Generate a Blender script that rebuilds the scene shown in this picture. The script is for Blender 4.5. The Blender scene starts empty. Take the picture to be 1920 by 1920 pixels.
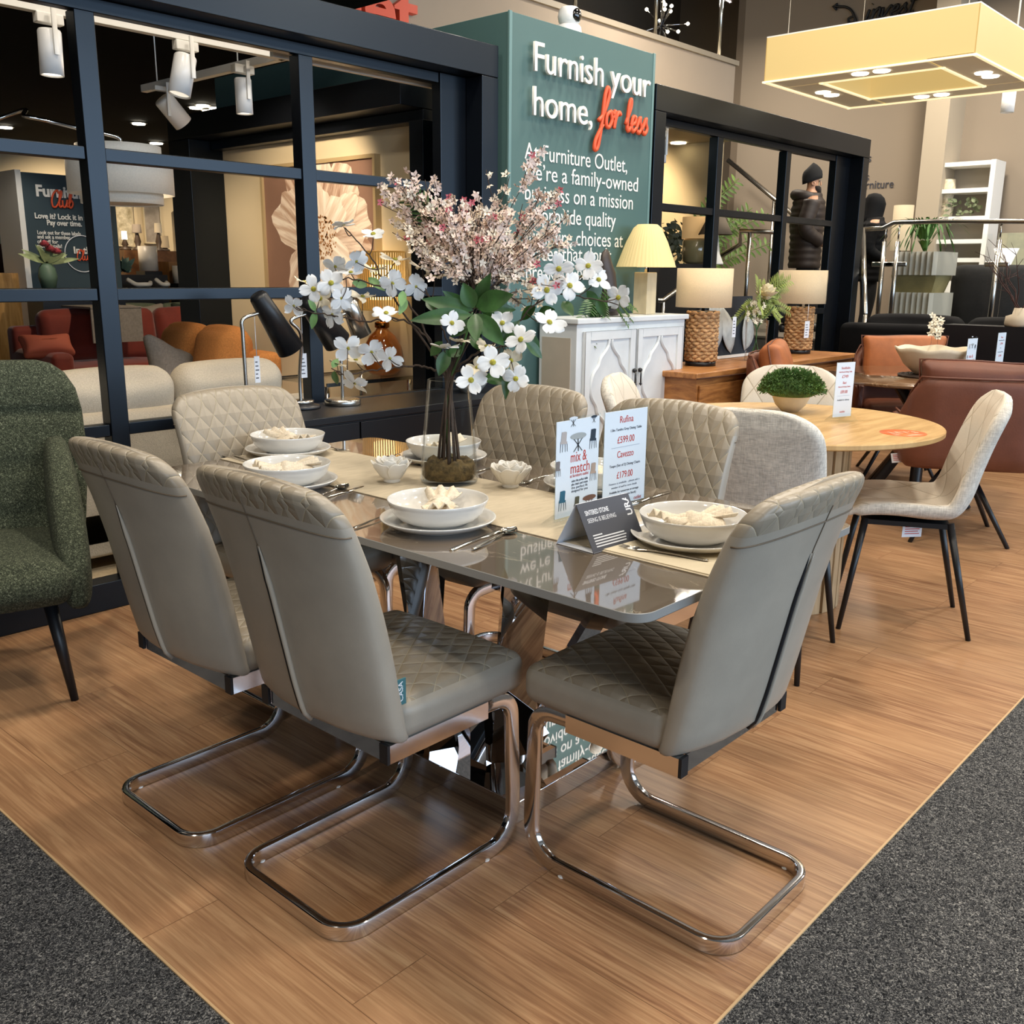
import bpy, bmesh, math, random
from mathutils import Vector, Matrix
PI = math.pi
rnd = random.Random(7)
sc = bpy.context.scene
COL = sc.collection
# ---------------------------------------------------------------- camera
FPX, CAMH = 1815.0, 1.336
def _cam_axes(yaw, pitch, roll):
    y, p, r = (math.radians(v) for v in (yaw, pitch, roll))
    f = Vector((math.sin(y)*math.cos(p), math.cos(y)*math.cos(p), -math.sin(p)))
    rt = Vector((math.cos(y), -math.sin(y), 0)); d = f.cross(rt)
    return math.cos(r)*rt + math.sin(r)*d, -math.sin(r)*rt + math.cos(r)*d, f
CR, CD, CF = _cam_axes(47.917, 13.842, -0.541)
cam_d = bpy.data.cameras.new('camera'); cam = bpy.data.objects.new('camera', cam_d); COL.objects.link(cam)
cam.matrix_world = Matrix(((CR.x, -CD.x, -CF.x, 0), (CR.y, -CD.y, -CF.y, 0), (CR.z, -CD.z, -CF.z, CAMH), (0, 0, 0, 1)))
cam_d.sensor_width = 36; cam_d.lens = 36*FPX/1920; cam_d.clip_start = .05; cam_d.clip_end = 200
sc.camera = cam
def at(px, py, axis, val):
    """where the line of sight through a point of the photograph meets the plane axis = val"""
    d = CR*((px-960)/FPX) + CD*((py-960)/FPX) + CF
    i = 'xyz'.index(axis); o = Vector((0, 0, CAMH))
    return o + d*((val-o[i])/d[i])
def at_depth(px, py, t):
    return Vector((0, 0, CAMH)) + (CR*((px-960)/FPX) + CD*((py-960)/FPX) + CF)*t
# ---------------------------------------------------------------- materials
def lin(h):
    if not isinstance(h, str): return h
    h = h.lstrip('#'); o = []
    for i in (0, 2, 4):
        c = int(h[i:i+2], 16)/255
        o.append(c/12.92 if c <= .04045 else ((c+.055)/1.055)**2.4)
    return tuple(o)
def newmat(name):
    m = bpy.data.materials.new(name); m.use_nodes = True
    nt = m.node_tree; b = nt.nodes['Principled BSDF']
    return m, nt, b
def N(nt, typ, **kw):
    n = nt.nodes.new(typ)
    for k, v in kw.items():
        if k in n.inputs: n.inputs[k].default_value = v
        else: setattr(n, k, v)
    return n
def math_n(nt, op, a, b=None, clamp=False):
    n = nt.nodes.new('ShaderNodeMath'); n.operation = op; n.use_clamp = clamp
    for i, v in enumerate((a, b)):
        if v is None: continue
        if isinstance(v, (int, float)): n.inputs[i].default_value = v
        else: nt.links.new(v, n.inputs[i])
    return n.outputs[0]
def mixc(nt, fac, a, b):
    n = nt.nodes.new('ShaderNodeMix'); n.data_type = 'RGBA'
    for k, v in ((0, fac), (6, a), (7, b)):
        if isinstance(v, (int, float)): n.inputs[k].default_value = v
        elif isinstance(v, tuple): n.inputs[k].default_value = (*v[:3], 1)
        else: nt.links.new(v, n.inputs[k])
    return n.outputs[2]
def mat(name, col, rough=.5, metal=0, spec=.5, var=0, scale=20, bump=0, bscale=None, col2=None, coat=0, emit=None, estr=0, sheen=0, stretch=None, detail=4):
    m, nt, b = newmat(name); c = lin(col); L = nt.links
    b.inputs['Base Color'].default_value = (*c, 1); b.inputs['Roughness'].default_value = rough
    b.inputs['Metallic'].default_value = metal; b.inputs['Specular IOR Level'].default_value = spec
    if coat: b.inputs['Coat Weight'].default_value = coat; b.inputs['Coat Roughness'].default_value = .05
    if sheen: b.inputs['Sheen Weight'].default_value = sheen
    if emit: b.inputs['Emission Color'].default_value = (*lin(emit), 1); b.inputs['Emission Strength'].default_value = estr
    if var or bump:
        tc = N(nt, 'ShaderNodeTexCoord'); src = tc.outputs['Object']
        if stretch:
            mp = N(nt, 'ShaderNodeMapping'); mp.inputs['Scale'].default_value = stretch; L.new(src, mp.inputs[0]); src = mp.outputs[0]
        nz = N(nt, 'ShaderNodeTexNoise', Scale=scale, Detail=detail, Roughness=.6); L.new(src, nz.inputs['Vector'])
        if var:
            c2 = lin(col2) if col2 else tuple(min(1, v*(1+var)) for v in c); c1 = c if col2 else tuple(v*(1-var) for v in c)
            rp = N(nt, 'ShaderNodeMapRange'); rp.inputs[1].default_value = .35; rp.inputs[2].default_value = .65; L.new(nz.outputs[0], rp.inputs[0])
            L.new(mixc(nt, rp.outputs[0], c1, c2), b.inputs['Base Color'])
        if bump:
            n2 = nz
            if bscale: n2 = N(nt, 'ShaderNodeTexNoise', Scale=bscale, Detail=3); L.new(src, n2.inputs['Vector'])
            bp = N(nt, 'ShaderNodeBump', Strength=bump, Distance=.004); L.new(n2.outputs[0], bp.inputs['Height']); L.new(bp.outputs[0], b.inputs['Normal'])
    return m
def quilt(name, col, w, h, stitch=None, rough=.42, fab=0, depth=.006, strength=.9):
    """upholstery with a diamond quilting read from the mesh's UVs (in metres)"""
    m, nt, b = newmat(name); L = nt.links; c = lin(col)
    uv = N(nt, 'ShaderNodeUVMap'); sp = N(nt, 'ShaderNodeSeparateXYZ'); L.new(uv.outputs[0], sp.inputs[0])
    u = math_n(nt, 'DIVIDE', sp.outputs[0], w); v = math_n(nt, 'DIVIDE', sp.outputs[1], h)
    ds = []
    for op in ('ADD', 'SUBTRACT'):
        f = math_n(nt, 'FRACT', math_n(nt, op, u, v)); ds.append(math_n(nt, 'MINIMUM', f, math_n(nt, 'SUBTRACT', 1.0, f)))
    d = math_n(nt, 'MINIMUM', *ds)
    hgt = math_n(nt, 'POWER', math_n(nt, 'MULTIPLY', d, 2.0, True), .45)
    line = math_n(nt, 'LESS_THAN', d, .018)
    base = c
    tc = N(nt, 'ShaderNodeTexCoord'); nz = N(nt, 'ShaderNodeTexNoise', Scale=(420 if fab else 300), Detail=2); L.new(tc.outputs['Object'], nz.inputs[0])
    if fab:
        base = mixc(nt, nz.outputs[0], tuple(x*.78 for x in c), tuple(min(1, x*1.2) for x in c))
    st = lin(stitch) if stitch else tuple(x*.6 for x in c)
    L.new(mixc(nt, line, base, st), b.inputs['Base Color'])
    hh = math_n(nt, 'ADD', hgt, math_n(nt, 'MULTIPLY', nz.outputs[0], .10 if fab else .03))
    bp = N(nt, 'ShaderNodeBump', Strength=strength, Distance=depth); L.new(hh, bp.inputs['Height']); L.new(bp.outputs[0], b.inputs['Normal'])
    b.inputs['Roughness'].default_value = rough
    return m
def see_through(name, col=(1, 1, 1), rough=0.0, gloss=.12):
    """clear pane / vase: light passes, edges reflect"""
    m, nt, b = newmat(name); L = nt.links; nt.nodes.remove(b); out = nt.nodes['Material Output']
    tr = N(nt, 'ShaderNodeBsdfTransparent', Color=(*col, 1)); gl = N(nt, 'ShaderNodeBsdfGlossy', Roughness=rough)
    lw = N(nt, 'ShaderNodeLayerWeight', Blend=gloss); mx = N(nt, 'ShaderNodeMixShader')
    L.new(math_n(nt, 'MINIMUM', lw.outputs['Fresnel'], .45), mx.inputs[0]); L.new(tr.outputs[0], mx.inputs[1]); L.new(gl.outputs[0], mx.inputs[2]); L.new(mx.outputs[0], out.inputs[0])
    return m
def shade_mat(name, col, estr, trans=.5, weave=0):
    """lamp shade cloth, lit by the bulb inside"""
    m = mat(name, col, .9, var=.08 if weave else 0, scale=220 if weave else 20, stretch=(1, 1, 1) if weave else None, emit=col, estr=estr)
    return m
# ---------------------------------------------------------------- object bookkeeping
def thing(name, label, cat, loc=(0, 0, 0), rz=0, group=None, rot=None):
    o = bpy.data.objects.new(name, None); COL.objects.link(o); o.empty_display_size = .1
    o.location = loc; o.rotation_euler = rot if rot else (0, 0, math.radians(rz))
    return tag(o, label, cat, group)
def tag(o, label, cat, group=None, kind=None):
    o['label'] = label; o['category'] = cat
    if group: o['group'] = group
    if kind: o['kind'] = kind
    return o
def structure(o):
    o['kind'] = 'structure'; return o
def kids(o): return [c for c in COL.objects if c.parent == o]
def dup(root, loc, rz, label, group=None):
    r = root.copy(); COL.objects.link(r); r.location = loc; r.rotation_euler = (0, 0, math.radians(rz)); r['label'] = label
    if group: r['group'] = group
    for ch in kids(root):
        c = ch.copy(); COL.objects.link(c); c.parent = r
        for g in kids(ch):
            d = g.copy(); COL.objects.link(d); d.parent = c
    return r
# ---------------------------------------------------------------- mesh builder
def spline(pts, n=8, closed=False):
    """Catmull-Rom through the points"""
    P = [Vector(p) for p in pts]; out = []; k = len(P)
    for i in range(k if closed else k-1):
        p1, p2 = P[i], P[(i+1) % k]
        p0 = P[(i-1) % k] if closed or i > 0 else p1*2-p2
        p3 = P[(i+2) % k] if closed or i+2 < k else p2*2-p1
        for j in range(n):
            t = j/n
            out.append(.5*((2*p1)+(p2-p0)*t+(2*p0-5*p1+4*p2-p3)*t*t+(3*p1-p0-3*p2+p3)*t**3))
    if not closed: out.append(P[-1])
    return out
def lerp(tab, x):
    if x <= tab[0][0]: return tab[0][1]
    for (a, p), (b, q) in zip(tab, tab[1:]):
        if x <= b: return p+(q-p)*(x-a)/(b-a)
    return tab[-1][1]
class MB:
    wn = False
    def __init__(s): s.v = []; s.f = []; s.mi = []; s.sm = []; s.uv = {}
    def add(s, vs, fs, mi=0, smooth=False):
        o = len(s.v); s.v += [Vector(p) for p in vs]
        for f in fs: s.f.append([o+i for i in f]); s.mi.append(mi); s.sm.append(smooth)
        return o
    def box(s, x0, x1, y0, y1, z0, z1, b=0, mi=0, M=None, seg=2):
        if b <= 0:
            vs = [Vector((x, y, z)) for x in (x0, x1) for y in (y0, y1) for z in (z0, z1)]
            fs = [(0, 1, 3, 2), (4, 6, 7, 5), (0, 4, 5, 1), (2, 3, 7, 6), (0, 2, 6, 4), (1, 5, 7, 3)]; sm = False
        else:
            bm = bmesh.new(); bmesh.ops.create_cube(bm, size=1)
            for v in bm.verts: v.co = Vector(((x0+x1)/2+v.co.x*(x1-x0), (y0+y1)/2+v.co.y*(y1-y0), (z0+z1)/2+v.co.z*(z1-z0)))
            bmesh.ops.bevel(bm, geom=bm.edges[:]+bm.verts[:], offset=b, segments=seg, affect='EDGES', profile=.5)
            bm.verts.index_update(); vs = [v.co.copy() for v in bm.verts]; fs = [[v.index for v in f.verts] for f in bm.faces]; bm.free(); sm = True; s.wn = True
        if M: vs = [M @ v for v in vs]
        s.add(vs, fs, mi, sm); return s
    def soft(s, cx, cy, cz, sx, sy, sz, r=.04, bulge=(0, 0, 0), n=10, mi=0, M=None, top_mi=None, sag=None):
        """cushion: a box with round edges whose faces swell by bulge (x, y, z)"""
        h = Vector((sx/2, sy/2, sz/2)); r = min(r, h.x*.98, h.y*.98, h.z*.98); inn = h-Vector((r, r, r)); vs = []; fs = []; idx = {}
        def P(p):
            k = tuple(round(c, 5) for c in p)
            if k in idx: return idx[k]
            q = Vector((p[0]*h.x, p[1]*h.y, p[2]*h.z)); c = Vector([max(-inn[i], min(inn[i], q[i])) for i in range(3)])
            dlt = q-c; q2 = c+(dlt.normalized()*r if dlt.length > 1e-9 else dlt)
            u = [max(0, 1-abs(p[i])**2.5) for i in range(3)]
            for i in range(3):
                q2[i] += bulge[i]*p[i]*u[(i+1) % 3]*u[(i+2) % 3]
            if sag: q2 = sag(q2)
            q2 = q2+Vector((cx, cy, cz))
            if M: q2 = M @ q2
            idx[k] = len(vs); vs.append(q2); return idx[k]
        # denser samples near the edges so the rounding reads
        def smp(hh): 
            e = r/hh; base = [-1, -1+e*.3, -1+e*.7, -1+e]; k = max(2, n-6)
            return base+[-1+e+(2-2*e)*j/k for j in range(1, k)]+[-b for b in base[::-1]]
        S = [smp(h.x), smp(h.y), smp(h.z)]; tm = []
        for a in range(3):
            b_, c_ = (a+1) % 3, (a+2) % 3
            for sg in (-1, 1):
                for i in range(len(S[b_])-1):
                    for j in range(len(S[c_])-1):
                        q = []
                        for (ii, jj) in ((i, j), (i+1, j), (i+1, j+1), (i, j+1)):
                            p = [0, 0, 0]; p[a] = sg; p[b_] = S[b_][ii]; p[c_] = S[c_][jj]; q.append(P(p))
                        if sg < 0: q.reverse()
                        if len(set(q)) > 2: fs.append(q); tm.append(top_mi if (top_mi is not None and a == 2 and sg > 0) else mi)
        o = len(s.v); s.v += vs
        for f, m_ in zip(fs, tm): s.f.append([o+i for i in f]); s.mi.append(m_); s.sm.append(True)
        return s
    def lathe(s, prof, c=(0, 0, 0), n=32, mi=0, axis=None, smooth=True, fn=None):
        """prof: (radius, height) pairs; fn(angle, r, z) may reshape"""
        vs = []; fs = []; k = len(prof)
        for i in range(n):
            a = 2*PI*i/n
            for (r, z) in prof:
                if fn: r2, z2 = fn(a, r, z)
                else: r2, z2 = r, z
                vs.append(Vector((r2*math.cos(a), r2*math.sin(a), z2)))
        for i in range(n):
            j = (i+1) % n
            for t in range(k-1):
                if prof[t][0] < 1e-6 and prof[t+1][0] < 1e-6: continue
                fs.append((i*k+t, j*k+t, j*k+t+1, i*k+t+1))
        M = Matrix.Translation(c)
        if axis is not None: M = M @ Vector((0, 0, 1)).rotation_difference(Vector(axis)).to_matrix().to_4x4()
        o = s.add([M @ v for v in vs], fs, mi, smooth); s.doubles = True
        return s
    def cyl(s, p0, p1, r0, r1=None, n=16, mi=0, cap=True, smooth=True):
        p0, p1 = Vector(p0), Vector(p1); r1 = r0 if r1 is None else r1
        d = (p1-p0); q = Vector((0, 0, 1)).rotation_difference(d.normalized()).to_matrix()
        ring = lambda p, r: [p+q @ Vector((r*math.cos(2*PI*i/n), r*math.sin(2*PI*i/n), 0)) for i in range(n)]
        vs = ring(p0, r0)+ring(p1, r1)
        s.add(vs, [(i, (i+1) % n, n+(i+1) % n, n+i) for i in range(n)], mi, smooth)
        if cap: s.add(ring(p0, r0), [list(range(n))[::-1]], mi); s.add(ring(p1, r1), [list(range(n))], mi)
        return s
    def tube(s, pts, r, n=8, mi=0, closed=False, cap=True):
        """r: number, list, or function of 0..1"""
        P = [Vector(p) for p in pts]; k = len(P); R = (lambda i: r(i/(k-1))) if callable(r) else ((lambda i: r[i]) if isinstance(r, (list, tuple)) else (lambda i: r))
        vs = []; up = None
        for i in range(k):
            t = (P[(i+1) % k]-P[i-1]) if closed else (P[min(i+1, k-1)]-P[max(i-1, 0)])
            t = t.normalized() if t.length > 1e-9 else Vector((0, 0, 1))
            if up is None: up = t.orthogonal().normalized()
            up = (up-t*up.dot(t)); up = up.normalized() if up.length > 1e-6 else t.orthogonal().normalized()
            sd = t.cross(up)
            for j in range(n): a = 2*PI*j/n; vs.append(P[i]+(up*math.cos(a)+sd*math.sin(a))*R(i))
        fs = []
        for i in range(k if closed else k-1):
            for j in range(n):
                a, b = i*n+j, i*n+(j+1) % n; c, d = ((i+1) % k)*n+(j+1) % n, ((i+1) % k)*n+j
                fs.append((a, b, c, d))
        if not closed and cap: fs += [list(range(n))[::-1], list(range((k-1)*n, k*n))]
        s.add(vs, fs, mi, True); return s
    def sweep(s, frames, sect, mi=0, cap=True, closed=False, smooth=True):
        """frames: (origin, axis u, axis v); sect: closed loop of (a, b)"""
        n = len(sect); vs = [o+u*a+v*b for (o, u, v) in frames for (a, b) in sect]; k = len(frames); fs = []
        for i in range(k if closed else k-1):
            for j in range(n):
                i2 = (i+1) % k; fs.append((i*n+j, i*n+(j+1) % n, i2*n+(j+1) % n, i2*n+j))
        if cap and not closed: fs += [list(range(n))[::-1], list(range((k-1)*n, k*n))]
        s.add(vs, fs, mi, smooth); return s
    def loft(s, loops, mi=0, cap=True, smooth=True, fmi=None):
        n = len(loops[0]); o = len(s.v); s.v += [Vector(p) for l in loops for p in l]
        for i in range(len(loops)-1):
            for j in range(n):
                s.f.append([o+i*n+j, o+i*n+(j+1) % n, o+(i+1)*n+(j+1) % n, o+(i+1)*n+j]); s.mi.append(fmi(i, j) if fmi else mi); s.sm.append(smooth)
        if cap:
            s.f.append([o+j for j in range(n)][::-1]); s.mi.append(mi); s.sm.append(False)
            e = o+(len(loops)-1)*n; s.f.append([e+j for j in range(n)]); s.mi.append(mi); s.sm.append(False)
        return s
    def prism(s, poly, axis, a, b, mi=0, smooth=False, M=None):
        """poly: 2D outline in the two axes other than axis, extruded from a to b"""
        i = 'xyz'.index(axis); oth = [k for k in range(3) if k != i]
        def mk(p, t):
            v = [0, 0, 0]; v[i] = t; v[oth[0]] = p[0]; v[oth[1]] = p[1]; v = Vector(v); return M @ v if M else v
        n = len(poly); vs = [mk(p, a) for p in poly]+[mk(p, b) for p in poly]
        s.add(vs, [(j, (j+1) % n, n+(j+1) % n, n+j) for j in range(n)]+[list(range(n))[::-1], list(range(n, 2*n))], mi, smooth); return s
    def quad(s, p, mi=0): s.add(p, [tuple(range(len(p)))], mi); return s
    def sheet(s, grid, mi=0, smooth=True, thick=0):
        r, c = len(grid), len(grid[0]); vs = [p for row in grid for p in row]
        s.add(vs, [(i*c+j, i*c+j+1, (i+1)*c+j+1, (i+1)*c+j) for i in range(r-1) for j in range(c-1)], mi, smooth); return s
    def build(s, name, m, parent=None, uvf=None, weld=0, auto=None, solid=0, subd=0, bevel=0):
        me = bpy.data.meshes.new(name); me.from_pydata([tuple(v) for v in s.v], [], s.f)
        for mm in (m if isinstance(m, (list, tuple)) else [m]): me.materials.append(mm)
        me.polygons.foreach_set('material_index', s.mi); me.polygons.foreach_set('use_smooth', s.sm)
        bm = bmesh.new(); bm.from_mesh(me)
        bmesh.ops.remove_doubles(bm, verts=bm.verts, dist=weld if weld else 1e-6)
        bmesh.ops.recalc_face_normals(bm, faces=bm.faces); bm.to_mesh(me); bm.free()
        if uvf:
            ul = me.uv_layers.new(name='UVMap')
            for p in me.polygons:
                for li in p.loop_indices: ul.data[li].uv = uvf(me.vertices[me.loops[li].vertex_index].co, p)
        me.update()
        if auto is not None:
            try: me.set_sharp_from_angle(angle=math.radians(auto))
            except Exception: pass
        o = bpy.data.objects.new(name, me); COL.objects.link(o)
        if parent: o.parent = parent
        if s.wn: md = o.modifiers.new('weighted', 'WEIGHTED_NORMAL'); md.weight = 100; md.mode = 'FACE_AREA'
        if solid: md = o.modifiers.new('solid', 'SOLIDIFY'); md.thickness = solid; md.offset = 0
        if bevel: md = o.modifiers.new('bevel', 'BEVEL'); md.width = bevel; md.segments = 2
        if subd: md = o.modifiers.new('subd', 'SUBSURF'); md.levels = subd; md.render_levels = subd
        return o
_dg = None
def text(body, size, loc, right, up, m, parent, name='lettering', ext=.001, align='LEFT', fit=None, bold=0, space=1.0, line=1.0):
    """flat lettering standing on a plane spanned by right and up; parent-local coordinates"""
    cu = bpy.data.curves.new('t', 'FONT'); cu.body = body; cu.size = size; cu.extrude = ext; cu.align_x = align; cu.offset = bold; cu.space_character = space; cu.space_line = line
    cu.resolution_u = 4
    o = bpy.data.objects.new('t', cu); COL.objects.link(o); dg = bpy.context.evaluated_depsgraph_get(); dg.update()
    me = bpy.data.meshes.new_from_object(o.evaluated_get(dg)); bpy.data.objects.remove(o); bpy.data.curves.remove(cu)
    xs = [v.co.x for v in me.vertices]; sx = 1
    if fit and xs: sx = fit/(max(xs)-min(xs))
    R, U = Vector(right).normalized(), Vector(up).normalized(); W = R.cross(U)
    for v in me.vertices: v.co = Vector(loc)+R*v.co.x*sx+U*v.co.y+W*v.co.z
    me.name = name; me.materials.clear(); me.materials.append(m)
    ob = bpy.data.objects.new(name, me); COL.objects.link(ob); ob.parent = parent
    return ob
SCRIPT = {  # handwriting strokes, x-height 1
 'f': ([[(0, .3), (.5, .75), (.95, 1.9), (.75, 2.45), (.5, 1.9), (.42, .4), (.2, -1.3), (-.15, -1.5), (-.1, -.9), (.55, .1)]], .8),
 'o': ([[(.5, 1), (.12, .7), (.15, .1), (.5, .02), (.75, .5), (.5, 1), (.95, .85)]], .9),
 'r': ([[(0, .6), (.12, 1.05), (.2, .95), (.2, 0), (.3, .6), (.6, 1.05), (.85, .9)]], .85),
 'l': ([[(.0, .4), (.45, 1.5), (.4, 2.05), (.22, 1.6), (.2, .3), (.4, .02), (.62, .25)]], .62),
 'e': ([[(0, .4), (.5, .6), (.5, .98), (.2, .9), (.1, .35), (.35, .02), (.75, .3)]], .72),
 's': ([[(0, .2), (.4, 1.0), (.45, .7), (.65, .35), (.4, 0), (.1, .12)]], .75),
 'C': ([[(1.0, 1.7), (.8, 2.1), (.3, 1.7), (.05, .9), (.2, .1), (.6, 0), (.95, .4)]], .95),
 'u': ([[(0, .9), (.1, .2), (.35, .02), (.6, .4), (.68, 1), (.66, .2), (.9, .1)]], .9),
 'b': ([[(0, .4), (.4, 1.5), (.35, 2.05), (.15, 1.5), (.12, .2), (.4, .02), (.65, .5), (.4, .95), (.15, .5)]], .8),
 'i': ([[(.1, 1), (.08, .2), (.3, .05), (.45, .3)], [(.2, 1.45), (.22, 1.5)]], .5),
 'n': ([[(0, 1), (.08, 0), (.15, .6), (.45, 1.02), (.6, .7), (.58, .1), (.8, .2)]], .8),
 'v': ([[(0, 1), (.25, .0), (.6, .98), (.85, .85)]], .8),
 't': ([[(.3, 1.7), (.22, .3), (.4, .02), (.6, .2)], [(0, 1.15), (.65, 1.25)]], .6)}
def script_text(body, h, loc, right, up, m, parent, name='lettering', r=.01, slant=.15, fit=None, rise=0):
    R, U = Vector(right).normalized(), Vector(up).normalized(); mb = MB(); x = 0; strokes = []
    for ch in body:
        if ch == ' ': x += .7; continue
        st, adv = SCRIPT[ch]
        for s_ in st: strokes.append([(x+a+b*slant, b+(x+a)*rise) for a, b in s_])
        x += adv
    k = h if not fit else h; sx = (fit/x) if fit else h
    for s_ in strokes:
        pts = [Vector(loc)+R*a*sx+U*b*h for a, b in s_]; pts = spline(pts, 6)
        mb.tube(pts, r, 6)
    return mb.build(name, m, parent)
# ================================================================ materials
M = {}
def oak_floor():
    m, nt, b = newmat('oak_planks'); L = nt.links
    tc = N(nt, 'ShaderNodeTexCoord'); mp = N(nt, 'ShaderNodeMapping'); mp.inputs['Rotation'].default_value = (0, 0, PI/2); L.new(tc.outputs['Object'], mp.inputs[0])
    br = N(nt, 'ShaderNodeTexBrick', Scale=1.0); br.offset = .37; br.offset_frequency = 2
    br.inputs['Brick Width'].default_value = 1.25; br.inputs['Row Height'].default_value = .19; br.inputs['Mortar Size'].default_value = .0012; br.inputs['Mortar Smooth'].default_value = .1; br.inputs['Bias'].default_value = 0
    br.inputs['Color1'].default_value = (0, 0, 0, 1); br.inputs['Color2'].default_value = (1, 1, 1, 1); br.inputs['Mortar'].default_value = (.5, .5, .5, 1); L.new(mp.outputs[0], br.inputs['Vector'])
    # grain, shifted per plank
    add = N(nt, 'ShaderNodeVectorMath', operation='MULTIPLY_ADD'); L.new(br.outputs['Color'], add.inputs[0]); add.inputs[1].default_value = (7, 13, 3); L.new(mp.outputs[0], add.inputs[2])
    mg = N(nt, 'ShaderNodeMapping'); mg.inputs['Scale'].default_value = (1.3, 24, 1); L.new(add.outputs[0], mg.inputs[0])
    n1 = N(nt, 'ShaderNodeTexNoise', Scale=2.2, Detail=8, Roughness=.62, Distortion=.9); L.new(mg.outputs[0], n1.inputs[0])
    mf = N(nt, 'ShaderNodeMapping'); mf.inputs['Scale'].default_value = (2.6, 95, 1); L.new(add.outputs[0], mf.inputs[0])
    n2 = N(nt, 'ShaderNodeTexNoise', Scale=1.6, Detail=3); L.new(mf.outputs[0], n2.inputs[0]); f2 = N(nt, 'ShaderNodeMapRange'); f2.inputs[1].default_value = .46; f2.inputs[2].default_value = .60; L.new(n2.outputs[0], f2.inputs[0])
    mk = N(nt, 'ShaderNodeMapping'); mk.inputs['Scale'].default_value = (2.0, 5.5, 1); L.new(add.outputs[0], mk.inputs[0])
    vo = N(nt, 'ShaderNodeTexVoronoi', Scale=.9); L.new(mk.outputs[0], vo.inputs[0])
    kn = N(nt, 'ShaderNodeMapRange'); kn.inputs[1].default_value = .02; kn.inputs[2].default_value = .16; kn.inputs[3].default_value = 1; kn.inputs[4].default_value = 0; L.new(vo.outputs['Distance'], kn.inputs[0])
    cr = N(nt, 'ShaderNodeValToRGB'); e = cr.color_ramp; e.elements[0].position = .30; e.elements[0].color = (*lin('#7a5239'), 1); e.elements[1].position = .70; e.elements[1].color = (*lin('#c09a73'), 1)
    x = e.elements.new(.49); x.color = (*lin('#a67d5a'), 1); L.new(n1.outputs[0], cr.inputs[0])
    c = mixc(nt, math_n(nt, 'MULTIPLY', f2.outputs[0], .45), cr.outputs[0], lin('#7a5337'))
    tone = mixc(nt, math_n(nt, 'MULTIPLY', br.outputs['Color'], .38), c, lin('#bd9268'))
    tone = mixc(nt, math_n(nt, 'MULTIPLY', kn.outputs[0], .55), tone, lin('#5a3520'))
    c2 = mixc(nt, math_n(nt, 'MULTIPLY', br.outputs['Fac'], .55), tone, lin('#5b3a22'))
    L.new(c2, b.inputs['Base Color'])
    b.inputs['Roughness'].default_value = .36; b.inputs['Specular IOR Level'].default_value = .45
    bp = N(nt, 'ShaderNodeBump', Strength=.12, Distance=.001); L.new(n2.outputs[0], bp.inputs['Height']); L.new(bp.outputs[0], b.inputs['Normal'])
    return m
def carpet():
    m, nt, b = newmat('carpet'); L = nt.links; tc = N(nt, 'ShaderNodeTexCoord')
    n1 = N(nt, 'ShaderNodeTexNoise', Scale=135, Detail=3, Roughness=.75, Distortion=1.8); L.new(tc.outputs['Object'], n1.inputs[0])
    n2 = N(nt, 'ShaderNodeTexNoise', Scale=6, Detail=3); L.new(tc.outputs['Object'], n2.inputs[0])
    cr = N(nt, 'ShaderNodeValToRGB'); e = cr.color_ramp; e.elements[0].position = .40; e.elements[0].color = (*lin('#151617'), 1); e.elements[1].position = .66; e.elements[1].color = (*lin('#b3b0aa'), 1)
    x = e.elements.new(.52); x.color = (*lin('#4d4d4f'), 1); L.new(n1.outputs[0], cr.inputs[0])
    L.new(mixc(nt, math_n(nt, 'MULTIPLY', n2.outputs[0], .25), cr.outputs[0], lin('#343537')), b.inputs['Base Color'])
    b.inputs['Roughness'].default_value = .95; b.inputs['Specular IOR Level'].default_value = .1
    bp = N(nt, 'ShaderNodeBump', Strength=.8, Distance=.006); L.new(n1.outputs[0], bp.inputs['Height']); L.new(bp.outputs[0], b.inputs['Normal'])
    return m
def marble(name, base, vein, rough=.06, sc_=2.2):
    m, nt, b = newmat(name); L = nt.links; tc = N(nt, 'ShaderNodeTexCoord')
    n1 = N(nt, 'ShaderNodeTexNoise', Scale=sc_, Detail=8, Roughness=.65, Distortion=1.6); L.new(tc.outputs['Object'], n1.inputs[0])
    v = math_n(nt, 'ABSOLUTE', math_n(nt, 'SUBTRACT', n1.outputs[0], .5)); rp = N(nt, 'ShaderNodeMapRange'); rp.inputs[1].default_value = 0; rp.inputs[2].default_value = .012; rp.inputs[3].default_value = 1; rp.inputs[4].default_value = 0; L.new(v, rp.inputs[0])
    n3 = N(nt, 'ShaderNodeTexNoise', Scale=sc_*1.7, Detail=5, Distortion=.7); L.new(tc.outputs['Object'], n3.inputs[0])
    c = mixc(nt, n3.outputs[0], tuple(x*.62 for x in lin(base)), tuple(min(1, x*1.42) for x in lin(base)))
    L.new(mixc(nt, math_n(nt, 'MULTIPLY', rp.outputs[0], .45), c, lin(vein)), b.inputs['Base Color'])
    b.inputs['Roughness'].default_value = rough; b.inputs['Specular IOR Level'].default_value = .75; b.inputs['Coat Weight'].default_value = .6; b.inputs['Coat Roughness'].default_value = .02
    return m
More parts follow.
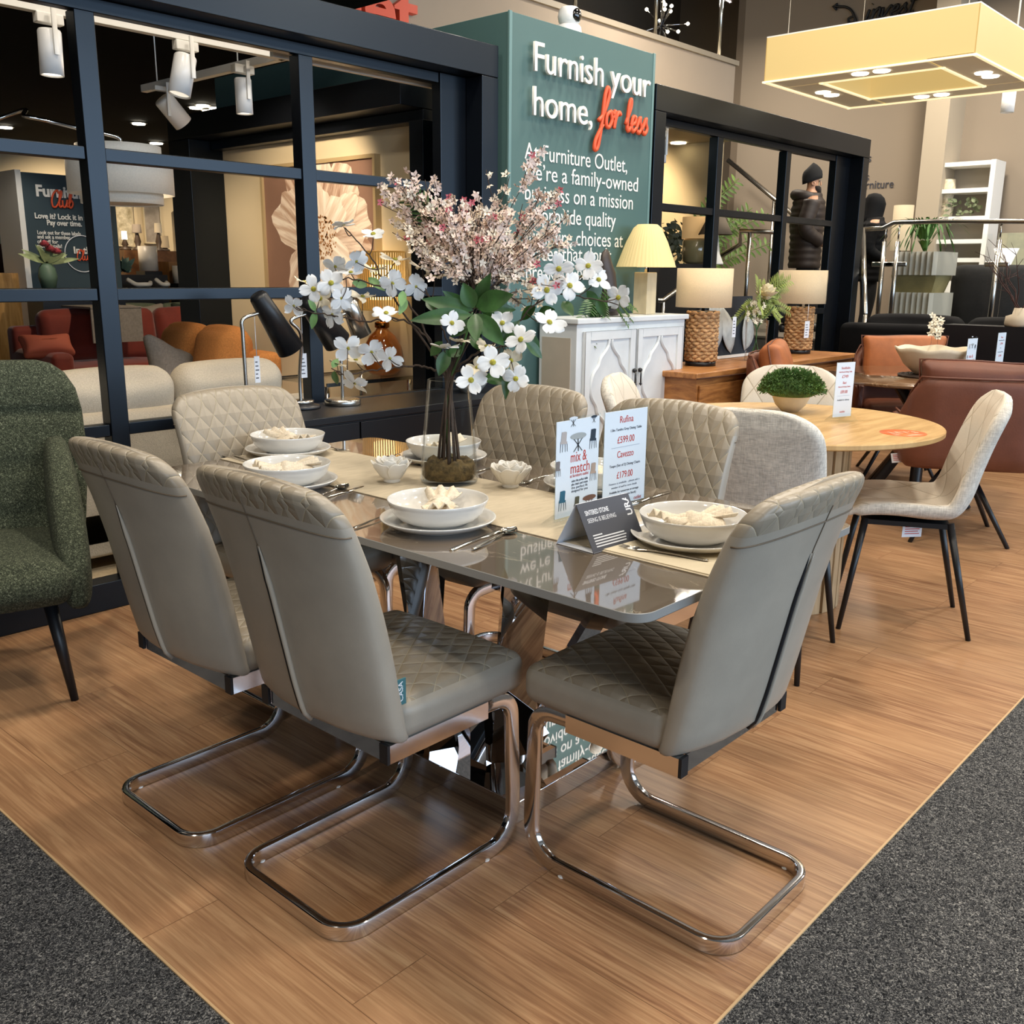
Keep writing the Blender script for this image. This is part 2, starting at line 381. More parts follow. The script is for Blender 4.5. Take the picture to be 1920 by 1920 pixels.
def wood(name, a, c, stretch=(2, 22, 2), rough=.45, sc_=2.5, bump=.1):
    m, nt, b = newmat(name); L = nt.links; tc = N(nt, 'ShaderNodeTexCoord'); mp = N(nt, 'ShaderNodeMapping'); mp.inputs['Scale'].default_value = stretch; L.new(tc.outputs['Object'], mp.inputs[0])
    n1 = N(nt, 'ShaderNodeTexNoise', Scale=sc_, Detail=7, Roughness=.6, Distortion=.6); L.new(mp.outputs[0], n1.inputs[0])
    cr = N(nt, 'ShaderNodeValToRGB'); e = cr.color_ramp; e.elements[0].position = .32; e.elements[0].color = (*lin(a), 1); e.elements[1].position = .66; e.elements[1].color = (*lin(c), 1); L.new(n1.outputs[0], cr.inputs[0])
    L.new(cr.outputs[0], b.inputs['Base Color']); b.inputs['Roughness'].default_value = rough
    bp = N(nt, 'ShaderNodeBump', Strength=bump, Distance=.002); L.new(n1.outputs[0], bp.inputs['Height']); L.new(bp.outputs[0], b.inputs['Normal'])
    return m
def weave(name, c, rough=.9, f=260, amt=.3):
    """woven upholstery: crossed threads"""
    m, nt, b = newmat(name); L = nt.links; tc = N(nt, 'ShaderNodeTexCoord'); out = []
    for s_ in ((f, f*.12, f*.12), (f*.12, f, f*.12), (f*.12, f*.12, f)):
        mp = N(nt, 'ShaderNodeMapping'); mp.inputs['Scale'].default_value = s_; L.new(tc.outputs['Object'], mp.inputs[0])
        n = N(nt, 'ShaderNodeTexNoise', Scale=1.0, Detail=2); L.new(mp.outputs[0], n.inputs[0]); out.append(n.outputs[0])
    h = math_n(nt, 'ADD', math_n(nt, 'ADD', out[0], out[1]), out[2]); rp = N(nt, 'ShaderNodeMapRange'); rp.inputs[1].default_value = 1.2; rp.inputs[2].default_value = 1.8; L.new(h, rp.inputs[0])
    c = lin(c); L.new(mixc(nt, rp.outputs[0], tuple(x*(1-amt) for x in c), tuple(min(1, x*(1+amt)) for x in c)), b.inputs['Base Color'])
    b.inputs['Roughness'].default_value = rough; b.inputs['Specular IOR Level'].default_value = .2
    bp = N(nt, 'ShaderNodeBump', Strength=.35, Distance=.002); L.new(h, bp.inputs['Height']); L.new(bp.outputs[0], b.inputs['Normal'])
    return m
M['floor'] = oak_floor(); M['carpet'] = carpet()
M['leather'] = mat('taupe_leather', '#a39a8c', .42, var=.05, scale=9, bump=.06, bscale=420)
M['quilt'] = quilt('taupe_quilt', '#958a79', .052, .074, '#b6a98f', .40, 0, .005, .85)
M['leather_pipe'] = mat('taupe_piping', '#aea596', .42)
M['chrome'] = mat('chrome', '#dddcde', .10, 1); M['steel'] = mat('brushed_steel', '#b9b6b0', .25, 1); M['gunmetal'] = mat('brushed_bar', '#8b8a86', .22, 1)
M['mirror'] = mat('polished_steel', '#d8d8da', .02, 1)
M['blackplastic'] = mat('black_plastic', '#15171b', .45); M['blackmetal'] = mat('black_metal', '#14161a', .38)
M['frame'] = mat('black_frame', '#090b10', .33, spec=.5); M['frame'].node_tree.nodes['Principled BSDF'].inputs['Specular Tint'].default_value = (.70, .85, 1, 1)  # cool base and blue specular tint put a sky reflection into the paint
M['marble'] = marble('grey_stone_top', '#62574b', '#a99c88', .045, 1.5)
M['stone_edge'] = mat('stone_edge', '#8e8d8a', .35)
M['porcelain'] = mat('white_porcelain', '#dcdad5', .12, spec=.6, coat=.5)
M['linen'] = weave('linen_napkin', '#d8cbb6', .9, 600, .16)
M['runner'] = mat('table_runner', '#b8ab93', .8, var=.07, scale=6, stretch=(3, 14, 3), bump=.1, bscale=300)
M['placemat'] = mat('place_mat', '#c9bda3', .8, var=.05, scale=8, bump=.1, bscale=400)
M['cutlery'] = mat('cutlery_steel', '#cfcac2', .1, 1)
M['glass'] = see_through('vase_glass', (.985, .993, .99), 0, .07)
M['acrylic'] = see_through('clear_acrylic', (.97, .985, .99), .02, .05)
M['paper'] = mat('white_paper', '#e9ecf2', .6); M['ink'] = mat('black_ink', '#3a3c46', .7); M['redink'] = mat('red_ink', '#c43b2c', .7); M['greyink'] = mat('grey_ink', '#7b7f8c', .7)
M['white'] = mat('white_paint', '#eceae4', .5); M['whitegloss'] = mat('white_gloss', '#f2f1ee', .25)
M['teal'] = mat('teal_paint', '#486664', .6, var=.03, scale=2); M['orange'] = mat('orange_letter', '#e0562e', .5)
M['beige'] = mat('beige_wall', '#96897a', .9, var=.02, scale=2); M['beigelight'] = mat('cream_wall', '#d9c9a8', .9); M['taupewall'] = mat('taupe_wall', '#8d8070', .9)
M['black'] = mat('black_paint', '#060607', .9, spec=.1); M['darkwood'] = mat('black_console', '#0d0f14', .38, spec=.4)
# ================================================================ main chair
def sect_flat(w, t, n=4, r=.0045):
    o = []
    for sx, sy, a0 in ((1, 1, 0), (-1, 1, 90), (-1, -1, 180), (1, -1, 270)):
        for k in range(n): a = math.radians(a0+90*k/(n-1)); o.append((sx*(w/2-r)+r*math.cos(a), sy*(t/2-r)+r*math.sin(a)))
    return o
def sect_oval(w, t, n=10):
    """flat oval bar section: w along axis u, t along axis v"""
    r = t/2; out = []
    for i in range(n): a = -PI/2+PI*i/(n-1); out.append((w/2-r+r*math.cos(a), r*math.sin(a)))
    for i in range(n): a = PI/2+PI*i/(n-1); out.append((-w/2+r+r*math.cos(a), r*math.sin(a)))
    return out
BACK_REAR = [(.415, -.165), (.44, -.185), (.51, -.203), (.60, -.222), (.72, -.247), (.82, -.272), (.90, -.298), (.97, -.325)]
BACK_FRONT = [(.415, -.10), (.50, -.112), (.60, -.128), (.70, -.150), (.80, -.180), (.88, -.213), (.97, -.262)]
def backrest_loops():
    zt, R, loops = .968, .066, []
    zs = [.415, .425, .44]+[.44+(.80-.44)*i/12 for i in range(1, 13)]+[.83, .86, .885, .905, .922, .936]
    def loop(z, sc_y, thick, zc=None, dz=0):
        xr, xf = lerp(BACK_REAR, z), lerp(BACK_FRONT, z); w = .232
        if z > zt-R: w -= R-math.sqrt(max(0, R*R-(z-(zt-R))**2))
        w *= sc_y; mid, hx = (xr+xf)/2, (xf-xr)/2*thick; pts = []
        n = 44
        for i in range(n):
            a = 2*PI*i/n; cy, sx = math.cos(a), math.sin(a)
            y = w*math.copysign(abs(cy)**.42, cy); e = (y/.232)**2
            x = mid+hx*math.copysign(abs(sx)**.55, sx)*(1-.18*e)+.030*e
            pts.append(Vector((x, y, z+dz-.02*e*(z-.42)/.55)))
        return pts
    out = [loop(.415, .97, .55), loop(.418, .985, .8)]
    for z in zs[1:]: out.append(loop(z, 1, 1))
    for (z, sy, th, dz) in ((.946, .985, .97, 0), (.953, .975, .9, .001), (.958, .96, .74, .002), (.961, .93, .5, .003), (.962, .89, .2, .003)): out.append(loop(z, sy, th, dz=dz))
    return out
def chair_frame(mb_, ys):
    w, t = .036, .019; fr = []
    path = []
    def arc(cx, cz, r, a0, a1, n=9):
        return [(cx+r*math.cos(math.radians(a0+(a1-a0)*i/n)), cz+r*math.sin(math.radians(a0+(a1-a0)*i/n))) for i in range(n+1)]
    side = [(-.06, .398), (.0, .397), (.16, .392)]+arc(.205, .337, .053, 92, 2)+[(.262, .24), (.266, .15)]+arc(.186, .097, .080, -2, -90)+[(.05, .0175), (-.10, .0175), (-.185, .0175)]
    Y = ys; pts = [(Vector((x, Y, z)), None) for x, z in side]
    corner = [Vector((-.185-.065*math.sin(math.radians(a)), Y-.065+.065*math.cos(math.radians(a)), .0175)) for a in range(0, 91, 10)][1:]
    P = [p for p, _ in pts]+corner; half = P+[]
    full = half+[Vector((p.x, -p.y, p.z)) for p in half[::-1]]
    frames = []
    for i, p in enumerate(full):
        tn = (full[min(i+1, len(full)-1)]-full[max(i-1, 0)]).normalized()
        if abs(p.z-.0175) < .004 and tn.z*tn.z < .05: u = Vector((0, 0, 1)); v = tn.cross(u).normalized()
        else:
            v = Vector((0, 1, 0)) if p.y < 0 else Vector((0, -1, 0)); v = Vector((0, math.copysign(1, -p.y), 0)); u = v.cross(tn).normalized()
            if i > len(full)/2: u = -(v.cross(tn)).normalized(); v = v
        frames.append((p, u, v))
    # keep the section from flipping between neighbours
    for i in range(1, len(frames)):
        p, u, v = frames[i]
        if u.dot(frames[i-1][1]) < 0: u = -u
        if v.dot(frames[i-1][2]) < 0: v = -v
        frames[i] = (p, u, v)
    mb_.sweep(frames, sect_flat(w, t))
def cantilever_chair():
    t = thing('cantilever_chair', '-', 'chair')
    s = MB(); s.soft(.082, 0, .456, .385, .452, .092, .032, (.010, .006, .022), 14, top_mi=1)
    s.build('seat', [M['leather'], M['quilt']], t, uvf=lambda c, p: (c.y, c.x))
    b = MB(); L_ = backrest_loops(); n = len(L_[0])
    def fm(i, j):
        a = 2*PI*(j+.5)/n
        return 1 if ((math.sin(a) > .30 and i > 3) or i > len(L_)-9) else 0
    b.loft(L_, fmi=fm)
    bk = b.build('backrest', [M['leather'], M['quilt']], t, uvf=lambda c, p: (c.y, c.z+(.25*(c.x+.2) if c.z > .93 else 0)))
    zz = [.418+.40*i/22 for i in range(23)]
    rear = lambda z, o: Vector((lerp(BACK_REAR, z)-.001-o, 0, z))
    q = MB(); q.tube([rear(z, .0015)+Vector((0, -.006, 0)) for z in zz], lambda k: .0058*min(1, (1-k)*5+.15), 8); q.build('piping', M['leather_pipe'], bk)
    q = MB(); q.tube([rear(z, -.001)+Vector((0, .0055, 0)) for z in zz], lambda k: .0052*min(1, (1-k)*5+.1), 8); q.build('slit', M['blackplastic'], bk)
    q = MB(); q.tube([rear(z, -.0004) for z in [.818+.100*i/8 for i in range(9)]], .0013, 6); q.tube([L_[len(L_)-9][j % n]+Vector((-.0005, 0, 0)) for j in range(22, 45)], .0019, 6); q.build('top_stitching', mat('brown_thread', '#6b5d4c', .7), bk)
    f = MB(); chair_frame(f, .190); f.build('cantilever_frame', M['chrome'], t, auto=28)
    f = MB()
    for y in (-.207, .207): f.box(-.135, .15, y-.012, y+.012, .376, .416)
    f.box(-.136, -.122, -.190, .190, .376, .416); f.build('seat_rail', M['chrome'], t)
    for y in (-.207, .207):
        f = MB(); f.box(-.1425, -.1355, y-.0125, y+.0125, .376, .418); f.build('end_cap', M['blackplastic'], t)
    for (x, y) in ((.17, .195), (.17, -.195), (-.19, .185), (-.19, -.185)):
        f = MB(); f.cyl((x, y, 0), (x, y, .003), .008, n=10); f.build('glide', M['whitegloss'], t)
    return t
ch0 = cantilever_chair()
CH = [((1.255, 2.10), 0, 'taupe quilted cantilever chair with back to us, farther of two on near long side'),
      ((1.285, 1.58), 0, 'taupe quilted cantilever chair at front centre with small teal tag on seat'),
      ((1.72, 1.045), 90, 'taupe quilted cantilever chair alone at near end of table, back toward right carpet'),
      ((1.745, 2.555), -90, 'taupe quilted cantilever chair at far end of table by the black post'),
      ((2.25, 2.16), 180, 'taupe quilted cantilever chair behind the flower vase on far long side'),
      ((2.25, 1.605), 180, 'taupe quilted cantilever chair facing us right behind the price signs')]
for i, ((x, y), rz, lb) in enumerate(CH):
    if i == 0: ch0.location = (x, y, 0); ch0.rotation_euler.z = math.radians(rz); ch0['label'] = lb; ch0['group'] = 'cantilever chairs round the stone table'; cc = ch0
    else: cc = dup(ch0, (x, y, 0), rz, lb)
    if i == 1:
        g = MB(); g.box(-.085, -.045, -.232, -.229, .505, .545, .001)
        g = MB(); g.box(-.128, -.098, -.2285, -.2255, .500, .556, .0008); tg = g.build('fabric_tag', mat('teal_tag', '#3d6d73', .7), cc); tg['label'] = 'teal fabric tag with pale letters'
        text('CASA', .017, (-.107, -.2288, .508), (0, 0, 1), (-1, 0, 0), M['paper'], tg, 'tag_lettering', .0004)
# ================================================================ dining table
def dining_table():
    X0, X1, Y0, Y1 = 1.325, 2.225, .895, 2.69; cx, cy = (X0+X1)/2, (Y0+Y1)/2
    t = thing('dining_table', 'grey stone topped dining table on polished steel base, laid for six', 'table', (cx, cy, 0))
    hx, hy, r = (X1-X0)/2, (Y1-Y0)/2, .045
    def rr(inset, r_):
        o = []
        for sx, sy, a0 in ((1, 1, 0), (-1, 1, 90), (-1, -1, 180), (1, -1, 270)):
            for k in range(8): a = math.radians(a0+90*k/7); o.append(Vector((sx*(hx-inset-r_)+r_*math.cos(a), sy*(hy-inset-r_)+r_*math.sin(a), 0)))
        return o
    mb = MB(); lv = [(.001, .742), (0, .743), (0, .759), (.001, .76)]
    mb.loft([[p+Vector((0, 0, z)) for p in rr(i, r)] for i, z in lv], mi=0); k = len(mb.f)-1; mb.mi[k] = 1
    for i in range(len(mb.f)-1): mb.mi[i] = 0
    mb.build('tabletop', [M['stone_edge'], M['marble']], t, auto=30)
    mb = MB(); mb.box(-.30, .30, -.55, .55, .726, .742, .004); mb.build('under_panel', M['blackplastic'], t)
    bx, by = 1.832-cx, 1.80-cy
    mb = MB(); mb.box(bx-.215, bx+.215, by-.365, by+.365, 0, .058, .0025, seg=1); mb.build('plinth', M['mirror'], t)
    # four tapering slab legs splaying from the plinth to the top
    def slab(b, tp, w0, w1, th, ang):
        q = MB(); d = Vector((math.cos(ang), math.sin(ang), 0)); e = Vector((-d.y, d.x, 0)); B, T = Vector(b), Vector(tp); fr = []
        for k in range(2):
            P, w = (B, w0) if k == 0 else (T, w1); fr.append([P+d*sx*w/2+e*sy*th/2 for sx, sy in ((1, 1), (-1, 1), (-1, -1), (1, -1))])
        q.loft(fr, smooth=False); return q.build('leg', M['mirror'], t)
    A_ = lambda x, y, z: (x-cx, y-cy, z)
    slab(A_(1.775, 1.605, .058), A_(1.545, 1.345, .724), .105, .105, .045, math.radians(-40))
    slab(A_(1.795, 1.605, .058), A_(2.095, 1.375, .724), .095, .095, .045, math.radians(40))
    slab(A_(1.765, 1.985, .058), A_(1.545, 2.245, .724), .10, .10, .045, math.radians(40))
    slab(A_(1.795, 1.985, .058), A_(2.095, 2.225, .724), .10, .10, .045, math.radians(-40))
    slab(A_(1.700, 1.790, .058), A_(1.545, 1.725, .724), .085, .095, .045, math.radians(-25))
    for sy in (-1, 1):
        q = MB(); q.loft([[Vector((bx+sx*.13, by+sy*.15+a, .058)) for sx, a in ((-1, -.03), (1, -.03), (1, .03), (-1, .03))], [Vector((bx+sx*.012, by+sy*.02+a, .34)) for sx, a in ((-1, -.02), (1, -.02), (1, .02), (-1, .02))]], smooth=False); q.build('brace', M['mirror'], t)
    return t
dining_table()
T0 = .7605
g = MB(); g.box(1.605, 1.965, .925, 2.688, T0, T0+.0022); tag(g.build('table_runner', M['runner']), 'long beige fabric runner along the middle of the stone table', 'table runner')
TR = T0+.0024
PLATE = [(0, .004), (.075, .004), (.078, .0), (.088, .0), (.090, .005), (.120, .0105), (.1345, .021), (.1360, .0235), (.1345, .0250), (.119, .0155), (.088, .0095), (0, .009)]
BOWL = [(0, .004), (.058, .004), (.060, 0), (.068, 0), (.071, .004), (.092, .013), (.108, .030), (.1165, .052), (.1180, .0575), (.1172, .0585), (.1152, .0570), (.1120, .045), (.104, .030), (.088, .017), (.060, .0095), (0, .0085)]
def napkin_mesh(seed):
    """a linen napkin rolled and tied: broad pleated body, knot band and two fanned ends"""
    R_ = random.Random(seed); mb = MB()
    def strip(c, wd, lift, tw, n=14, pleat=4, amp=.006):
        cv = spline(c, 5); rows = []
        for i, p in enumerate(cv):
            k = i/(len(cv)-1); t_ = (cv[min(i+1, len(cv)-1)]-cv[max(i-1, 0)]).normalized(); sd = t_.cross(Vector((0, 0, 1))); sd = sd.normalized() if sd.length > .1 else Vector((0, 1, 0)); up = sd.cross(t_); w = wd(k); row = []
            for j in range(n):
                u = j/(n-1)*2-1; row.append(p+sd*(w*u)+up*(lift*(1-u*u)*w/.03+amp*math.sin(u*pleat*PI/1.0+tw*k)*(.35+k)))
            rows.append(row)
        mb.sheet(rows)
    a = R_.uniform(-.3, .3)
    strip([(-.060, -.012, .018), (-.02, .0, .026), (.02, .004, .026), (.056, .014, .018)], lambda k: .028+.006*math.sin(k*PI), .020, 2, pleat=2, amp=.003)
    strip([(.010, .004, .040), (.045, .016, .040), (.085, .030+a*.03, .048)], lambda k: .012+.034*k, .006, 3, pleat=3)
    strip([(-.008, -.002, .040), (-.040, -.022, .040), (-.078, -.040-a*.03, .044)], lambda k: .012+.030*k, .006, -2, pleat=3)
    strip([(.0, -.038, .014), (.0, -.022, .040), (.002, .0, .052), (.004, .022, .042), (.006, .038, .016)], lambda k: .017, .004, 1, pleat=1, amp=.002)
    return mb
def setting(px, py, z, names, seed, turn=0):
    pl, bl, nl = names
    p = MB(); p.lathe(PLATE, n=48); o = p.build('dinner_plate', M['porcelain']); o.location = (px, py, z); tag(o, pl, 'plate', 'white plates on the stone table')
    bz = z+.0094
    b = MB(); b.lathe(BOWL, n=48, fn=lambda a, r, zz: (r, zz)); o = b.build('pasta_bowl', M['porcelain']); o.location = (px, py, bz); tag(o, bl, 'bowl', 'white bowls stacked on the plates')
    o = napkin_mesh(seed).build('napkin', M['linen'], solid=.0028); o.location = (px+.004, py, bz+.006); o.rotation_euler.z = turn; tag(o, nl, 'napkin', 'knotted linen napkins in the bowls')
setting(1.512, 1.598, T0, ('white dinner plate under the bowl in front of the vase', 'white bowl in front of the vase at front centre of table', 'beige napkin knotted in the bowl in front of the vase'), 3, .4)
setting(1.795, 1.085, TR, ('white dinner plate beside the dark sintered stone tent card', 'white bowl beside the dark tent card at near table end', 'beige napkin rolled in the bowl beside the dark tent card'), 5, 2.3)
setting(1.520, 2.205, T0, ('white dinner plate half hidden behind the front centre chair back', 'white bowl just above the front centre chair back', 'pale napkin spilling over bowl just above front centre chair back'), 8, 2.6)
setting(1.800, 2.600, TR, ('white dinner plate at the far table end on the runner', 'white bowl at the far table end on the runner', 'beige napkin standing up in the bowl at the far table end'), 11, 1.1)
setting(2.075, 2.165, T0, ('white dinner plate seen behind the glass vase', 'white bowl seen behind the glass vase', 'beige napkin in the bowl behind the glass vase'), 14, .2)
setting(2.085, 1.585, T0, ('white dinner plate mostly hidden behind the price signs', 'white bowl mostly hidden behind the price signs', 'beige napkin in the bowl hidden behind the price signs'), 17, 1.8)
def fork(label, loc, rz, z):
    mb = MB(); sec = [(-.098, .0045, .002), (-.090, .0065, .002), (-.02, .0036, .004), (.03, .0030, .004), (.042, .008, .003), (.055, .0115, .002), (.062, .0118, .0025)]
    mb.loft([[Vector((x, w, h)), Vector((x, w*.6, h+.0018)), Vector((x, -w*.6, h+.0018)), Vector((x, -w, h)), Vector((x, 0, h-.001))] for x, w, h in sec])
    for k in range(4): y = -.0098+.0065*k; mb.tube([Vector((.060, y, .0035)), Vector((.080, y*.98, .0020)), Vector((.100, y*.92, .005))], [.0016, .0014, .0008], 6)
    o = mb.build('fork', M['cutlery']); o.location = (*loc, z); o.rotation_euler.z = math.radians(rz); return tag(o, label, 'fork', 'forks on the stone table')
def spoon(label, loc, rz, z):
    mb = MB(); sec = [(-.098, .0045, .002), (-.090, .0068, .002), (-.02, .0036, .004), (.035, .0028, .005), (.043, .004, .005)]
    mb.loft([[Vector((x, w, h)), Vector((x, w*.6, h+.0018)), Vector((x, -w*.6, h+.0018)), Vector((x, -w, h)), Vector((x, 0, h-.001))] for x, w, h in sec])
    rows = []
    for i in range(9):
        k = i/8; x = .042+.056*k; w = .019*math.sin(PI*min(1, .08+.90*k)**.8); rows.append([Vector((x, w*math.cos(a), .0065-.0055*math.sin(PI*k)*math.sin(a))) for a in [PI*j/10 for j in range(11)]])
    mb.sheet(rows); rows2 = [[p+Vector((0, 0, .0013)) for p in r] for r in rows]; mb.sheet(rows2)
    o = mb.build('spoon', M['cutlery']); o.location = (*loc, z); o.rotation_euler.z = math.radians(rz); return tag(o, label, 'spoon', 'spoons on the stone table')
def knife(label, loc, rz, z):
    mb = MB(); sec = [(-.105, .004, 0), (-.098, .0065, 0), (.0, .0045, 0), (.01, .0042, 0), (.03, .0095, 0), (.085, .0095, 0), (.104, .002, 0)]
    mb.loft([[Vector((x, w, 0)), Vector((x, w*.7, .003)), Vector((x, -w*.7, .003)), Vector((x, -w, 0))] for x, w, h in sec])
    o = mb.build('knife', M['cutlery']); o.location = (*loc, z); o.rotation_euler.z = math.radians(rz); return tag(o, label, 'knife', 'knives on the stone table')
spoon('silver spoon lying bowl up beside the front centre plate', (1.517, 1.420), 14, T0+.0005)
knife('silver knife beside the spoon at the front centre place', (1.490, 1.446), 10, T0)
fork('silver fork sticking out left of the front centre plate', (1.452, 1.742), 15, T0+.0005)
fork('silver fork on the pale mat beside the dark tent card', (1.668, 1.075), 101, TR+.0022)
spoon('silver spoon with its bowl beside the plate at far table end', (1.650, 2.600), -95, TR+.0008)
knife('silver knife on runner beside the plate at far table end', (1.635, 2.640), -92, TR)
knife('silver knife at the place above the front centre chair', (1.560, 2.030), 12, T0)
spoon('silver spoon at the place above the front centre chair', (1.545, 2.055), 20, T0+.0005)
fork('dark looking fork behind the left rose candle holder', (2.06, 2.345), 190, T0+.0005)
knife('silver knife behind the vase near the white bowl', (2.08, 1.985), 185, T0)
fork('dark looking fork left of the mix and match sign', (2.08, 1.775), 185, T0+.0005)
knife('silver knife right behind the white price sign', (2.10, 1.405), 182, T0)
fork('silver fork right of the plate at far table end', (1.955, 2.595), -90, TR+.0005)
# place mat beneath the near end setting
g = MB(); g.box(1.612, 1.965, .93, 1.235, TR-.0004, TR+.0020); tag(g.build('place_mat', M['placemat']), 'pale rectangular place mat under the fork by tent card', 'place mat')
# ---------------------------------------------------------------- rose candle holders
def rose(loc, label, rz):
    t = thing('candle_holder', label, 'candle holder', (*loc, TR), rz, 'white rose candle holders')
    m = mat('frosted_porcelain', '#e9e6df', .35, spec=.5)
    b = MB(); b.lathe([(0, 0), (.022, 0), (.024, .004), (.020, .012), (.026, .022), (0, .024)], n=24); b.build('foot', m, t)
    for ring, (n, r0, r1, h0, h1) in enumerate(((6, .024, .056, .010, .060), (6, .018, .044, .016, .068), (5, .012, .030, .022, .070), (4, .006, .016, .026, .066))):
        for k in range(n):
            a = 2*PI*(k+.5*ring)/n; rows = []
            for i in range(7):
                u = i/6; row = []
                for j in range(9):
                    v = j/8*2-1; sp = (PI/n*1.25)*v*(.55+.45*math.sin(PI*(.25+.6*u))); rr_ = r0+(r1-r0)*u**.8+.004*math.sin(v*3+k)*u
                    hh = h0+(h1-h0)*u*(1-.16*v*v*u)+.003*math.sin(5*v+k)*u
                    row.append(Vector((rr_*math.cos(a+sp), rr_*math.sin(a+sp), hh)))
                rows.append(row)
            q = MB(); q.sheet(rows); q.build('petal', m, t, solid=.0022, subd=1)
    return t
rose((1.754, 2.041), 'white rose shaped candle holder left of the glass vase', 10)
rose((1.938, 1.757), 'white rose shaped candle holder right of the glass vase', 40)
# ================================================================ flower vase and bouquet
VX, VY = 1.868, 1.927
M['moss'] = mat('dry_moss', '#5a4a2c', .95, var=.5, scale=60, bump=1, bscale=120)
M['twig'] = mat('dark_twig', '#3a2c22', .8, var=.2, scale=40); M['leaf'] = mat('green_leaf', '#335a27', .4, var=.35, scale=14, spec=.6)
M['leaf2'] = mat('light_leaf', '#6d9358', .5, var=.2, scale=14); M['petal'] = mat('white_petal', '#dcdedf', .6, var=.04, scale=30)
M['petalcream'] = mat('cream_petal', '#e0d6bf', .6, var=.05, scale=30); M['flowereye'] = mat('flower_eye', '#a9a238', .8, var=.3, scale=200)
M['blossom'] = mat('pale_blossom', '#e8d2c6', .7, var=.06, scale=10); M['blossomcream'] = mat('cream_blossom', '#f1e3cf', .7); M['bud'] = mat('pink_bud', '#d9707c', .6)
vase = thing('flower_vase', 'tall clear glass vase tapering to its rim, moss inside, full of flowers', 'vase', (VX, VY, TR))
g = MB(); g.lathe([(0, 0), (.076, 0), (.080, .004), (.0815, .012), (.0795, .05), (.072, .14), (.064, .22), (.0585, .288), (.0570, .289), (.0555, .287), (.061, .22), (.069, .14), (.0765, .05), (.0780, .016), (.074, .012), (0, .011)], n=48); g.build('glass_body', M['glass'], vase)
g = MB(); g.lathe([(0, .0125), (.070, .0125), (.0755, .02), (.0745, .045), (.068, .058), (.05, .064), (.03, .060), (0, .066)], n=40, fn=lambda a, r, z: (r*(1+.015*math.sin(a*9)), z+(.006*math.sin(a*5+r*90)+.004*math.sin(a*11) if z > .04 else 0))); tag(g.build('moss', M['moss']), 'brown dry moss in the bottom of the glass vase', 'moss', kind='stuff').location = (VX, VY, TR)
ROOT = Vector((VX, VY, TR)); DV = 2.737
def V3(px, py, off=0): return at_depth(px, py, DV+off)-ROOT
def petal_rows(L_, W, cup, notch, twist=0):
    rows = []
    for i in range(7):
        u = i/6; row = []
        w = W*(math.sin(PI*min(1, .10+.80*u)**1.15))**.8*(1 if u < .95 else .82)
        for j in range(7):
            q = j/6*2-1; x = .003+L_*u*(1-(notch*(1-abs(q))**2 if u > .8 else 0)*(u-.8)/.2-.10*q*q*u); y = w*q
            z = cup*u*u*L_+.12*W*(q*q)*(1 if i % 2 else .8)*math.sin(u*PI)-.10*L_*max(0, u-.75)*2+twist*q*u*.01
            rows_z = z+.0018*math.sin(9*q+3*u)
            row.append(Vector((x, y, rows_z)))
        rows.append(row)
    return rows
def dogwood_mesh(seed, mt):
    R_ = random.Random(seed); mb = MB()
    for k in range(4):
        a = k*PI/2+R_.uniform(-.16, .16); rows = petal_rows(R_.uniform(.037, .043), R_.uniform(.0150, .0190), R_.uniform(-.05, .35), .22, R_.uniform(-1, 1)); c, s_ = math.cos(a), math.sin(a)
        mb.sheet([[Vector((p.x*c-p.y*s_, p.x*s_+p.y*c, p.z+.0006*k)) for p in r] for r in rows])
    return mb
FL = [dogwood_mesh(i, 0).build('flower', M['petal'] if i < 4 else M['petalcream']) for i in range(6)]
ce = MB(); ce.lathe([(0, .0012), (.0055, .0012), (.0075, .003), (.005, .0065), (0, .0075)], n=12, fn=lambda a, r, z: (r*(1+.18*math.sin(a*6)), z)); CE = ce.build('flower_center', M['flowereye'])
for o in FL+[CE]: COL.objects.unlink(o)
def put_flower(parent, pos, face, seed, s=1.0, cream=False):
    R_ = random.Random(seed); o = FL[(4+seed % 2) if cream else seed % 4].copy(); COL.objects.link(o); o.parent = parent; o.location = pos
    q = Vector((0, 0, 1)).rotation_difference(face.normalized()); o.rotation_mode = 'QUATERNION'
    from mathutils import Quaternion
    o.rotation_quaternion = q @ Quaternion((0, 0, 1), R_.uniform(0, PI/2)); o.scale = (s, s, s)
    c = CE.copy(); COL.objects.link(c); c.parent = o
    return o
def leaf_into(mb, base, tip, w, up, curl=.15, mi=0):
    B, T = Vector(base), Vector(tip); d = T-B; L_ = d.length; d.normalize(); sd = d.cross(up); sd = sd.normalized() if sd.length > 1e-4 else d.orthogonal().normalized(); nm = sd.cross(d); rows = []
    for i in range(9):
        u = i/8; ww = w*(math.sin(PI*u**.85))**.9 if 0 < u < 1 else 0; row = []
        for j in range(5):
            q = j/4*2-1; row.append(B+d*L_*u+sd*ww*q+nm*(.22*ww*abs(q)+curl*L_*(u*u-u)*-1*.5-curl*L_*.3*u*u))
        rows.append(row)
    mb.sheet(rows, mi)
def cam_dir(p): return (Vector((0, 0, CAMH))-(p+ROOT)).normalized()
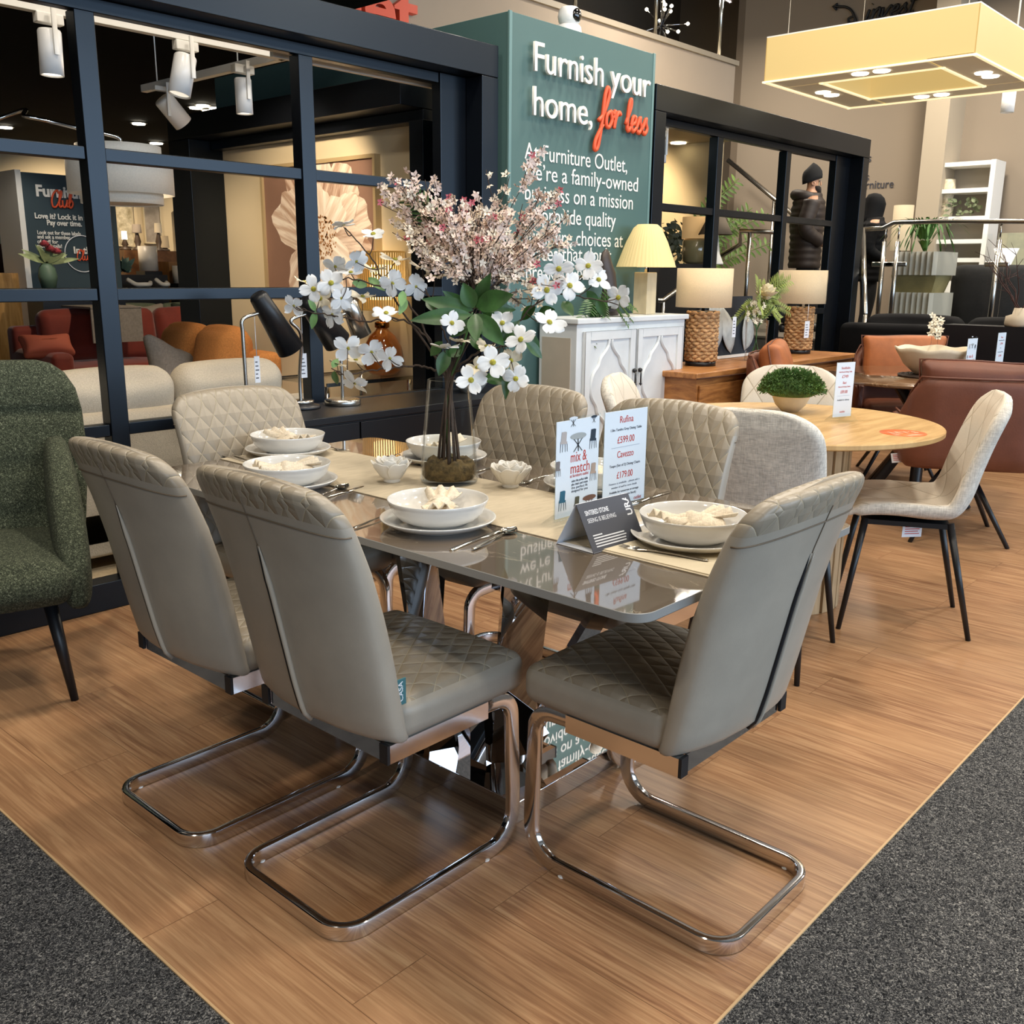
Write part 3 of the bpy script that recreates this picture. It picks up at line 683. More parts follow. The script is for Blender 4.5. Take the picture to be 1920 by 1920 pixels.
def dogwood(label, main, flowers, leaves=(), seed=0, offs=(0, 0)):
    """main: branch course, flowers: (px, py, depth shift, seen from: f front / b back / s side, scale, cream)"""
    R_ = random.Random(seed); t = thing('dogwood_branch', label, 'flower branch', ROOT, 0, 'white dogwood branches in the glass vase')
    a = R_.uniform(0, 6.28); base = Vector((.035*math.cos(a), .035*math.sin(a), .03)); k = len(main)
    pts = [base, Vector((base.x*.6, base.y*.6, .15))]+[V3(x, y, offs[0]+(offs[1]-offs[0])*i/(k-1)) for i, (x, y) in enumerate(main)]
    crv = spline(pts, 6); mb = MB(); n = len(crv)
    crv = [p+Vector((R_.uniform(-1, 1), R_.uniform(-1, 1), R_.uniform(-1, 1)))*(.003 if i > 12 else 0) for i, p in enumerate(crv)]
    mb.tube(crv, lambda q: .0042*(1-.62*q), 7); fl = []
    for i, f in enumerate(flowers):
        px, py, off, how = f[:4]; sc_ = f[4] if len(f) > 4 else 1; cream = len(f) > 5
        p = V3(px, py, off); j = min(range(12, n), key=lambda q: (crv[q]-p).length+.0*q); b0 = crv[max(12, j-3)]
        vd = cam_dir(p); rv = Vector((R_.uniform(-1, 1), R_.uniform(-1, 1), R_.uniform(-.6, 1)))
        face = {'f': vd+rv*.45+Vector((0, 0, .15)), 'b': -vd*1.0+rv*.65+Vector((0, 0, .35)), 's': vd*.12+rv*.35+Vector((0, 0, .9))}[how]; face.normalize()
        if (b0-p).length > .008:
            mid = (b0+p)/2-face*.014; mb.tube(spline([b0, mid, p-face*.003], 5), lambda q: .0017*(1-.3*q), 6)
        fl.append((p, face, seed*31+i, sc_, cream))
    mb.build('stem', M['twig'], t)
    for a_ in fl: put_flower(t, *a_)
    if leaves:
        for cm, key in ((0, 'leaf'), (1, 'leaf2')):
            sel = [l for l in leaves if l[5] == cm]
            if not sel: continue
            q = MB()
            for (x0, y0, x1, y1, off, _, w) in sel:
                b_, e_ = V3(x0, y0, off), V3(x1, y1, off+R_.uniform(-.04, .04)); leaf_into(q, b_, e_, w, cam_dir(b_)+Vector((R_.uniform(-.4, .4), R_.uniform(-.4, .4), .3)))
            q.build('leaves', M[key], t)
    return t
dogwood('white dogwood branch reaching to the highest flower at upper left', [(836, 712), (800, 648), (757, 588), (722, 535), (703, 492), (672, 455), (646, 426)],
        [(644, 423, .02, 's'), (700, 440, .03, 's'), (668, 491, .0, 'b'), (741, 488, .04, 's', 1.05, 1), (735, 531, -.05, 'b'), (700, 505, .06, 's', .9, 1)], [(690, 520, 722, 545, .03, 1, .013), (756, 545, 752, 575, -.03, 1, .012), (762, 560, 748, 590, -.02, 1, .012)], 1, (0, .03))
dogwood('white dogwood branch ending in the flower beside the black lamp', [(838, 712), (815, 655), (778, 612), (735, 596), (690, 602), (645, 596), (600, 588), (555, 577)],
        [(550, 573, .0, 'b', .8), (622, 590, .0, 'b'), (680, 557, .05, 's', .9, 1), (724, 588, -.08, 's', .95), (640, 570, .02, 'b', .9), (600, 560, .05, 'f', .9, 1)], [(592, 583, 578, 562, .0, 1, .010), (592, 583, 584, 618, .0, 1, .011)], 2, (0, .0))
dogwood('white dogwood branch with open faced pair before the black post', [(840, 712), (812, 650), (770, 575), (735, 545), (695, 532), (655, 522), (625, 530)],
        [(621, 531, -.02, 'f', 1.05), (588, 542, .0, 'f'), (628, 500, .04, 'b'), (658, 512, .03, 's', .9), (570, 530, .05, 's', .9, 1), (640, 560, -.03, 'b', .9)], [(660, 530, 690, 535, .0, 1, .014)], 3, (0, -.01))
dogwood('white dogwood branch lying lowest to the left above the console', [(836, 712), (815, 694), (785, 686), (740, 690), (690, 695), (650, 702), (622, 692)],
        [(652, 653, -.02, 'b', 1.05), (696, 660, -.04, 'b', 1.05), (730, 672, -.05, 'b', .95), (667, 676, .02, 's', .9, 1), (664, 719, -.04, 'b', 1.05), (633, 684, .02, 's', .7, 1)], [(627, 695, 632, 722, 0, 0, .012), (623, 690, 634, 672, 0, 1, .010)], 4, (0, -.03))
dogwood('short dogwood branch over the middle of the vase rim', [(842, 712), (846, 678), (838, 640), (820, 585), (795, 540)],
        [(847, 606, -.10, 'f', .9), (833, 652, -.1, 's', .95), (780, 538, .02, 'b', 1), (792, 503, .06, 's', 1, 1), (862, 640, -.08, 's', .8, 1), (815, 520, .05, 's', .8, 1)], [(840, 655, 822, 705, -.08, 0, .020), (800, 560, 815, 585, 0, 0, .012), (830, 640, 806, 668, -.05, 0, .015)], 5, (0, .02))
dogwood('white dogwood branch arching right in front of the teal panel', [(846, 712), (880, 672), (925, 645), (970, 605), (1005, 570), (1050, 552), (1105, 560), (1160, 572)],
        [(1048, 504, -.02, 'f', 1.05), (1103, 499, .0, 'f', 1.05), (1025, 544, -.05, 'f', 1.1), (1068, 536, -.03, 'f', 1.1), (1122, 525, .02, 'f', 1), (1160, 558, .04, 'f', 1), (1030, 605, -.10, 'f', 1.1), (1000, 548, .02, 's', .9, 1), (1092, 520, .05, 's', .9)],
        [(1055, 565, 1075, 592, -.03, 0, .016), (1005, 575, 975, 600, 0, 0, .018), (985, 620, 1012, 665, -.06, 0, .018), (1120, 560, 1135, 595, .02, 0, .015), (1100, 545, 1125, 575, .05, 0, .014), (1010, 585, 1040, 580, 0, 0, .014)], 6, (0, 0))
dogwood('white dogwood branch hanging low right over the vase rim', [(846, 712), (868, 690), (900, 668), (940, 650), (975, 648)],
        [(942, 606, -.08, 'f', .95), (977, 637, -.12, 'f', 1.1), (924, 680, -.16, 'f', 1.15), (883, 713, -.14, 'f', 1.05), (967, 710, -.12, 'f', .95), (958, 676, -.08, 'f', .9, 1), (895, 690, -.08, 's', .85, 1), (912, 650, -.05, 's', .8, 1)],
        [(950, 690, 948, 750, -.10, 0, .013), (905, 705, 950, 718, -.06, 0, .016), (985, 640, 1018, 672, -.08, 0, .016), (940, 640, 975, 600, -.03, 0, .018)], 7, (0, -.1))
# broad green leaves
t = thing('leafy_stem', 'stem with large glossy green leaves at the heart of the bouquet', 'leafy stem', ROOT)
g = MB(); g.tube(spline([(.01, .0, .03), (.0, .005, .15), V3(846, 712), V3(868, 650, -.03), V3(886, 585, -.05)], 6), lambda q: .0045*(1-.4*q), 7); g.build('stem', M['leaf'], t)
g = MB()
for x0, y0, x1, y1, o0, w in ((888, 578, 868, 530, -.05, .024), (890, 575, 920, 512, -.03, .020), (892, 575, 962, 552, -.05, .030), (888, 582, 790, 560, -.03, .022), (886, 590, 768, 600, -.07, .024), (890, 588, 893, 640, -.12, .022), (893, 588, 945, 648, -.10, .026), (890, 580, 905, 520, .04, .022), (885, 585, 830, 545, .03, .018), (895, 580, 968, 580, .02, .024), (888, 600, 845, 632, -.02, .018), (900, 590, 960, 620, .0, .022), (870, 650, 838, 668, -.02, .018), (880, 630, 915, 660, -.03, .018)):
    b_ = V3(x0, y0, o0); e_ = V3(x1, y1, o0+rnd.uniform(-.06, .03)); leaf_into(g, b_, e_, w, cam_dir(b_)+Vector((rnd.uniform(-.3, .3), rnd.uniform(-.3, .3), .35)), .12)
g.build('leaves', M['leaf'], t)
# pink blossom sprays
def blossom_into(mb, p, face, s, R_, mi):
    face = face.normalized(); a = face.orthogonal().normalized(); b_ = face.cross(a)
    for k in range(5):
        th = 2*PI*k/5+R_.uniform(-.2, .2); d = a*math.cos(th)+b_*math.sin(th); e = face.cross(d); lift = R_.uniform(.1, .6)
        c0 = p; c1 = p+d*s*.55+e*s*.30+face*s*.12; c2 = p+d*s+face*s*lift*.7; c3 = p+d*s*.55-e*s*.30+face*s*.12
        mb.add([c0, c1, c2, c3], [(0, 1, 2, 3)], mi, True)
def spray(label, tips, seed, hub=(895, 560), off=0, cream=0, dens=1.0):
    R_ = random.Random(seed); t = thing('blossom_spray', label, 'flower spray', ROOT, 0, 'pink blossom sprays in the glass vase')
    st = MB(); bl = MB(); a = R_.uniform(0, 6.28); base = Vector((.03*math.cos(a), .03*math.sin(a), .03))
    for ti, (tx, ty, to) in enumerate(tips):
        hub_p = V3(hub[0]+R_.uniform(-12, 12), hub[1]+R_.uniform(-10, 10), off*.5); tip = V3(tx, ty, to)
        mid = (hub_p+tip)/2+Vector((R_.uniform(-.02, .02), R_.uniform(-.02, .02), .02))
        pts = ([base, Vector((base.x*.5, base.y*.5, .2)), V3(846+R_.uniform(-10, 10), 700)] if ti == 0 else [])+[hub_p, mid, tip]
        cv = spline(pts, 7); st.tube(cv, lambda q: .0030*(1-.75*q), 6); n = len(cv); s0 = n-13
        segs = cv[s0:]
        twigs = [segs]
        for k in range(int(6*dens)):
            i = R_.randint(2, len(segs)-3); p0 = segs[i]; d = (segs[i+1]-segs[i]).normalized(); rv = Vector((R_.uniform(-1, 1), R_.uniform(-1, 1), R_.uniform(-.3, 1))); e = p0+(d+rv*.55).normalized()*R_.uniform(.05, .12)
            tw = spline([p0, (p0+e)/2+rv*.006, e], 4); st.tube(tw, .0011, 5); twigs.append(tw)
        for tw in twigs:
            ln = sum((tw[i+1]-tw[i]).length for i in range(len(tw)-1)); cnt = int(ln/.0150*dens)
            for k in range(cnt):
                u = R_.random()**.8; i = min(len(tw)-2, int(u*(len(tw)-1))); p = tw[i].lerp(tw[i+1], R_.random())+Vector((R_.uniform(-1, 1), R_.uniform(-1, 1), R_.uniform(-1, 1)))*.012
                fc = cam_dir(p)*.5+Vector((R_.uniform(-1, 1), R_.uniform(-1, 1), R_.uniform(-.5, 1)))
                blossom_into(bl, p, fc, R_.uniform(.0115, .0165), R_, 1 if R_.random() < (.75 if cream else .28) else 0)
            for k in range(1 if R_.random() < .13 else 0): blossom_into(bl, tw[-1]+Vector((0, 0, .004)), cam_dir(tw[-1]), .012, R_, 2); blossom_into(bl, tw[-1]+Vector((0.004, 0, .01)), Vector((0, 0, 1)), .010, R_, 2)
    st.build('stem', M['twig'], t); bl.build('blossoms', [M['blossom'], M['blossomcream'], M['bud']], t)
    return t
spray('pink blossom spray reaching furthest up and left before the painting', [(705, 345, .08), (745, 345, .05), (760, 400, .1)], 21)
spray('pale pink blossom spray rising left of centre toward the thin rail', [(808, 342, .03), (830, 385, .0), (785, 375, .06)], 22)
spray('upright pink blossom spray in front of the black frame jamb', [(878, 385, .03), (850, 420, -.03), (905, 430, .0)], 23)
spray('cream tipped blossom spray beside the teal panel edge', [(925, 362, .02), (950, 400, .06), (900, 395, -.02)], 24, cream=.4)
spray('blossom spray reaching highest right across the word business', [(1004, 308, .05), (1050, 360, .0), (1000, 385, .03)], 25)
spray('pink blossom spray pointing right across the word quality', [(1050, 425, -.04), (1070, 448, .02), (1010, 450, .06)], 26)
spray('cream blossom spray drooping right under the word choices', [(1018, 480, .04), (1000, 530, -.03), (975, 570, .03)], 27, cream=1, dens=.8)
spray('cream and green tinted blossom spray at left of the bouquet', [(770, 455, .05), (755, 430, .1), (790, 490, .03)], 28, cream=1)
spray('dense pink blossom spray in the middle of the bouquet', [(860, 470, -.06), (925, 460, -.08), (890, 440, .08), (940, 500, .0)], 29, dens=1.1)
spray('low pink blossom spray just above the broad leaves', [(830, 510, -.05), (960, 520, -.05), (985, 490, .0)], 30, dens=.9)
# thin dark fronds
t = thing('slender_frond', 'thin dark green frond at upper left of the bouquet', 'frond', ROOT)
g = MB(); cv = spline([(.0, .02, .03), (.0, .01, .2), V3(850, 690, .02), V3(870, 560, .03), V3(820, 430, .05), V3(768, 365, .06)], 8); g.tube(cv, lambda q: .002*(1-.6*q), 6); g.build('stem', M['leaf'], t)
g = MB()
for i in range(30, len(cv)-1):
    for s_ in (-1, 1):
        d = (cv[i+1]-cv[i]).normalized(); sd = d.cross(cam_dir(cv[i])).normalized(); leaf_into(g, cv[i], cv[i]+d*.045+sd*s_*.045, .0035, cam_dir(cv[i]), .1)
g.build('leaflets', M['leaf'], t)
# ================================================================ signs on tables
ICON = {}
def icon_mat(h):
    if h not in ICON: ICON[h] = mat('print_'+h.strip('#'), h, .7)
    return ICON[h]
def print_chair(t, x, z, s, col, legs='#4a4a4e', name='printed_chair'):
    g = MB(); y = -.0016
    g.quad([(x-.4*s, y, z+.35*s), (x+.35*s, y, z+.38*s), (x+.42*s, y, z+1.25*s), (x+.2*s, y, z+1.32*s), (x-.3*s, y, z+1.3*s)])
    g.quad([(x-.5*s, y-.0002, z+.25*s), (x+.45*s, y-.0002, z+.2*s), (x+.48*s, y-.0002, z+.42*s), (x-.45*s, y-.0002, z+.48*s)])
    for a, b in ((-.45, -.5), (-.15, -.2), (.15, .2), (.42, .5)): g.quad([(x+a*s, y-.0001, z+.25*s), (x+(a+.07)*s, y-.0001, z+.25*s), (x+(b+.05)*s, y-.0001, z-.5*s), (x+b*s, y-.0001, z-.5*s)], 1)
    return g.build(name, [icon_mat(col), icon_mat(legs)], t)
def print_table(t, x, z, s, col, legs='#1b1b1d'):
    g = MB(); y = -.0016; g.quad([(x+s*math.cos(2*PI*i/20), y, z+.26*s*math.sin(2*PI*i/20)) for i in range(20)])
    for a, b in ((-.55, .5), (.5, -.55), (-.05, .03)): g.quad([(x+a*s-.05*s, y-.0001, z-.2*s), (x+a*s+.05*s, y-.0001, z-.2*s), (x+b*s+.05*s, y-.0001, z-1.2*s), (x+b*s-.05*s, y-.0001, z-1.2*s)], 1)
    return g.build('printed_table', [icon_mat(col), icon_mat(legs)], t)
def sign_holder(name, label, loc, rz, w, h, lines, group=None, icons=None, lean=0):
    """upright clear menu holder: panel, foot and a printed card; local x across, facing -y"""
    t = thing(name, label, 'sign', loc, rz, group)
    g = MB(); g.box(-w/2-.004, w/2+.004, -.0028, -.0016, .012, h+.02); g.box(-w/2-.004, w/2+.004, .0014, .0026, .012, h+.02)
    for sx in (-1, 1): g.box(sx*(w/2+.003)-.001, sx*(w/2+.003)+.001, -.0016, .0014, .02, h+.02)
    g.build('clear_panel', M['acrylic'], t)
    g = MB()
    for sy in (-1, 1):
        q = [(-w/2-.004, sy*.002, .030), (w/2+.004, sy*.002, .030), (w/2+.004, sy*.038, .0025), (-w/2-.004, sy*.038, .0025)]
        g.quad(q); g.quad([(x, y, z-.0022) for x, y, z in q][::-1])
        for a, b in ((0, 1), (1, 2), (2, 3), (3, 0)): A, B = q[a], q[b]; g.quad([A, B, (B[0], B[1], B[2]-.0022), (A[0], A[1], A[2]-.0022)])
    g.build('foot', M['acrylic'], t)
    g = MB(); g.box(-w/2, w/2, -.0008, .0008, .018, h+.014); card = g.build('printed_card', M['paper'], t)
    for (s_, sz, x, z, m_, al, ft) in lines: text(s_, sz, (x, -.0012, z), (1, 0, 0), (0, 0, 1), m_, card, 'lettering', .0002, al, ft)
    if icons: icons(card)
    return t
def mixmatch(c, k=1.0, w=.165, h=.235):
    z = lambda f: .018+h*f
    print_chair(c, -.054*k, z(.72), .026*k, '#b7aba6'); print_table(c, .0*k, z(.80), .030*k, '#a9aaa8'); print_chair(c, .056*k, z(.70), .026*k, '#26323f', '#26323f')
    print_chair(c, -.074*k, z(.47), .020*k, '#7d736f'); print_chair(c, .060*k, z(.36), .024*k, '#b49a88'); print_chair(c, -.055*k, z(.13), .026*k, '#256079', '#2b4a55'); print_chair(c, .0, z(.06), .022*k, '#55503c'); print_table(c, .048*k, z(.14), .026*k, '#7a5340', '#5a3a2b')
    print_table(c, -.02*k, z(.985), .016*k, '#d7dbe0'); print_table(c, .058*k, z(.97), .012*k, '#26323f')
def mm_lines(k):
    r, gk = M['redink'], M['greyink']; s = k
    return [('mix &', .036*s, -.028*s, .018+.235*s*.545, r, 'LEFT', .060*s), ('match', .036*s, -.028*s, .018+.235*s*.43, r, 'LEFT', .072*s), ('at furniture outlet', .011*s, -.028*s, .018+.235*s*.39, r, 'LEFT', .070*s)]+[(b, .0085*s, -.022*s, .018+.235*s*f, M['ink'], 'LEFT', .062*s) for b, f in (('select the perfect table', .34), ('plus chairs and create', .305), ('the perfect fit', .27), ('designed for you', .235))]
sign_holder('mix_and_match_sign', 'acrylic holder with mix and match card on the stone table', (1.765, 1.388, TR), 0, .160, .232, mm_lines(1), None, lambda c: mixmatch(c))
I, R2, G2 = M['ink'], M['redink'], M['greyink']
sign_holder('price_sign', 'acrylic holder with white £599.00 price card on the stone table', (1.938, 1.375, TR), -3, .165, .238,
            [('Rufina', .024, 0, .222, R2, 'CENTER', .052), ('1.8m Tundra Grey Dining Table', .009, 0, .203, I, 'CENTER', .120), ('£599.00', .024, 0, .172, R2, 'CENTER', .066), ('_______________________', .010, 0, .163, G2, 'CENTER', .11), ('Cavezzo', .024, 0, .136, R2, 'CENTER', .064), ('Taupe (Set of 2) Dining Chairs', .009, 0, .114, I, 'CENTER', .120), ('£179.00', .024, 0, .084, R2, 'CENTER', .062),
             ('Finance is available - please ask a', .007, 0, .070, G2, 'CENTER', .12), ('member of staff for more details', .007, 0, .060, G2, 'CENTER', .10), ('Available for tomorrow or arrange', .008, 0, .048, I, 'CENTER', .115), ('delivery (Brand New Stock)', .008, 0, .038, I, 'CENTER', .095), ('outlet', .014, .055, .021, R2, 'CENTER', .03)])
# dark tent card
t = thing('tent_card', 'folded dark grey sintered stone tent card on the near table end', 'card', (1.668, 1.240, T0), -4)
g = MB(); a, b_, hh, w = .055, .055, .098, .086
g.quad([(-w, -a, 0), (w, -a, 0), (w, -.001, hh), (-w, -.001, hh)]); g.build('dark_face', mat('charcoal_card', '#4b4e58', .6), t, solid=.0012)
g = MB(); g.quad([(-w, b_, 0), (w, b_, 0), (w, .0005, hh), (-w, .0005, hh)]); g.build('back_face', M['paper'], t, solid=.0012)
g = MB(); g.quad([(-w+.001, -a, .001), (w-.001, -a, .001), (w-.001, b_, .001), (-w+.001, b_, .001)]); g.build('base_flap', M['paper'], t, solid=.001)
nv = Vector((0, -hh, a)).normalized(); up = Vector((0, a, hh)).normalized()
def on(x, s): return Vector((x, -a, 0))+up*s+nv*.0012
text('SINTERED STONE', .0150, on(-.070, .083), (1, 0, 0), up, M['paper'], t, 'lettering', .0002, 'LEFT', .076, bold=.0003); text('SEEING IS BELIEVING', .0140, on(-.070, .066), (1, 0, 0), up, M['paper'], t, 'lettering', .0001, 'LEFT', .092)
text('URA', .026, on(.078, .062), up, (-1, 0, 0), M['paper'], t, 'lettering', .0002, 'LEFT', .048, bold=.0006)
g = MB()
for i, wd in enumerate((.030, .100, .104, .100, .098)): g.quad([on(-.070, .036-.0062*i), on(-.070+wd, .036-.0062*i), on(-.070+wd, .0388-.0062*i), on(-.070, .0388-.0062*i)])
g.build('small_print', M['paper'], t)
# ================================================================ setting: floor, partition, column
CX0, CY0 = .772, .725           # carpet edges
g = MB(); g.quad([(CX0, CY0, 0), (14, CY0, 0), (14, 3.69, 0), (CX0, 3.69, 0)]); structure(g.build('floor', M['floor']))
g = MB(); g.quad([(-6, -8, -.002), (16, -8, -.002), (16, CY0, -.002), (-6, CY0, -.002)]); g.quad([(-6, CY0, -.002), (CX0, CY0, -.002), (CX0, 3.69, -.002), (-6, 3.69, -.002)])
structure(g.build('floor_carpet', M['carpet']))
g = MB(); g.box(CX0-.004, CX0+.001, CY0, 3.69, -.002, .0015); g.box(CX0-.004, 14, CY0-.004, CY0+.001, -.002, .0015); structure(g.build('trim_1', mat('floor_edge_strip', '#c9a77c', .4)))
g = MB(); g.quad([(-6, 3.69, -.001), (4.05, 3.69, -.001), (4.05, 16, -.001), (-6, 16, -.001)]); structure(g.build('floor_showroom', mat('pale_showroom_carpet', '#a99a80', .95, var=.1, scale=60)))
g = MB(); g.quad([(4.05, 3.69, -.001), (16, 3.69, -.001), (16, 16, -.001), (4.05, 16, -.001)]); structure(g.build('floor_back', mat('dark_back_carpet', '#4a4741', .95, var=.2, scale=90)))
WY = 3.69
def partition(name, label, x0, x1, posts, zt, rails, depth=.10, iw=.18, front=-.0, head=.12, lift=.0, jl=True, jr=True, base=True):
    """black box frame with slim inner posts and bars; front face at y = WY"""
    t = thing(name, label, 'partition frame', ((x0+x1)/2, WY, 0)); ox = (x0+x1)/2; g = MB()
    def bx(n, a, b, c, d, e, f, bv=.004):
        q = MB(); q.box(a-ox, b-ox, c, d, e, f, bv, seg=1); return q.build(n, M['frame'], t)
    bx('head_beam', x0, x1, -.10, depth, zt-head, zt)
    if jr: bx('jamb', x1-.12, x1, -.10, depth, 0, zt-head-.001); bx('inner_jamb', x1-.12-iw, x1-.121, .012, .075, 0, zt-head-.001)
    if jl: bx('jamb', x0, x0+.12, -.10, depth, 0, zt-head-.001); bx('inner_jamb', x0+.121, x0+.17, .012, .075, 0, zt-head-.001)
    a0, a1 = (x0+.17 if jl else x0), (x1-.12-iw if jr else x1)
    bx('inner_head', a0+.001, a1-.001, .02, .07, zt-head-.05, zt-head-.001)
    for p in posts: bx('post', p, p+.075, 0, .07, 0, zt-head-.052)
    xs = [a0]+[c for p in posts for c in (p, p+.075)]+[a1]
    for z in rails:
        for a, b in zip(xs[::2], xs[1::2]): bx('glazing_bar', a, b, .008, .062, z-.024, z+.024)
    if base:
        bx('kick_board', a0, a1, -.004, .09, 0, .116)
    return t
partition('glazed_partition', 'long black box frame partition left of the teal column', -.8, 3.845, [.775, 1.737, 2.698], 2.441, (1.752, 1.243, .722), head=.15)
partition('glazed_partition', 'shorter black box frame partition right of the teal column', 5.245, 8.45, [6.155, 7.165], 2.46, (1.765, 1.05), head=.15, iw=.27, base=False)
# teal column with lettering
t = thing('teal_column', 'tall teal column with white lettering Furnish your home', 'column', (4.68, 3.68, 0))
PX0, PX1, PY = 3.89, 5.170, 3.56
g = MB(); g.box(PX0-4.68, PX1-4.68, PY-3.68, 2.6, 0, 2.606, .003, seg=1); g.build('column_body', M['teal'], t)
g = MB(); g.box(PX0-4.68-.004, PX0-4.68+.018, PY-3.68-.004, PY-3.68+.01, 0, 2.609, .002, seg=1); g.box(PX1-4.68-.018, PX1-4.68+.004, PY-3.68-.004, PY-3.68+.01, 0, 2.609, .002, seg=1); g.build('corner_strip', mat('teal_edge', '#648483', .45), t)
def panel_text(s, pxl, pyl, pxr, size, m_, ext, off, name='lettering', bold=0):
    A = at(pxl, pyl, 'y', PY); B = at(pxr, pyl, 'y', PY)
    return text(s, size, (A.x-4.68, PY-3.68-off, A.z), (1, 0, 0), (0, 0, 1), m_, t, name, ext, 'LEFT', B.x-A.x, bold)
panel_text('Furnish your', 989, 133, 1209, .205, M['white'], .007, .030, 'raised_lettering'); panel_text('home,', 988, 216, 1099, .205, M['white'], .007, .030, 'raised_lettering')
A = at(1113, 236, 'y', PY); B = at(1206, 236, 'y', PY)
script_text('for less', .085, (A.x-4.68, PY-3.68-.03, A.z), (1, 0, 0), (0, 0, 1), M['orange'], t, 'raised_lettering', .012, .12, B.x-A.x)
for s, l, y, r_ in (('At Furniture Outlet,', 983, 297, 1176), ('we\u2019re a family-owned', 983, 335, 1196), ('business on a mission', 982, 374, 1185), ('to provide quality', 985, 415, 1154), ('furniture choices at', 984, 456, 1167), ('prices that don\u2019t', 984, 488, 1144), ('break the bank', 984, 524, 1120)):
    panel_text(s, l, y, r_, .118, M['white'], .0008, .002)
# ---------------------------------------------------------------- upper storey front with red lettering, parapet and balustrade
FY = 6.05
g = MB(); g.box(-6, 10.37, FY, FY+.12, 2.86, 3.62); structure(g.build('wall_upper', M['beige']))
g = MB(); g.box(-6, 10.40, FY-.03, FY+.16, 3.62, 3.67); structure(g.build('trim_2', mat('parapet_cap', '#8f8575', .6)))
t = thing('shop_name_sign', 'orange red raised letters on the upper wall above the black frame', 'sign', (4.4, FY, 3.0))
A = at(400, 50, 'y', FY); B = at(774, 50, 'y', FY); zb = at(735, 62, 'y', FY).z
text('Outlet', .46, (A.x-4.4, -.03, zb-3.0), (1, 0, 0), (0, 0, 1), mat('red_letter', '#c8401f', .45), t, 'raised_letter', .03, 'LEFT', B.x-A.x, .012)
t = thing('balustrade', 'glass balustrade with slim posts on top of the upper parapet', 'balustrade', (7.6, FY+.06, 3.67))
g = MB(); g.box(-6, 2.7, -.005, .005, .06, .95); g.build('glass_pane', M['acrylic'], t)
for x in (-2.6, -1.3, 0, 1.3, 2.55): g = MB(); g.cyl((x, .03, 0), (x, .03, 1.02), .02, n=10); g.build('post', M['steel'], t)
g = MB(); g.cyl((-6, .03, 1.03), (2.7, .03, 1.03), .022, n=10); g.build('handrail', M['steel'], t)
for px, py, yy, sc_, lb in ((1240, 48, 7.6, 1, 'sputnik chandelier of thin rods and bulbs behind upper glass balustrade'), (968, 8, 7.4, .8, 'second chandelier hanging above the parapet left of the first')):
    c_ = at(px, py, 'y', yy); t = thing('chandelier', lb, 'light', c_, 0, 'chandeliers on the upper floor'); g = MB(); b = MB(); R_ = random.Random(int(px))
    for k in range(16): d = Vector((R_.uniform(-1, 1), R_.uniform(-1, 1), R_.uniform(-1, 1))).normalized()*R_.uniform(.25, .42)*sc_; g.cyl((0, 0, 0), d, .010, n=6); b.lathe([(0, -.025), (.02, -.012), (.025, 0), (.02, .012), (0, .025)], d, n=10)
    g.cyl((0, 0, 0), (0, 0, 5.58-c_.z), .006, n=6); g.build('rods', M['chrome'], t); b.build('bulbs', mat('small_bulb', '#ffffff', .5, emit='#fff1d4', estr=4), t)
# far walls
g = MB(); g.box(12, 12.1, -6, 6.9, 0, 5.6); structure(g.build('wall_far', M['taupewall']))
g = MB(); g.box(11.5, 12.0, 4.05, 4.30, 0, 5.6); structure(g.build('wall_pier', mat('pier_paint', '#a79a86', .9)))
g = MB(); g.box(6, 14, 9.2, 9.3, 3.0, 5.6); g.box(12, 14, 6.9, 7.0, 0, 5.6); structure(g.build('wall_upper_back', mat('brown_upper_wall', '#6c5f50', .9)))
g = MB(); g.box(-6, 4.05, 3.9, 16, 2.86, 2.95); structure(g.build('ceiling_showroom', M['black']))
g = MB(); g.box(-6, 14, -8, 16, 5.6, 5.7); structure(g.build('ceiling', mat('hall_ceiling', '#8d867a', .9)))
g = MB(); g.box(-6, 4.2, 15.9, 16, 0, 2.86); structure(g.build('wall_showroom', M['beigelight']))
g = MB(); g.box(-6.1, -6, -8, 16, 0, 5.6); structure(g.build('wall_left', M['beige']))
g = MB(); g.box(14, 14.1, -8, 16, 0, 5.6); structure(g.build('wall_right', M['beige']))
g = MB(); g.box(-6, 14, -8.1, -8, 0, .9); g.box(-6, 14, -8.1, -8, 4.2, 5.6); structure(g.build('wall_shopfront', M['white']))
g = MB()
for x in range(-6, 15, 2): g.box(x-.04, x+.04, -8.1, -8.0, .9, 4.2)
structure(g.build('window_1', M['frame']))
# wall text on the far wall
XW = 11.995
t = thing('wall_lettering', 'black handwritten word invest with curled arrow on far wall', 'lettering', (XW, 5, 4.2))
A = at(1622, 40, 'x', XW); B = at(1712, 34, 'x', XW); L0 = Vector((XW, 5, 4.2))
script_text('invest', .115, A-L0+Vector((-.02, 0, 0)), (0, -1, 0), (0, 0, 1), mat('black_letter', '#121212', .5), t, 'lettering', .016, .28, abs(A.y-B.y))
ar = [at(x, y, 'x', XW)-L0+Vector((-.02, 0, 0)) for x, y in ((1608, 45), (1603, 32), (1592, 36), (1595, 45), (1604, 38), (1600, 24), (1588, 14), (1564, 13))]
g = MB(); g.tube(spline(ar, 6), .014, 6); hd = [at(x, y, 'x', XW)-L0+Vector((-.02, 0, 0)) for x, y in ((1572, 8), (1563, 13), (1570, 19))]; g.tube(hd, .014, 6); g.build('arrow', mat('black_letter', '#121212', .5), t)
t = thing('wall_lettering', 'small dark word furniture on the far wall right of the frame', 'lettering', (XW, 4.9, 2.3)); L0 = Vector((XW, 4.9, 2.3))
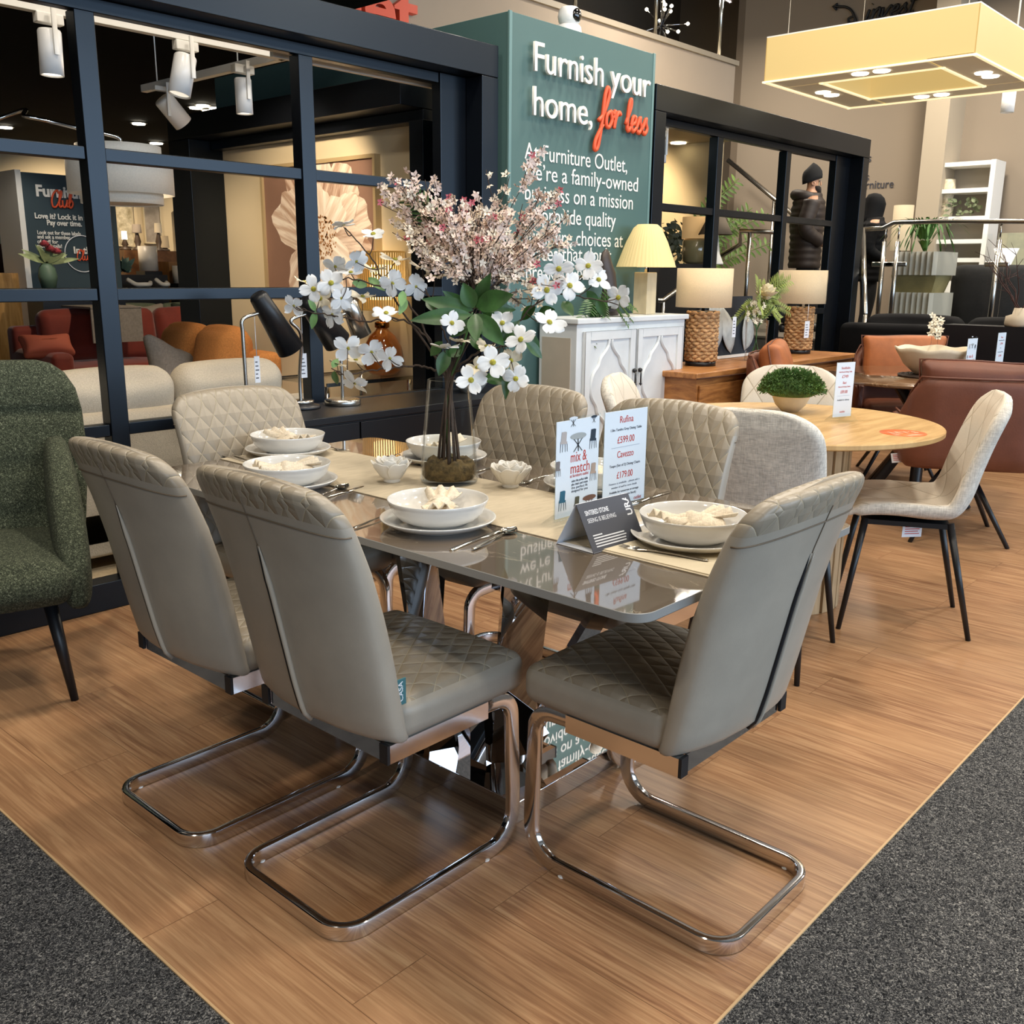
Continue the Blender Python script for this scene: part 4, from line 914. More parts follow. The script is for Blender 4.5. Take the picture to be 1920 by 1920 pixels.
A = at(1608, 355, 'x', XW); B = at(1675, 352, 'x', XW); text('furniture', .135, A-L0+Vector((-.004, 0, 0)), (0, -1, 0), (0, 0, 1), M['ink'], t, 'lettering', .002, 'LEFT', abs(A.y-B.y))
for (s, px, py) in (('sofas', 1634, 303), ('beds', 1630, 338)):
    B = at(px, py, 'x', XW); text(s, .135, B-L0+Vector((-.004, 0, 0)), (0, -1, 0), (0, 0, 1), M['ink'], t, 'lettering', .002, 'RIGHT')
# ---------------------------------------------------------------- camera dome on the column
t = thing('security_camera', 'white dome security camera above the teal column', 'camera', (4.50, 3.68, 2.606))
g = MB(); g.lathe([(0, 0), (.072, 0), (.075, .01), (.07, .045), (.062, .055), (0, .055)], n=28); g.build('base', M['whitegloss'], t)
g = MB(); g.lathe([(.0, .01), (.035, .012), (.058, .03), (.064, .06), (.058, .09), (.045, .105), (0, .115)], (0, -.005, .04), n=28); g.build('dome', M['whitegloss'], t)
g = MB(); g.lathe([(0, .0), (.036, .0), (.034, .014), (.02, .024), (0, .028)], (-.0, -.050, .10), n=24, axis=(.05, -1, .05)); g.build('lens', mat('black_gloss', '#08090b', .05, coat=1), t)
# ---------------------------------------------------------------- console with lamps
t = thing('console', 'long low black console under the left partition frame', 'console', (2.84, 3.40, 0))
g = MB(); g.box(-.82, .82, -.215, .185, .73, .76, .003, seg=1); g.build('top', M['darkwood'], t)
g = MB(); g.box(-.80, .80, -.20, .18, .06, .729); g.build('body', M['darkwood'], t)
for i in range(3): a = -.795+.53*i; g = MB(); g.box(a+.004, a+.526, -.209, -.2005, .08, .722, .002, seg=1); g.build('door', M['darkwood'], t)
g = MB(); g.box(-.77, .77, -.16, .15, 0, .06); g.build('plinth', M['blackplastic'], t)
def desk_lamp(label, base, px_neck, shade_top, shade_bot, y, shade_m, base_m, r0=.040, r1=.062, lit=2.5, bent=False):
    """reading lamp: disc base, bent stem, tilted cylinder shade"""
    t = thing('desk_lamp', label, 'lamp', base); B = Vector(base)
    g = MB(); g.lathe([(0, 0), (.082, 0), (.085, .004), (.080, .014), (.052, .022), (0, .022)] if base_m == 'blackmetal' else [(0, 0), (.078, 0), (.080, .003), (.080, .022), (.077, .025), (0, .025)], n=40); g.build('base', M[base_m], t)
    if base_m == 'blackmetal': g = MB(); g.lathe([(0, .022), (.055, .022), (.056, .034), (0, .034)], n=32); g.build('base_ring', M['steel'], t)
    n_ = at(*px_neck, 'y', y)-B; st = at(*shade_top, 'y', y)-B; sb = at(*shade_bot, 'y', y)-B; ax = (sb-st).normalized()
    hinge = st.lerp(sb, .30)
    pts = [Vector((0, 0, .02)), Vector((0, 0, n_.z*.5)), Vector((0, 0, n_.z)), hinge] if not bent else [Vector((0, 0, .02)), Vector((0, 0, n_.z*.4)), Vector((n_.x*.1, n_.y, n_.z*.86)), Vector((n_.x+.012, n_.y, n_.z+.008)), n_.lerp(hinge, .55)+Vector((0, 0, .008)), hinge]
    g = MB(); g.tube(spline(pts, 6), .0075, 10); g.build('stem', M['steel'], t)
    ln = (sb-st).length; g = MB(); g.lathe([(.001, 0), (r0*.8, .0), (r0, .012), (r1, ln), (r1-.003, ln), (r0-.003, .03), (.001, .02)], st, n=36, axis=ax); g.build('lamp_shade', M[shade_m], t)
    g = MB(); g.lathe([(0, 0), (r1-.005, 0)], st+ax*(ln-.012), n=30, axis=ax); g.build('diffuser', mat('lamp_glow', '#e9eefc' if lit < 2 else '#fff4df', .6, emit='#dfe8ff' if lit < 2 else '#fff1d8', estr=lit), t)
    return t
desk_lamp('black desk lamp with bent stem, left of the other two', (2.205, 3.46, .76), (450, 604), (482, 552), (545, 655), 3.46, 'blackmetal', 'blackmetal', .038, .058, .5, True)
desk_lamp('black shaded desk lamp with lit bulb leaning on the black post', (2.492, 3.49, .76), (541, 606), (572, 560), (632, 640), 3.46, 'blackmetal', 'blackmetal', .040, .062, 6, True)
desk_lamp('polished steel desk lamp on round steel base right of post', (2.695, 3.46, .76), (608, 612), (652, 563), (678, 628), 3.46, 'steel', 'steel', .036, .046, .5, True)
def tag_on_string(label, px, y0, y1, plane, w=.05, h=.11, group='price tags on strings', tilt=0):
    top = at(px, y0, 'y', plane); bot = at(px, y1, 'y', plane); t = thing('price_tag', label, 'price tag', top, 0, group)
    g = MB(); g.cyl((0, 0, 0), (0, 0, bot.z-top.z), .0015, n=6); g.build('string', M['paper'], t)
    z = bot.z-top.z; g = MB(); g.box(-w/2, w/2, -.0006, .0006, z-h, z); c = g.build('card', M['paper'], t)
    g = MB()
    for i in range(5): g.quad([(-w*.32, -.001, z-h*(.2+.15*i)), (w*(.1+.22*((i*7) % 3)/2), -.001, z-h*(.2+.15*i)), (w*(.1+.22*((i*7) % 3)/2), -.001, z-h*(.24+.15*i)), (-w*.32, -.001, z-h*(.24+.15*i))])
    g.build('print', M['ink'], c); return t
tag_on_string('long clear price tag hanging from the bent stem lamp', 477, 592, 668, 3.50, .026, .11)
tag_on_string('white price tag hanging between the two black desk lamps', 565, 590, 663, 3.52, .036, .105)
# white bowl-like dish behind the vase right
g = MB(); g.lathe([(0, 0), (.05, 0), (.085, .05), (.088, .055), (.080, .052), (.045, .01), (0, .01)], n=32); o = g.build('dish', M['porcelain']); o.location = (3.45, 3.40, .76); tag(o, 'small white dish on the black console right of the vase', 'dish')
# amber glass lamp with slatted shade, on a glass side table behind the frame
t = thing('glass_side_table', 'glass topped side table with steel legs behind the console', 'table', (3.53, 4.50, 0))
g = MB(); g.box(-.32, .32, -.25, .25, .735, .747); g.build('glass_top', M['acrylic'], t)
g = MB(); g.box(-.32, .32, -.25, -.24, .73, .75); g.box(-.32, .32, .24, .25, .73, .75); g.build('edge_rail', M['steel'], t)
for x in (-.30, .30):
    for y in (-.22, .22): g = MB(); g.cyl((x, y, 0), (x, y, .73), .016, n=12); g.build('leg', M['chrome'], t)
AL = at(718, 690, 'y', 4.45)
t = thing('table_lamp', 'amber glass bubble lamp with bronze slatted drum shade', 'lamp', (AL.x, 4.45, .748)); t.scale = (.70, .70, .90)
amber = mat('amber_glass', '#a85f26', .06, spec=.8, coat=1, emit='#8a4510', estr=.12); amber.node_tree.nodes['Principled BSDF'].inputs['Transmission Weight'].default_value = .45
g = MB(); g.lathe([(0, 0), (.10, 0), (.15, .03), (.172, .10), (.16, .18), (.11, .25), (.06, .285), (.045, .30), (.045, .33), (0, .33)], n=40); g.build('glass_body', amber, t)
g = MB(); g.lathe([(.05, .30), (.062, .305), (.062, .335), (.05, .34)], n=24); g.cyl((0, 0, .33), (0, 0, .44), .014, n=12); g.build('neck', mat('bronze', '#7a4f22', .25, 1), t)
bz = mat('bronze_slats', '#8a6236', .35, .6, emit='#e8b25a', estr=.35); g = MB()
for k in range(56):
    a = 2*PI*k/56; c, s_ = math.cos(a), math.sin(a); e = Vector((-s_, c, 0)); p = Vector((c, s_, 0)); w = .0075
    g.add([p*.185-e*w+Vector((0, 0, .42)), p*.185+e*w+Vector((0, 0, .42)), p*.205+e*w+Vector((0, 0, .78)), p*.205-e*w+Vector((0, 0, .78))], [(0, 1, 2, 3)])
g.tube([Vector((.206*math.cos(2*PI*k/40), .206*math.sin(2*PI*k/40), .78)) for k in range(40)], .006, 6, closed=True); g.tube([Vector((.186*math.cos(2*PI*k/40), .186*math.sin(2*PI*k/40), .42)) for k in range(40)], .006, 6, closed=True)
g.build('slatted_shade', bz, t)
g = MB(); g.lathe([(0, 0), (.09, 0), (.09, .22), (0, .22)], (0, 0, .48), n=24); g.build('bulb_glow', mat('bulb_glow', '#ffe2a8', .6, emit='#ffd890', estr=5), t)
# ---------------------------------------------------------------- white cabinet
t = thing('cabinet', 'distressed white cabinet with curved fretwork doors before teal column', 'cabinet', (4.655, 3.46, 0))
cw = mat('distressed_white', '#d6dadb', .5, var=.05, scale=5); cs = mat('cabinet_side', '#b5aa99', .6, var=.05, scale=4); dk = mat('worn_edge', '#77777a', .7)
X, Y0c = .53, -.19
g = MB(); g.box(-X, X, Y0c, .075, .10, 1.075, .004, seg=1); g.build('carcass', cw, t)
g = MB(); g.box(-X-.016, X+.016, Y0c-.02, .085, 1.075, 1.105, .006); g.build('top', cw, t)
g = MB(); g.box(-X-.004, -X+.001, -.15, .05, .2, 1.0); g.build('side_panel', cs, t)
for sx in (-1, 1): g = MB(); g.box(sx*(X-.03)-.03, sx*(X-.03)+.03, Y0c, Y0c+.06, 0, .10); g.build('foot', cw, t); g = MB(); g.box(sx*(X-.03)-.03, sx*(X-.03)+.03, .01, .07, 0, .10); g.build('foot', cw, t)
for sx in (-1, 1):
    dx = sx*.245; d = MB(); w, z0, z1 = .235, .15, 1.035; y = Y0c-.022
    for a, b, c, e in ((-w, -w+.05, z0, z1), (w-.05, w, z0, z1), (-w+.05, w-.05, z0, z0+.05), (-w+.05, w-.05, z1-.05, z1)): d.box(dx+a, dx+b, y, y+.022, c, e, .003, seg=1)
    d.box(dx-w+.05, dx+w-.05, y+.013, y+.020, z0+.05, z1-.05)
    door = d.build('door', cw, t)
    q = MB(); yy = y+.004; hw = w-.052
    zc = [z0+.05, z0+.05+.24, z0+.05+.43, z0+.05+.62, z1-.05]; mid = (z0+z1)/2
    # ogee lattice: two facing curves swelling at thirds
    for m_ in (-1, 1):
        pts = []
        zz = [z1-k for k in (.05, .085, .115, .15, .19, .235, .30, .36, .41, .455, .50, .555, .61, .66, .71, .77, .83)]
        xx = [.012, .020, .045, .085, .105, .150, .172, .158, .118, .100, .045, .014, .040, .085, .105, .150, .172]
        pts = [Vector((dx+m_*a, yy, b)) for a, b in zip(xx, zz)]
        c = spline(pts, 6); q.tube(c, .006, 6); q.tube([p+Vector((0, .006, 0)) for p in c], .011, 6)
    q.build('fretwork', cw, door)
    q = MB(); 
    for a, b, c, e in ((-w, w, z0, z1),): q.tube([Vector((dx+a, y-.0005, c)), Vector((dx+b, y-.0005, c)), Vector((dx+b, y-.0005, e)), Vector((dx+a, y-.0005, e))], .0016, 4, closed=True)
    q.build('worn_edge_line', dk, door)
    kx = dx-sx*(w-.018); q = MB(); q.lathe([(0, 0), (.011, .002), (.013, .010), (.010, .018), (0, .02)], (kx, y, .80), n=14, axis=(0, -1, 0)); q.cyl((kx, y-.016, .795), (kx, y-.016, .73), .0045, n=8); q.lathe([(0, 0), (.009, .012), (0, .03)], (kx, y-.016, .708), n=10); q.build('handle', M['blackmetal'], door)
t = thing('table_lamp', 'pleated cream coolie lamp with square stone base on white cabinet', 'lamp', (4.962, 3.42, 1.105))
g = MB(); g.box(-.050, .050, -.050, .050, 0, .245, .004, seg=1); g.build('base', mat('travertine', '#cdbd9b', .5, var=.12, scale=12, stretch=(1, 1, .3)), t)
g = MB(); g.cyl((0, 0, .245), (0, 0, .30), .008, n=10); g.build('neck', M['chrome'], t)
pl = shade_mat('pleated_shade', '#d9c48c', .30)
g = MB(); g.lathe([(.176, .275), (.160, .32), (.122, .42), (.082, .50), (.058, .52)], n=120, fn=lambda a, r, z: (r*(1+.02*math.sin(a*44)), z)); g.build('pleated_shade', pl, t)
g = MB(); g.lathe([(0, 0), (.04, .02), (.05, .07), (.03, .12), (0, .13)], (0, 0, .33), n=20); g.build('bulb', mat('warm_bulb', '#fff0cc', .5, emit='#ffe9bd', estr=6), t)
# dark figurine beside the lamp
g = MB(); g.loft([[Vector((r*math.cos(a)+ox, .6*r*math.sin(a), z)) for a in [2*PI*i/16 for i in range(16)]] for r, ox, z in ((.085, 0, 0), (.09, 0, .03), (.07, .02, .09), (.055, .015, .16), (.06, -.01, .24), (.045, -.03, .30), (.03, -.035, .35), (.01, -.03, .37))]); o = g.build('figurine', mat('dark_bronze', '#463d38', .45, .3)); o.location = (4.62, 3.44, 1.105); tag(o, 'dark bronze figurine between flowers and lamp on white cabinet', 'figurine')
t = thing('trailing_fern', 'green fern trailing over the top edge of the white cabinet', 'plant', (4.42, 3.36, 1.105)); g = MB()
for k in range(17):
    a = rnd.uniform(-PI, .6); l = rnd.uniform(.14, .26); e = Vector((l*math.cos(a), l*.6*math.sin(a)-.03, rnd.uniform(-.05, .2)-(.12 if math.sin(a) < -.3 else 0))); c = spline([(0, 0, .02), e*.5+Vector((0, 0, .09)), e], 8)
    for i in range(2, len(c)-1):
        for s_ in (-1, 1): d = (c[i+1]-c[i]).normalized(); sd = d.cross(Vector((0, -.5, 1))).normalized(); leaf_into(g, c[i], c[i]+d*.022+sd*s_*.034, .0055, Vector((0, -1, 1)))
g.build('fronds', M['leaf'], t); g = MB(); g.lathe([(0, 0), (.045, 0), (.05, .04), (.045, .045), (0, .04)], n=20); g.build('pot', M['blackmetal'], t)
# ---------------------------------------------------------------- wooden sideboard with lamps
t = thing('sideboard', 'oak sideboard with thick live edge top under two rope lamps', 'sideboard', (6.08, 3.27, 0)); ok = wood('warm_oak', '#7a4a22', '#b57c43', (2, 3, 14), .45); okt = wood('warm_oak_top', '#86532a', '#b98048', (2, 16, 10), .4)
g = MB(); g.box(-1.13, 1.13, -.25, .25, .742, .776, .006); g.build('top', okt, t)
g = MB(); g.box(-1.10, 1.10, -.23, .24, .06, .74); g.build('carcass', ok, t)
for k in range(4): a = -1.085+.545*k; g = MB(); g.box(a+.006, a+.535, -.247, -.2305, .09, .70, .003, seg=1); d = g.build('door', ok, t); q = MB(); q.box(a+.48, a+.492, -.262, -.2475, .35, .47, .002, seg=1); q.build('handle', M['blackmetal'], d)
g = MB(); g.box(-1.05, 1.05, -.18, .2, 0, .06); g.build('plinth', M['blackplastic'], t)
g = MB(); g.tube(spline([(-1.132, -.252, .745), (-.6, -.256, .741), (0, -.251, .745), (.6, -.256, .742), (1.13, -.252, .745)], 8), .005, 6); g.build('bark_edge', mat('bark', '#4a2a14', .9), t)
def rope_lamp(label, x, y, z, wrap):
    t = thing('table_lamp', label, 'lamp', (x, y, z), 0, 'rope wrapped lamps on the oak sideboard')
    g = MB(); g.lathe([(0, 0), (.096, 0), (.096, .028), (0, .028)], n=32); g.build('base', M['blackmetal'], t)
    rp = mat('seagrass_rope', '#b48d62', .85, var=.35, scale=45, bump=.8, bscale=160); g = MB()
    for k in range(15):
        zz = .040+.0205*k; pts = []
        for i in range(72): a = 2*PI*i/72; pts.append(Vector(((.090+.006*math.sin(a*11+k*PI))*math.cos(a), (.090+.006*math.sin(a*11+k*PI))*math.sin(a), zz+.004*math.sin(a*11+k*1.3))))
        g.tube(pts, .0125, 7, closed=True)
    g.build('rope_body', rp, t)
    g = MB(); g.cyl((0, 0, .34), (0, 0, .40), .010, n=10); g.lathe([(0, .342), (.08, .342), (.09, .335), (0, .335)], n=24); g.build('neck', M['blackmetal'], t)
    sm = shade_mat('linen_shade', '#cdb692', .38, weave=1); g = MB(); g.lathe([(.172, .365), (.1745, .365), (.1745, .602), (.172, .602), (.1705, .600), (.1705, .367), (.172, .365)], n=48); g.build('lamp_shade', sm, t)
    g = MB(); g.lathe([(0, 0), (.04, .02), (.05, .07), (0, .12)], (0, 0, .42), n=20); g.build('bulb', mat('warm_bulb', '#fff0cc', .5, emit='#ffe4b0', estr=6), t)
    if wrap: g = MB(); g.lathe([(.176, .362), (.1775, .40), (.176, .48), (.178, .55), (.176, .605)], n=60, fn=lambda a, r, z: (r+.0025*math.sin(a*23+z*40), z)); g.build('plastic_wrap', see_through('plastic_wrap', (1, 1, 1), .12, .10), t)
    return t
rope_lamp('rope wrapped lamp with linen drum shade nearest the white cabinet', 5.44, 3.30, .776, 0)
rope_lamp('rope wrapped lamp with plastic covered shade at far sideboard end', 6.87, 3.34, .776, 1)
tag_on_string('white price tag hanging from the far rope lamp', 1517, 566, 602, 3.22, .075, .12)
tag_on_string('small price tag on the side of the near rope lamp', 1378, 590, 594, 3.22, .045, .13)
t = thing('flower_jar', 'glass jar of cream peonies and ferns between the rope lamps', 'vase', (6.04, 3.24, .776))
g = MB(); g.lathe([(0, 0), (.068, 0), (.072, .006), (.070, .10), (.078, .27), (.075, .27), (.066, .10), (.066, .012), (0, .01)], n=32); g.build('jar', M['glass'], t)
g = MB(); fm = mat('cream_peony', '#ece0bd', .7)
for k in range(9): a = rnd.uniform(0, 6.28); g.tube(spline([(.03*math.cos(a), .03*math.sin(a), .02), (0, 0, .2), (.12*math.cos(a), .1*math.sin(a), .36)], 5), .003, 5)
g.build('stems', M['leaf'], t)
def puff(mb, c, r, seed):
    R_ = random.Random(seed)
    for ring in range(4):
        for k in range(7): a = 2*PI*(k+.5*ring)/7; el = .3+ring*.38; d = Vector((math.cos(a)*math.cos(el), math.sin(a)*math.cos(el), math.sin(el))); leaf_into(mb, Vector(c)+d*r*.25, Vector(c)+d*r+Vector((0, 0, .01)), r*.42, d+Vector((0, 0, .5)), -.3)
for c, r in (((.0, -.06, .42), .085), ((.07, -.02, .40), .04), ((.10, 0, .46), .03)):
    g = MB(); puff(g, c, r, 1); g.build('bloom', fm, t)
g = MB()
for k in range(46): c = Vector((-.12+rnd.uniform(-.05, .06), -.05+rnd.uniform(-.04, .05), .33+rnd.uniform(-.08, .06))); blossom_into(g, c, Vector((rnd.uniform(-.6, .2), -1, .4)), .016, rnd, 0)
g.build('small_blossoms', M['petalcream'], t); g = MB()
for k in range(20):
    a = rnd.uniform(-.9, 4.0) if k % 3 else rnd.uniform(-.4, .4); l = rnd.uniform(.16, .30); e = Vector((l*math.cos(a), .5*l*math.sin(a)-.05, .30+rnd.uniform(-.04, .26))); c = spline([(0, 0, .24), e*.5+Vector((0, 0, .20)), e], 8)
    for i in range(3, len(c)-1):
        for s_ in (-1, 1): d = (c[i+1]-c[i]).normalized(); sd = d.cross(Vector((0, -1, .3))).normalized(); leaf_into(g, c[i], c[i]+d*.03+sd*s_*.042, .007, Vector((0, -1, .4)))
g.build('fern_leaves', mat('yellow_green_leaf', '#8d9a4c', .5, var=.25, scale=9), t)
t = thing('leaf_artwork', 'white leaf artwork on dark canvas leaning behind the flower jar', 'picture', (6.15, 3.475, .776), 0, None, (math.radians(-7), 0, 0))
g = MB(); g.box(-.42, .30, -.015, .01, .015, .42); g.build('canvas', mat('navy_canvas', '#1d2530', .8), t); g = MB(); g.box(-.44, .32, -.03, .012, 0, .02); g.build('tray', M['white'], t)
for (x, z, l, ang, w) in ((-.30, .03, .42, 1.45, .10), (-.05, .03, .36, 1.9, .085), (.14, .04, .30, 1.3, .08)): g = MB(); leaf_into(g, (x, -.018, z), (x+l*math.cos(ang), -.02, z+l*math.sin(ang)), w, Vector((0, -1, 0)), .02); g.build('painted_leaf', mat('pale_leaf_paint', '#b9bcb9', .7, var=.15, scale=14), t, solid=.003)
# ================================================================ oak table group
M['creamfab'] = quilt('cream_quilt', '#d3cabb', .17, .25, '#b5aa97', .9, 1, .006, .7); M['creamplain'] = weave('cream_linen', '#cfc9be', .9, 300, .2)
def bucket_chair():
    t = thing('bucket_chair', '-', 'chair')
    prof = spline([(.245, 0, .462), (.20, 0, .478), (.08, 0, .472), (-.06, 0, .458), (-.14, 0, .468), (-.185, 0, .53), (-.215, 0, .65), (-.25, 0, .79), (-.285, 0, .925)], 5); n = len(prof); loops = []; S = [0]
    for i in range(1, n): S.append(S[-1]+(prof[i]-prof[i-1]).length)
    for i, p in enumerate(prof):
        tn = (prof[min(i+1, n-1)]-prof[max(i-1, 0)]).normalized(); nm = Vector((-tn.z, 0, tn.x)); nm = -nm if nm.dot(Vector((.5, 0, .8))) < 0 else nm
        u = S[i]/S[-1]; w = .232-.004*u
        if u > .84: q = (u-.84)/.16; w *= math.sqrt(max(.0, 1-(q*.93)**2.6))*.94+.06
        if u < .08: w *= .93+.07*u/.08
        th = .026*(1 if .04 < u < .95 else .6); curl = .050*math.sin(PI*min(1, max(0, (u-.05)/.95)))**.7; lp = []
        for k in range(13): y = w*(1-2*k/12); lp.append(p+Vector((0, y, 0))+nm*(th+curl*abs(y/.232)**2.4))
        for k in range(13): y = w*(-1+2*k/12); lp.append(p+Vector((0, y*1.01, 0))+nm*(-th+curl*abs(y/.232)**2.4*.95))
        loops.append(lp)
    g = MB(); g.loft(loops, fmi=lambda i, j: 1 if j < 12 else 0)
    ss = {}
    for i, l in enumerate(loops):
        for p in l: ss[(round(p.x, 4), round(p.y, 4), round(p.z, 4))] = S[i]
    g.build('shell', [M['creamplain'], M['creamfab']], t, uvf=lambda c, p: (c.y, ss.get((round(c.x, 4), round(c.y, 4), round(c.z, 4)), 0)), subd=1)
    g = MB(); g.box(-.13, .18, -.17, .17, .418, .437); g.build('seat_base', M['blackmetal'], t)
    for x, y, fx, fy in ((.17, .16, .235, .215), (.17, -.16, .235, -.215), (-.13, .16, -.235, .20), (-.13, -.16, -.235, -.20)): g = MB(); g.cyl((x, y, .44), (fx, fy, 0), .0145, .0095, n=14); g.build('leg', M['blackmetal'], t)
    return t
b0 = bucket_chair()
BC = [((3.80, 1.325), 116, 'cream quilted bucket chair in side view right of the oak table'), ((3.075, 1.555), 12, 'cream bucket chair with pale blue grey back toward us'), ((4.11, 2.02), 205, 'cream quilted chair facing us behind the oak table'), ((3.49, 2.22), 292, 'cream chair of which only the edge shows between taupe chairs')]
for i, ((x, y), rz, lb) in enumerate(BC):
    if i == 0: b0.location = (x, y, 0); b0.rotation_euler.z = math.radians(rz); b0['label'] = lb; b0['group'] = 'cream chairs round the oak table'
    else: dup(b0, (x, y, 0), rz, lb)
OX, OY, OR = 3.70, 1.80, .585
t = thing('round_table', 'round pale oak table with slatted drum pedestal', 'table', (OX, OY, 0))
pale = wood('pale_oak_top', '#b08a55', '#d0ab74', (1.2, 9, 1), .38, 3, .04); slat = wood('pale_oak_slat', '#a5875f', '#cbb08a', (6, 6, .8), .5, 3, .05)
g = MB(); g.lathe([(0, .735), (OR-.012, .735), (OR, .741), (OR, .756), (OR-.004, .76), (0, .76)], n=96); g.build('tabletop', pale, t, auto=30)
g = MB(); g.cyl((0, 0, .02), (0, 0, .735), .225, n=48); g.build('drum', mat('dark_groove', '#2b2118', .8), t)
for k in range(28):
    a = 2*PI*k/28; R_ = Matrix.Rotation(a, 4, 'Z'); g = MB(); g.box(.222, .246, -.0205, .0205, .0, .735, .002, M=R_, seg=1); g.build('slat', slat, t)
t = thing('potted_moss', 'ball of green moss foliage in a cream bowl on oak table', 'plant', (3.955, 1.935, .76))
g = MB(); g.lathe([(0, 0), (.035, 0), (.065, .03), (.085, .075), (.088, .09), (.082, .09), (.072, .075), (0, .07)], n=36); g.build('bowl', mat('cream_ceramic', '#ddd0b4', .5, var=.05, scale=20), t)
g = MB()
for k in range(3000):
    u, a = rnd.random(), rnd.uniform(0, 2*PI); el = math.asin(u*.98); d = Vector((math.cos(a)*math.cos(el)*1.25, math.sin(a)*math.cos(el)*1.25, math.sin(el)*.9)); p = Vector((0, 0, .085))+d*rnd.uniform(.085, .112); s_ = d.cross(Vector((rnd.uniform(-1, 1), rnd.uniform(-1, 1), rnd.uniform(-1, 1)))).normalized(); e = (d.normalized()+s_*.8).normalized()
    g.add([p-s_*.002, p+s_*.002, p+e*.012+s_*.004, p+e*.016, p+e*.011-s_*.004], [(0, 1, 2, 3, 4)])
g.lathe([(0, .165), (.06, .155), (.10, .12), (.115, .09), (.09, .07), (0, .07)], n=24); g.build('foliage', mat('moss_green', '#4f6f35', .8, var=.45, scale=30), t)
sign_holder('price_sign', 'tall white price card in clear holder on the oak table', (3.835, 1.648, .7605), -18, .105, .225, [('Stockholm', .014, 0, .212, R2, 'CENTER', .05), ('Oak Round Dining Table', .008, 0, .198, R2, 'CENTER', .075), ('£749', .018, 0, .176, R2, 'CENTER', .035), ('Bari', .014, 0, .152, R2, 'CENTER', .02), ('Natural Dining Chairs', .008, 0, .138, R2, 'CENTER', .07), ('£89.00', .018, 0, .114, R2, 'CENTER', .04), ('__________', .008, 0, .105, G2, 'CENTER', .07), ('Available for delivery', .009, 0, .084, I, 'CENTER', .07), ('outlet', .012, 0, .035, R2, 'CENTER', .03)])
t = thing('sticker', 'orange oval sticker with pale letters on the oak table edge', 'sticker', (3.705, 1.345, .7602), -38)
g = MB(); g.lathe([(0, .0008), (.085, .0008), (.085, 0)], n=40, fn=lambda a, r, z: (r, z)); g.build('disc', mat('orange_vinyl', '#e8733c', .35), t)
text('LET\u2019S', .052, (-.062, -.020, .0026), (1, 0, 0), (0, 1, 0), mat('pale_vinyl', '#f3c6a2', .4), t, 'lettering', .0003, 'LEFT', .115)
def paper_tag(label, loc, rz, tilt=0):
    t = thing('paper_tag', label, 'tag', loc, rz, None, (math.radians(tilt), 0, math.radians(rz))); g = MB(); g.box(-.04, .04, -.0006, .0006, 0, .05); c = g.build('card', M['paper'], t)
    g = MB()
    for i in range(4): g.quad([(-.030, -.001, .012+.009*i), (.030-.006*(i % 2), -.001, .012+.009*i), (.030-.006*(i % 2), -.001, .015+.009*i), (-.030, -.001, .015+.009*i)])
    g.build('print', M['redink'], c); return t
paper_tag('white paper tag under the seat of the side view cream chair', (3.70, 1.27, .366), -40)
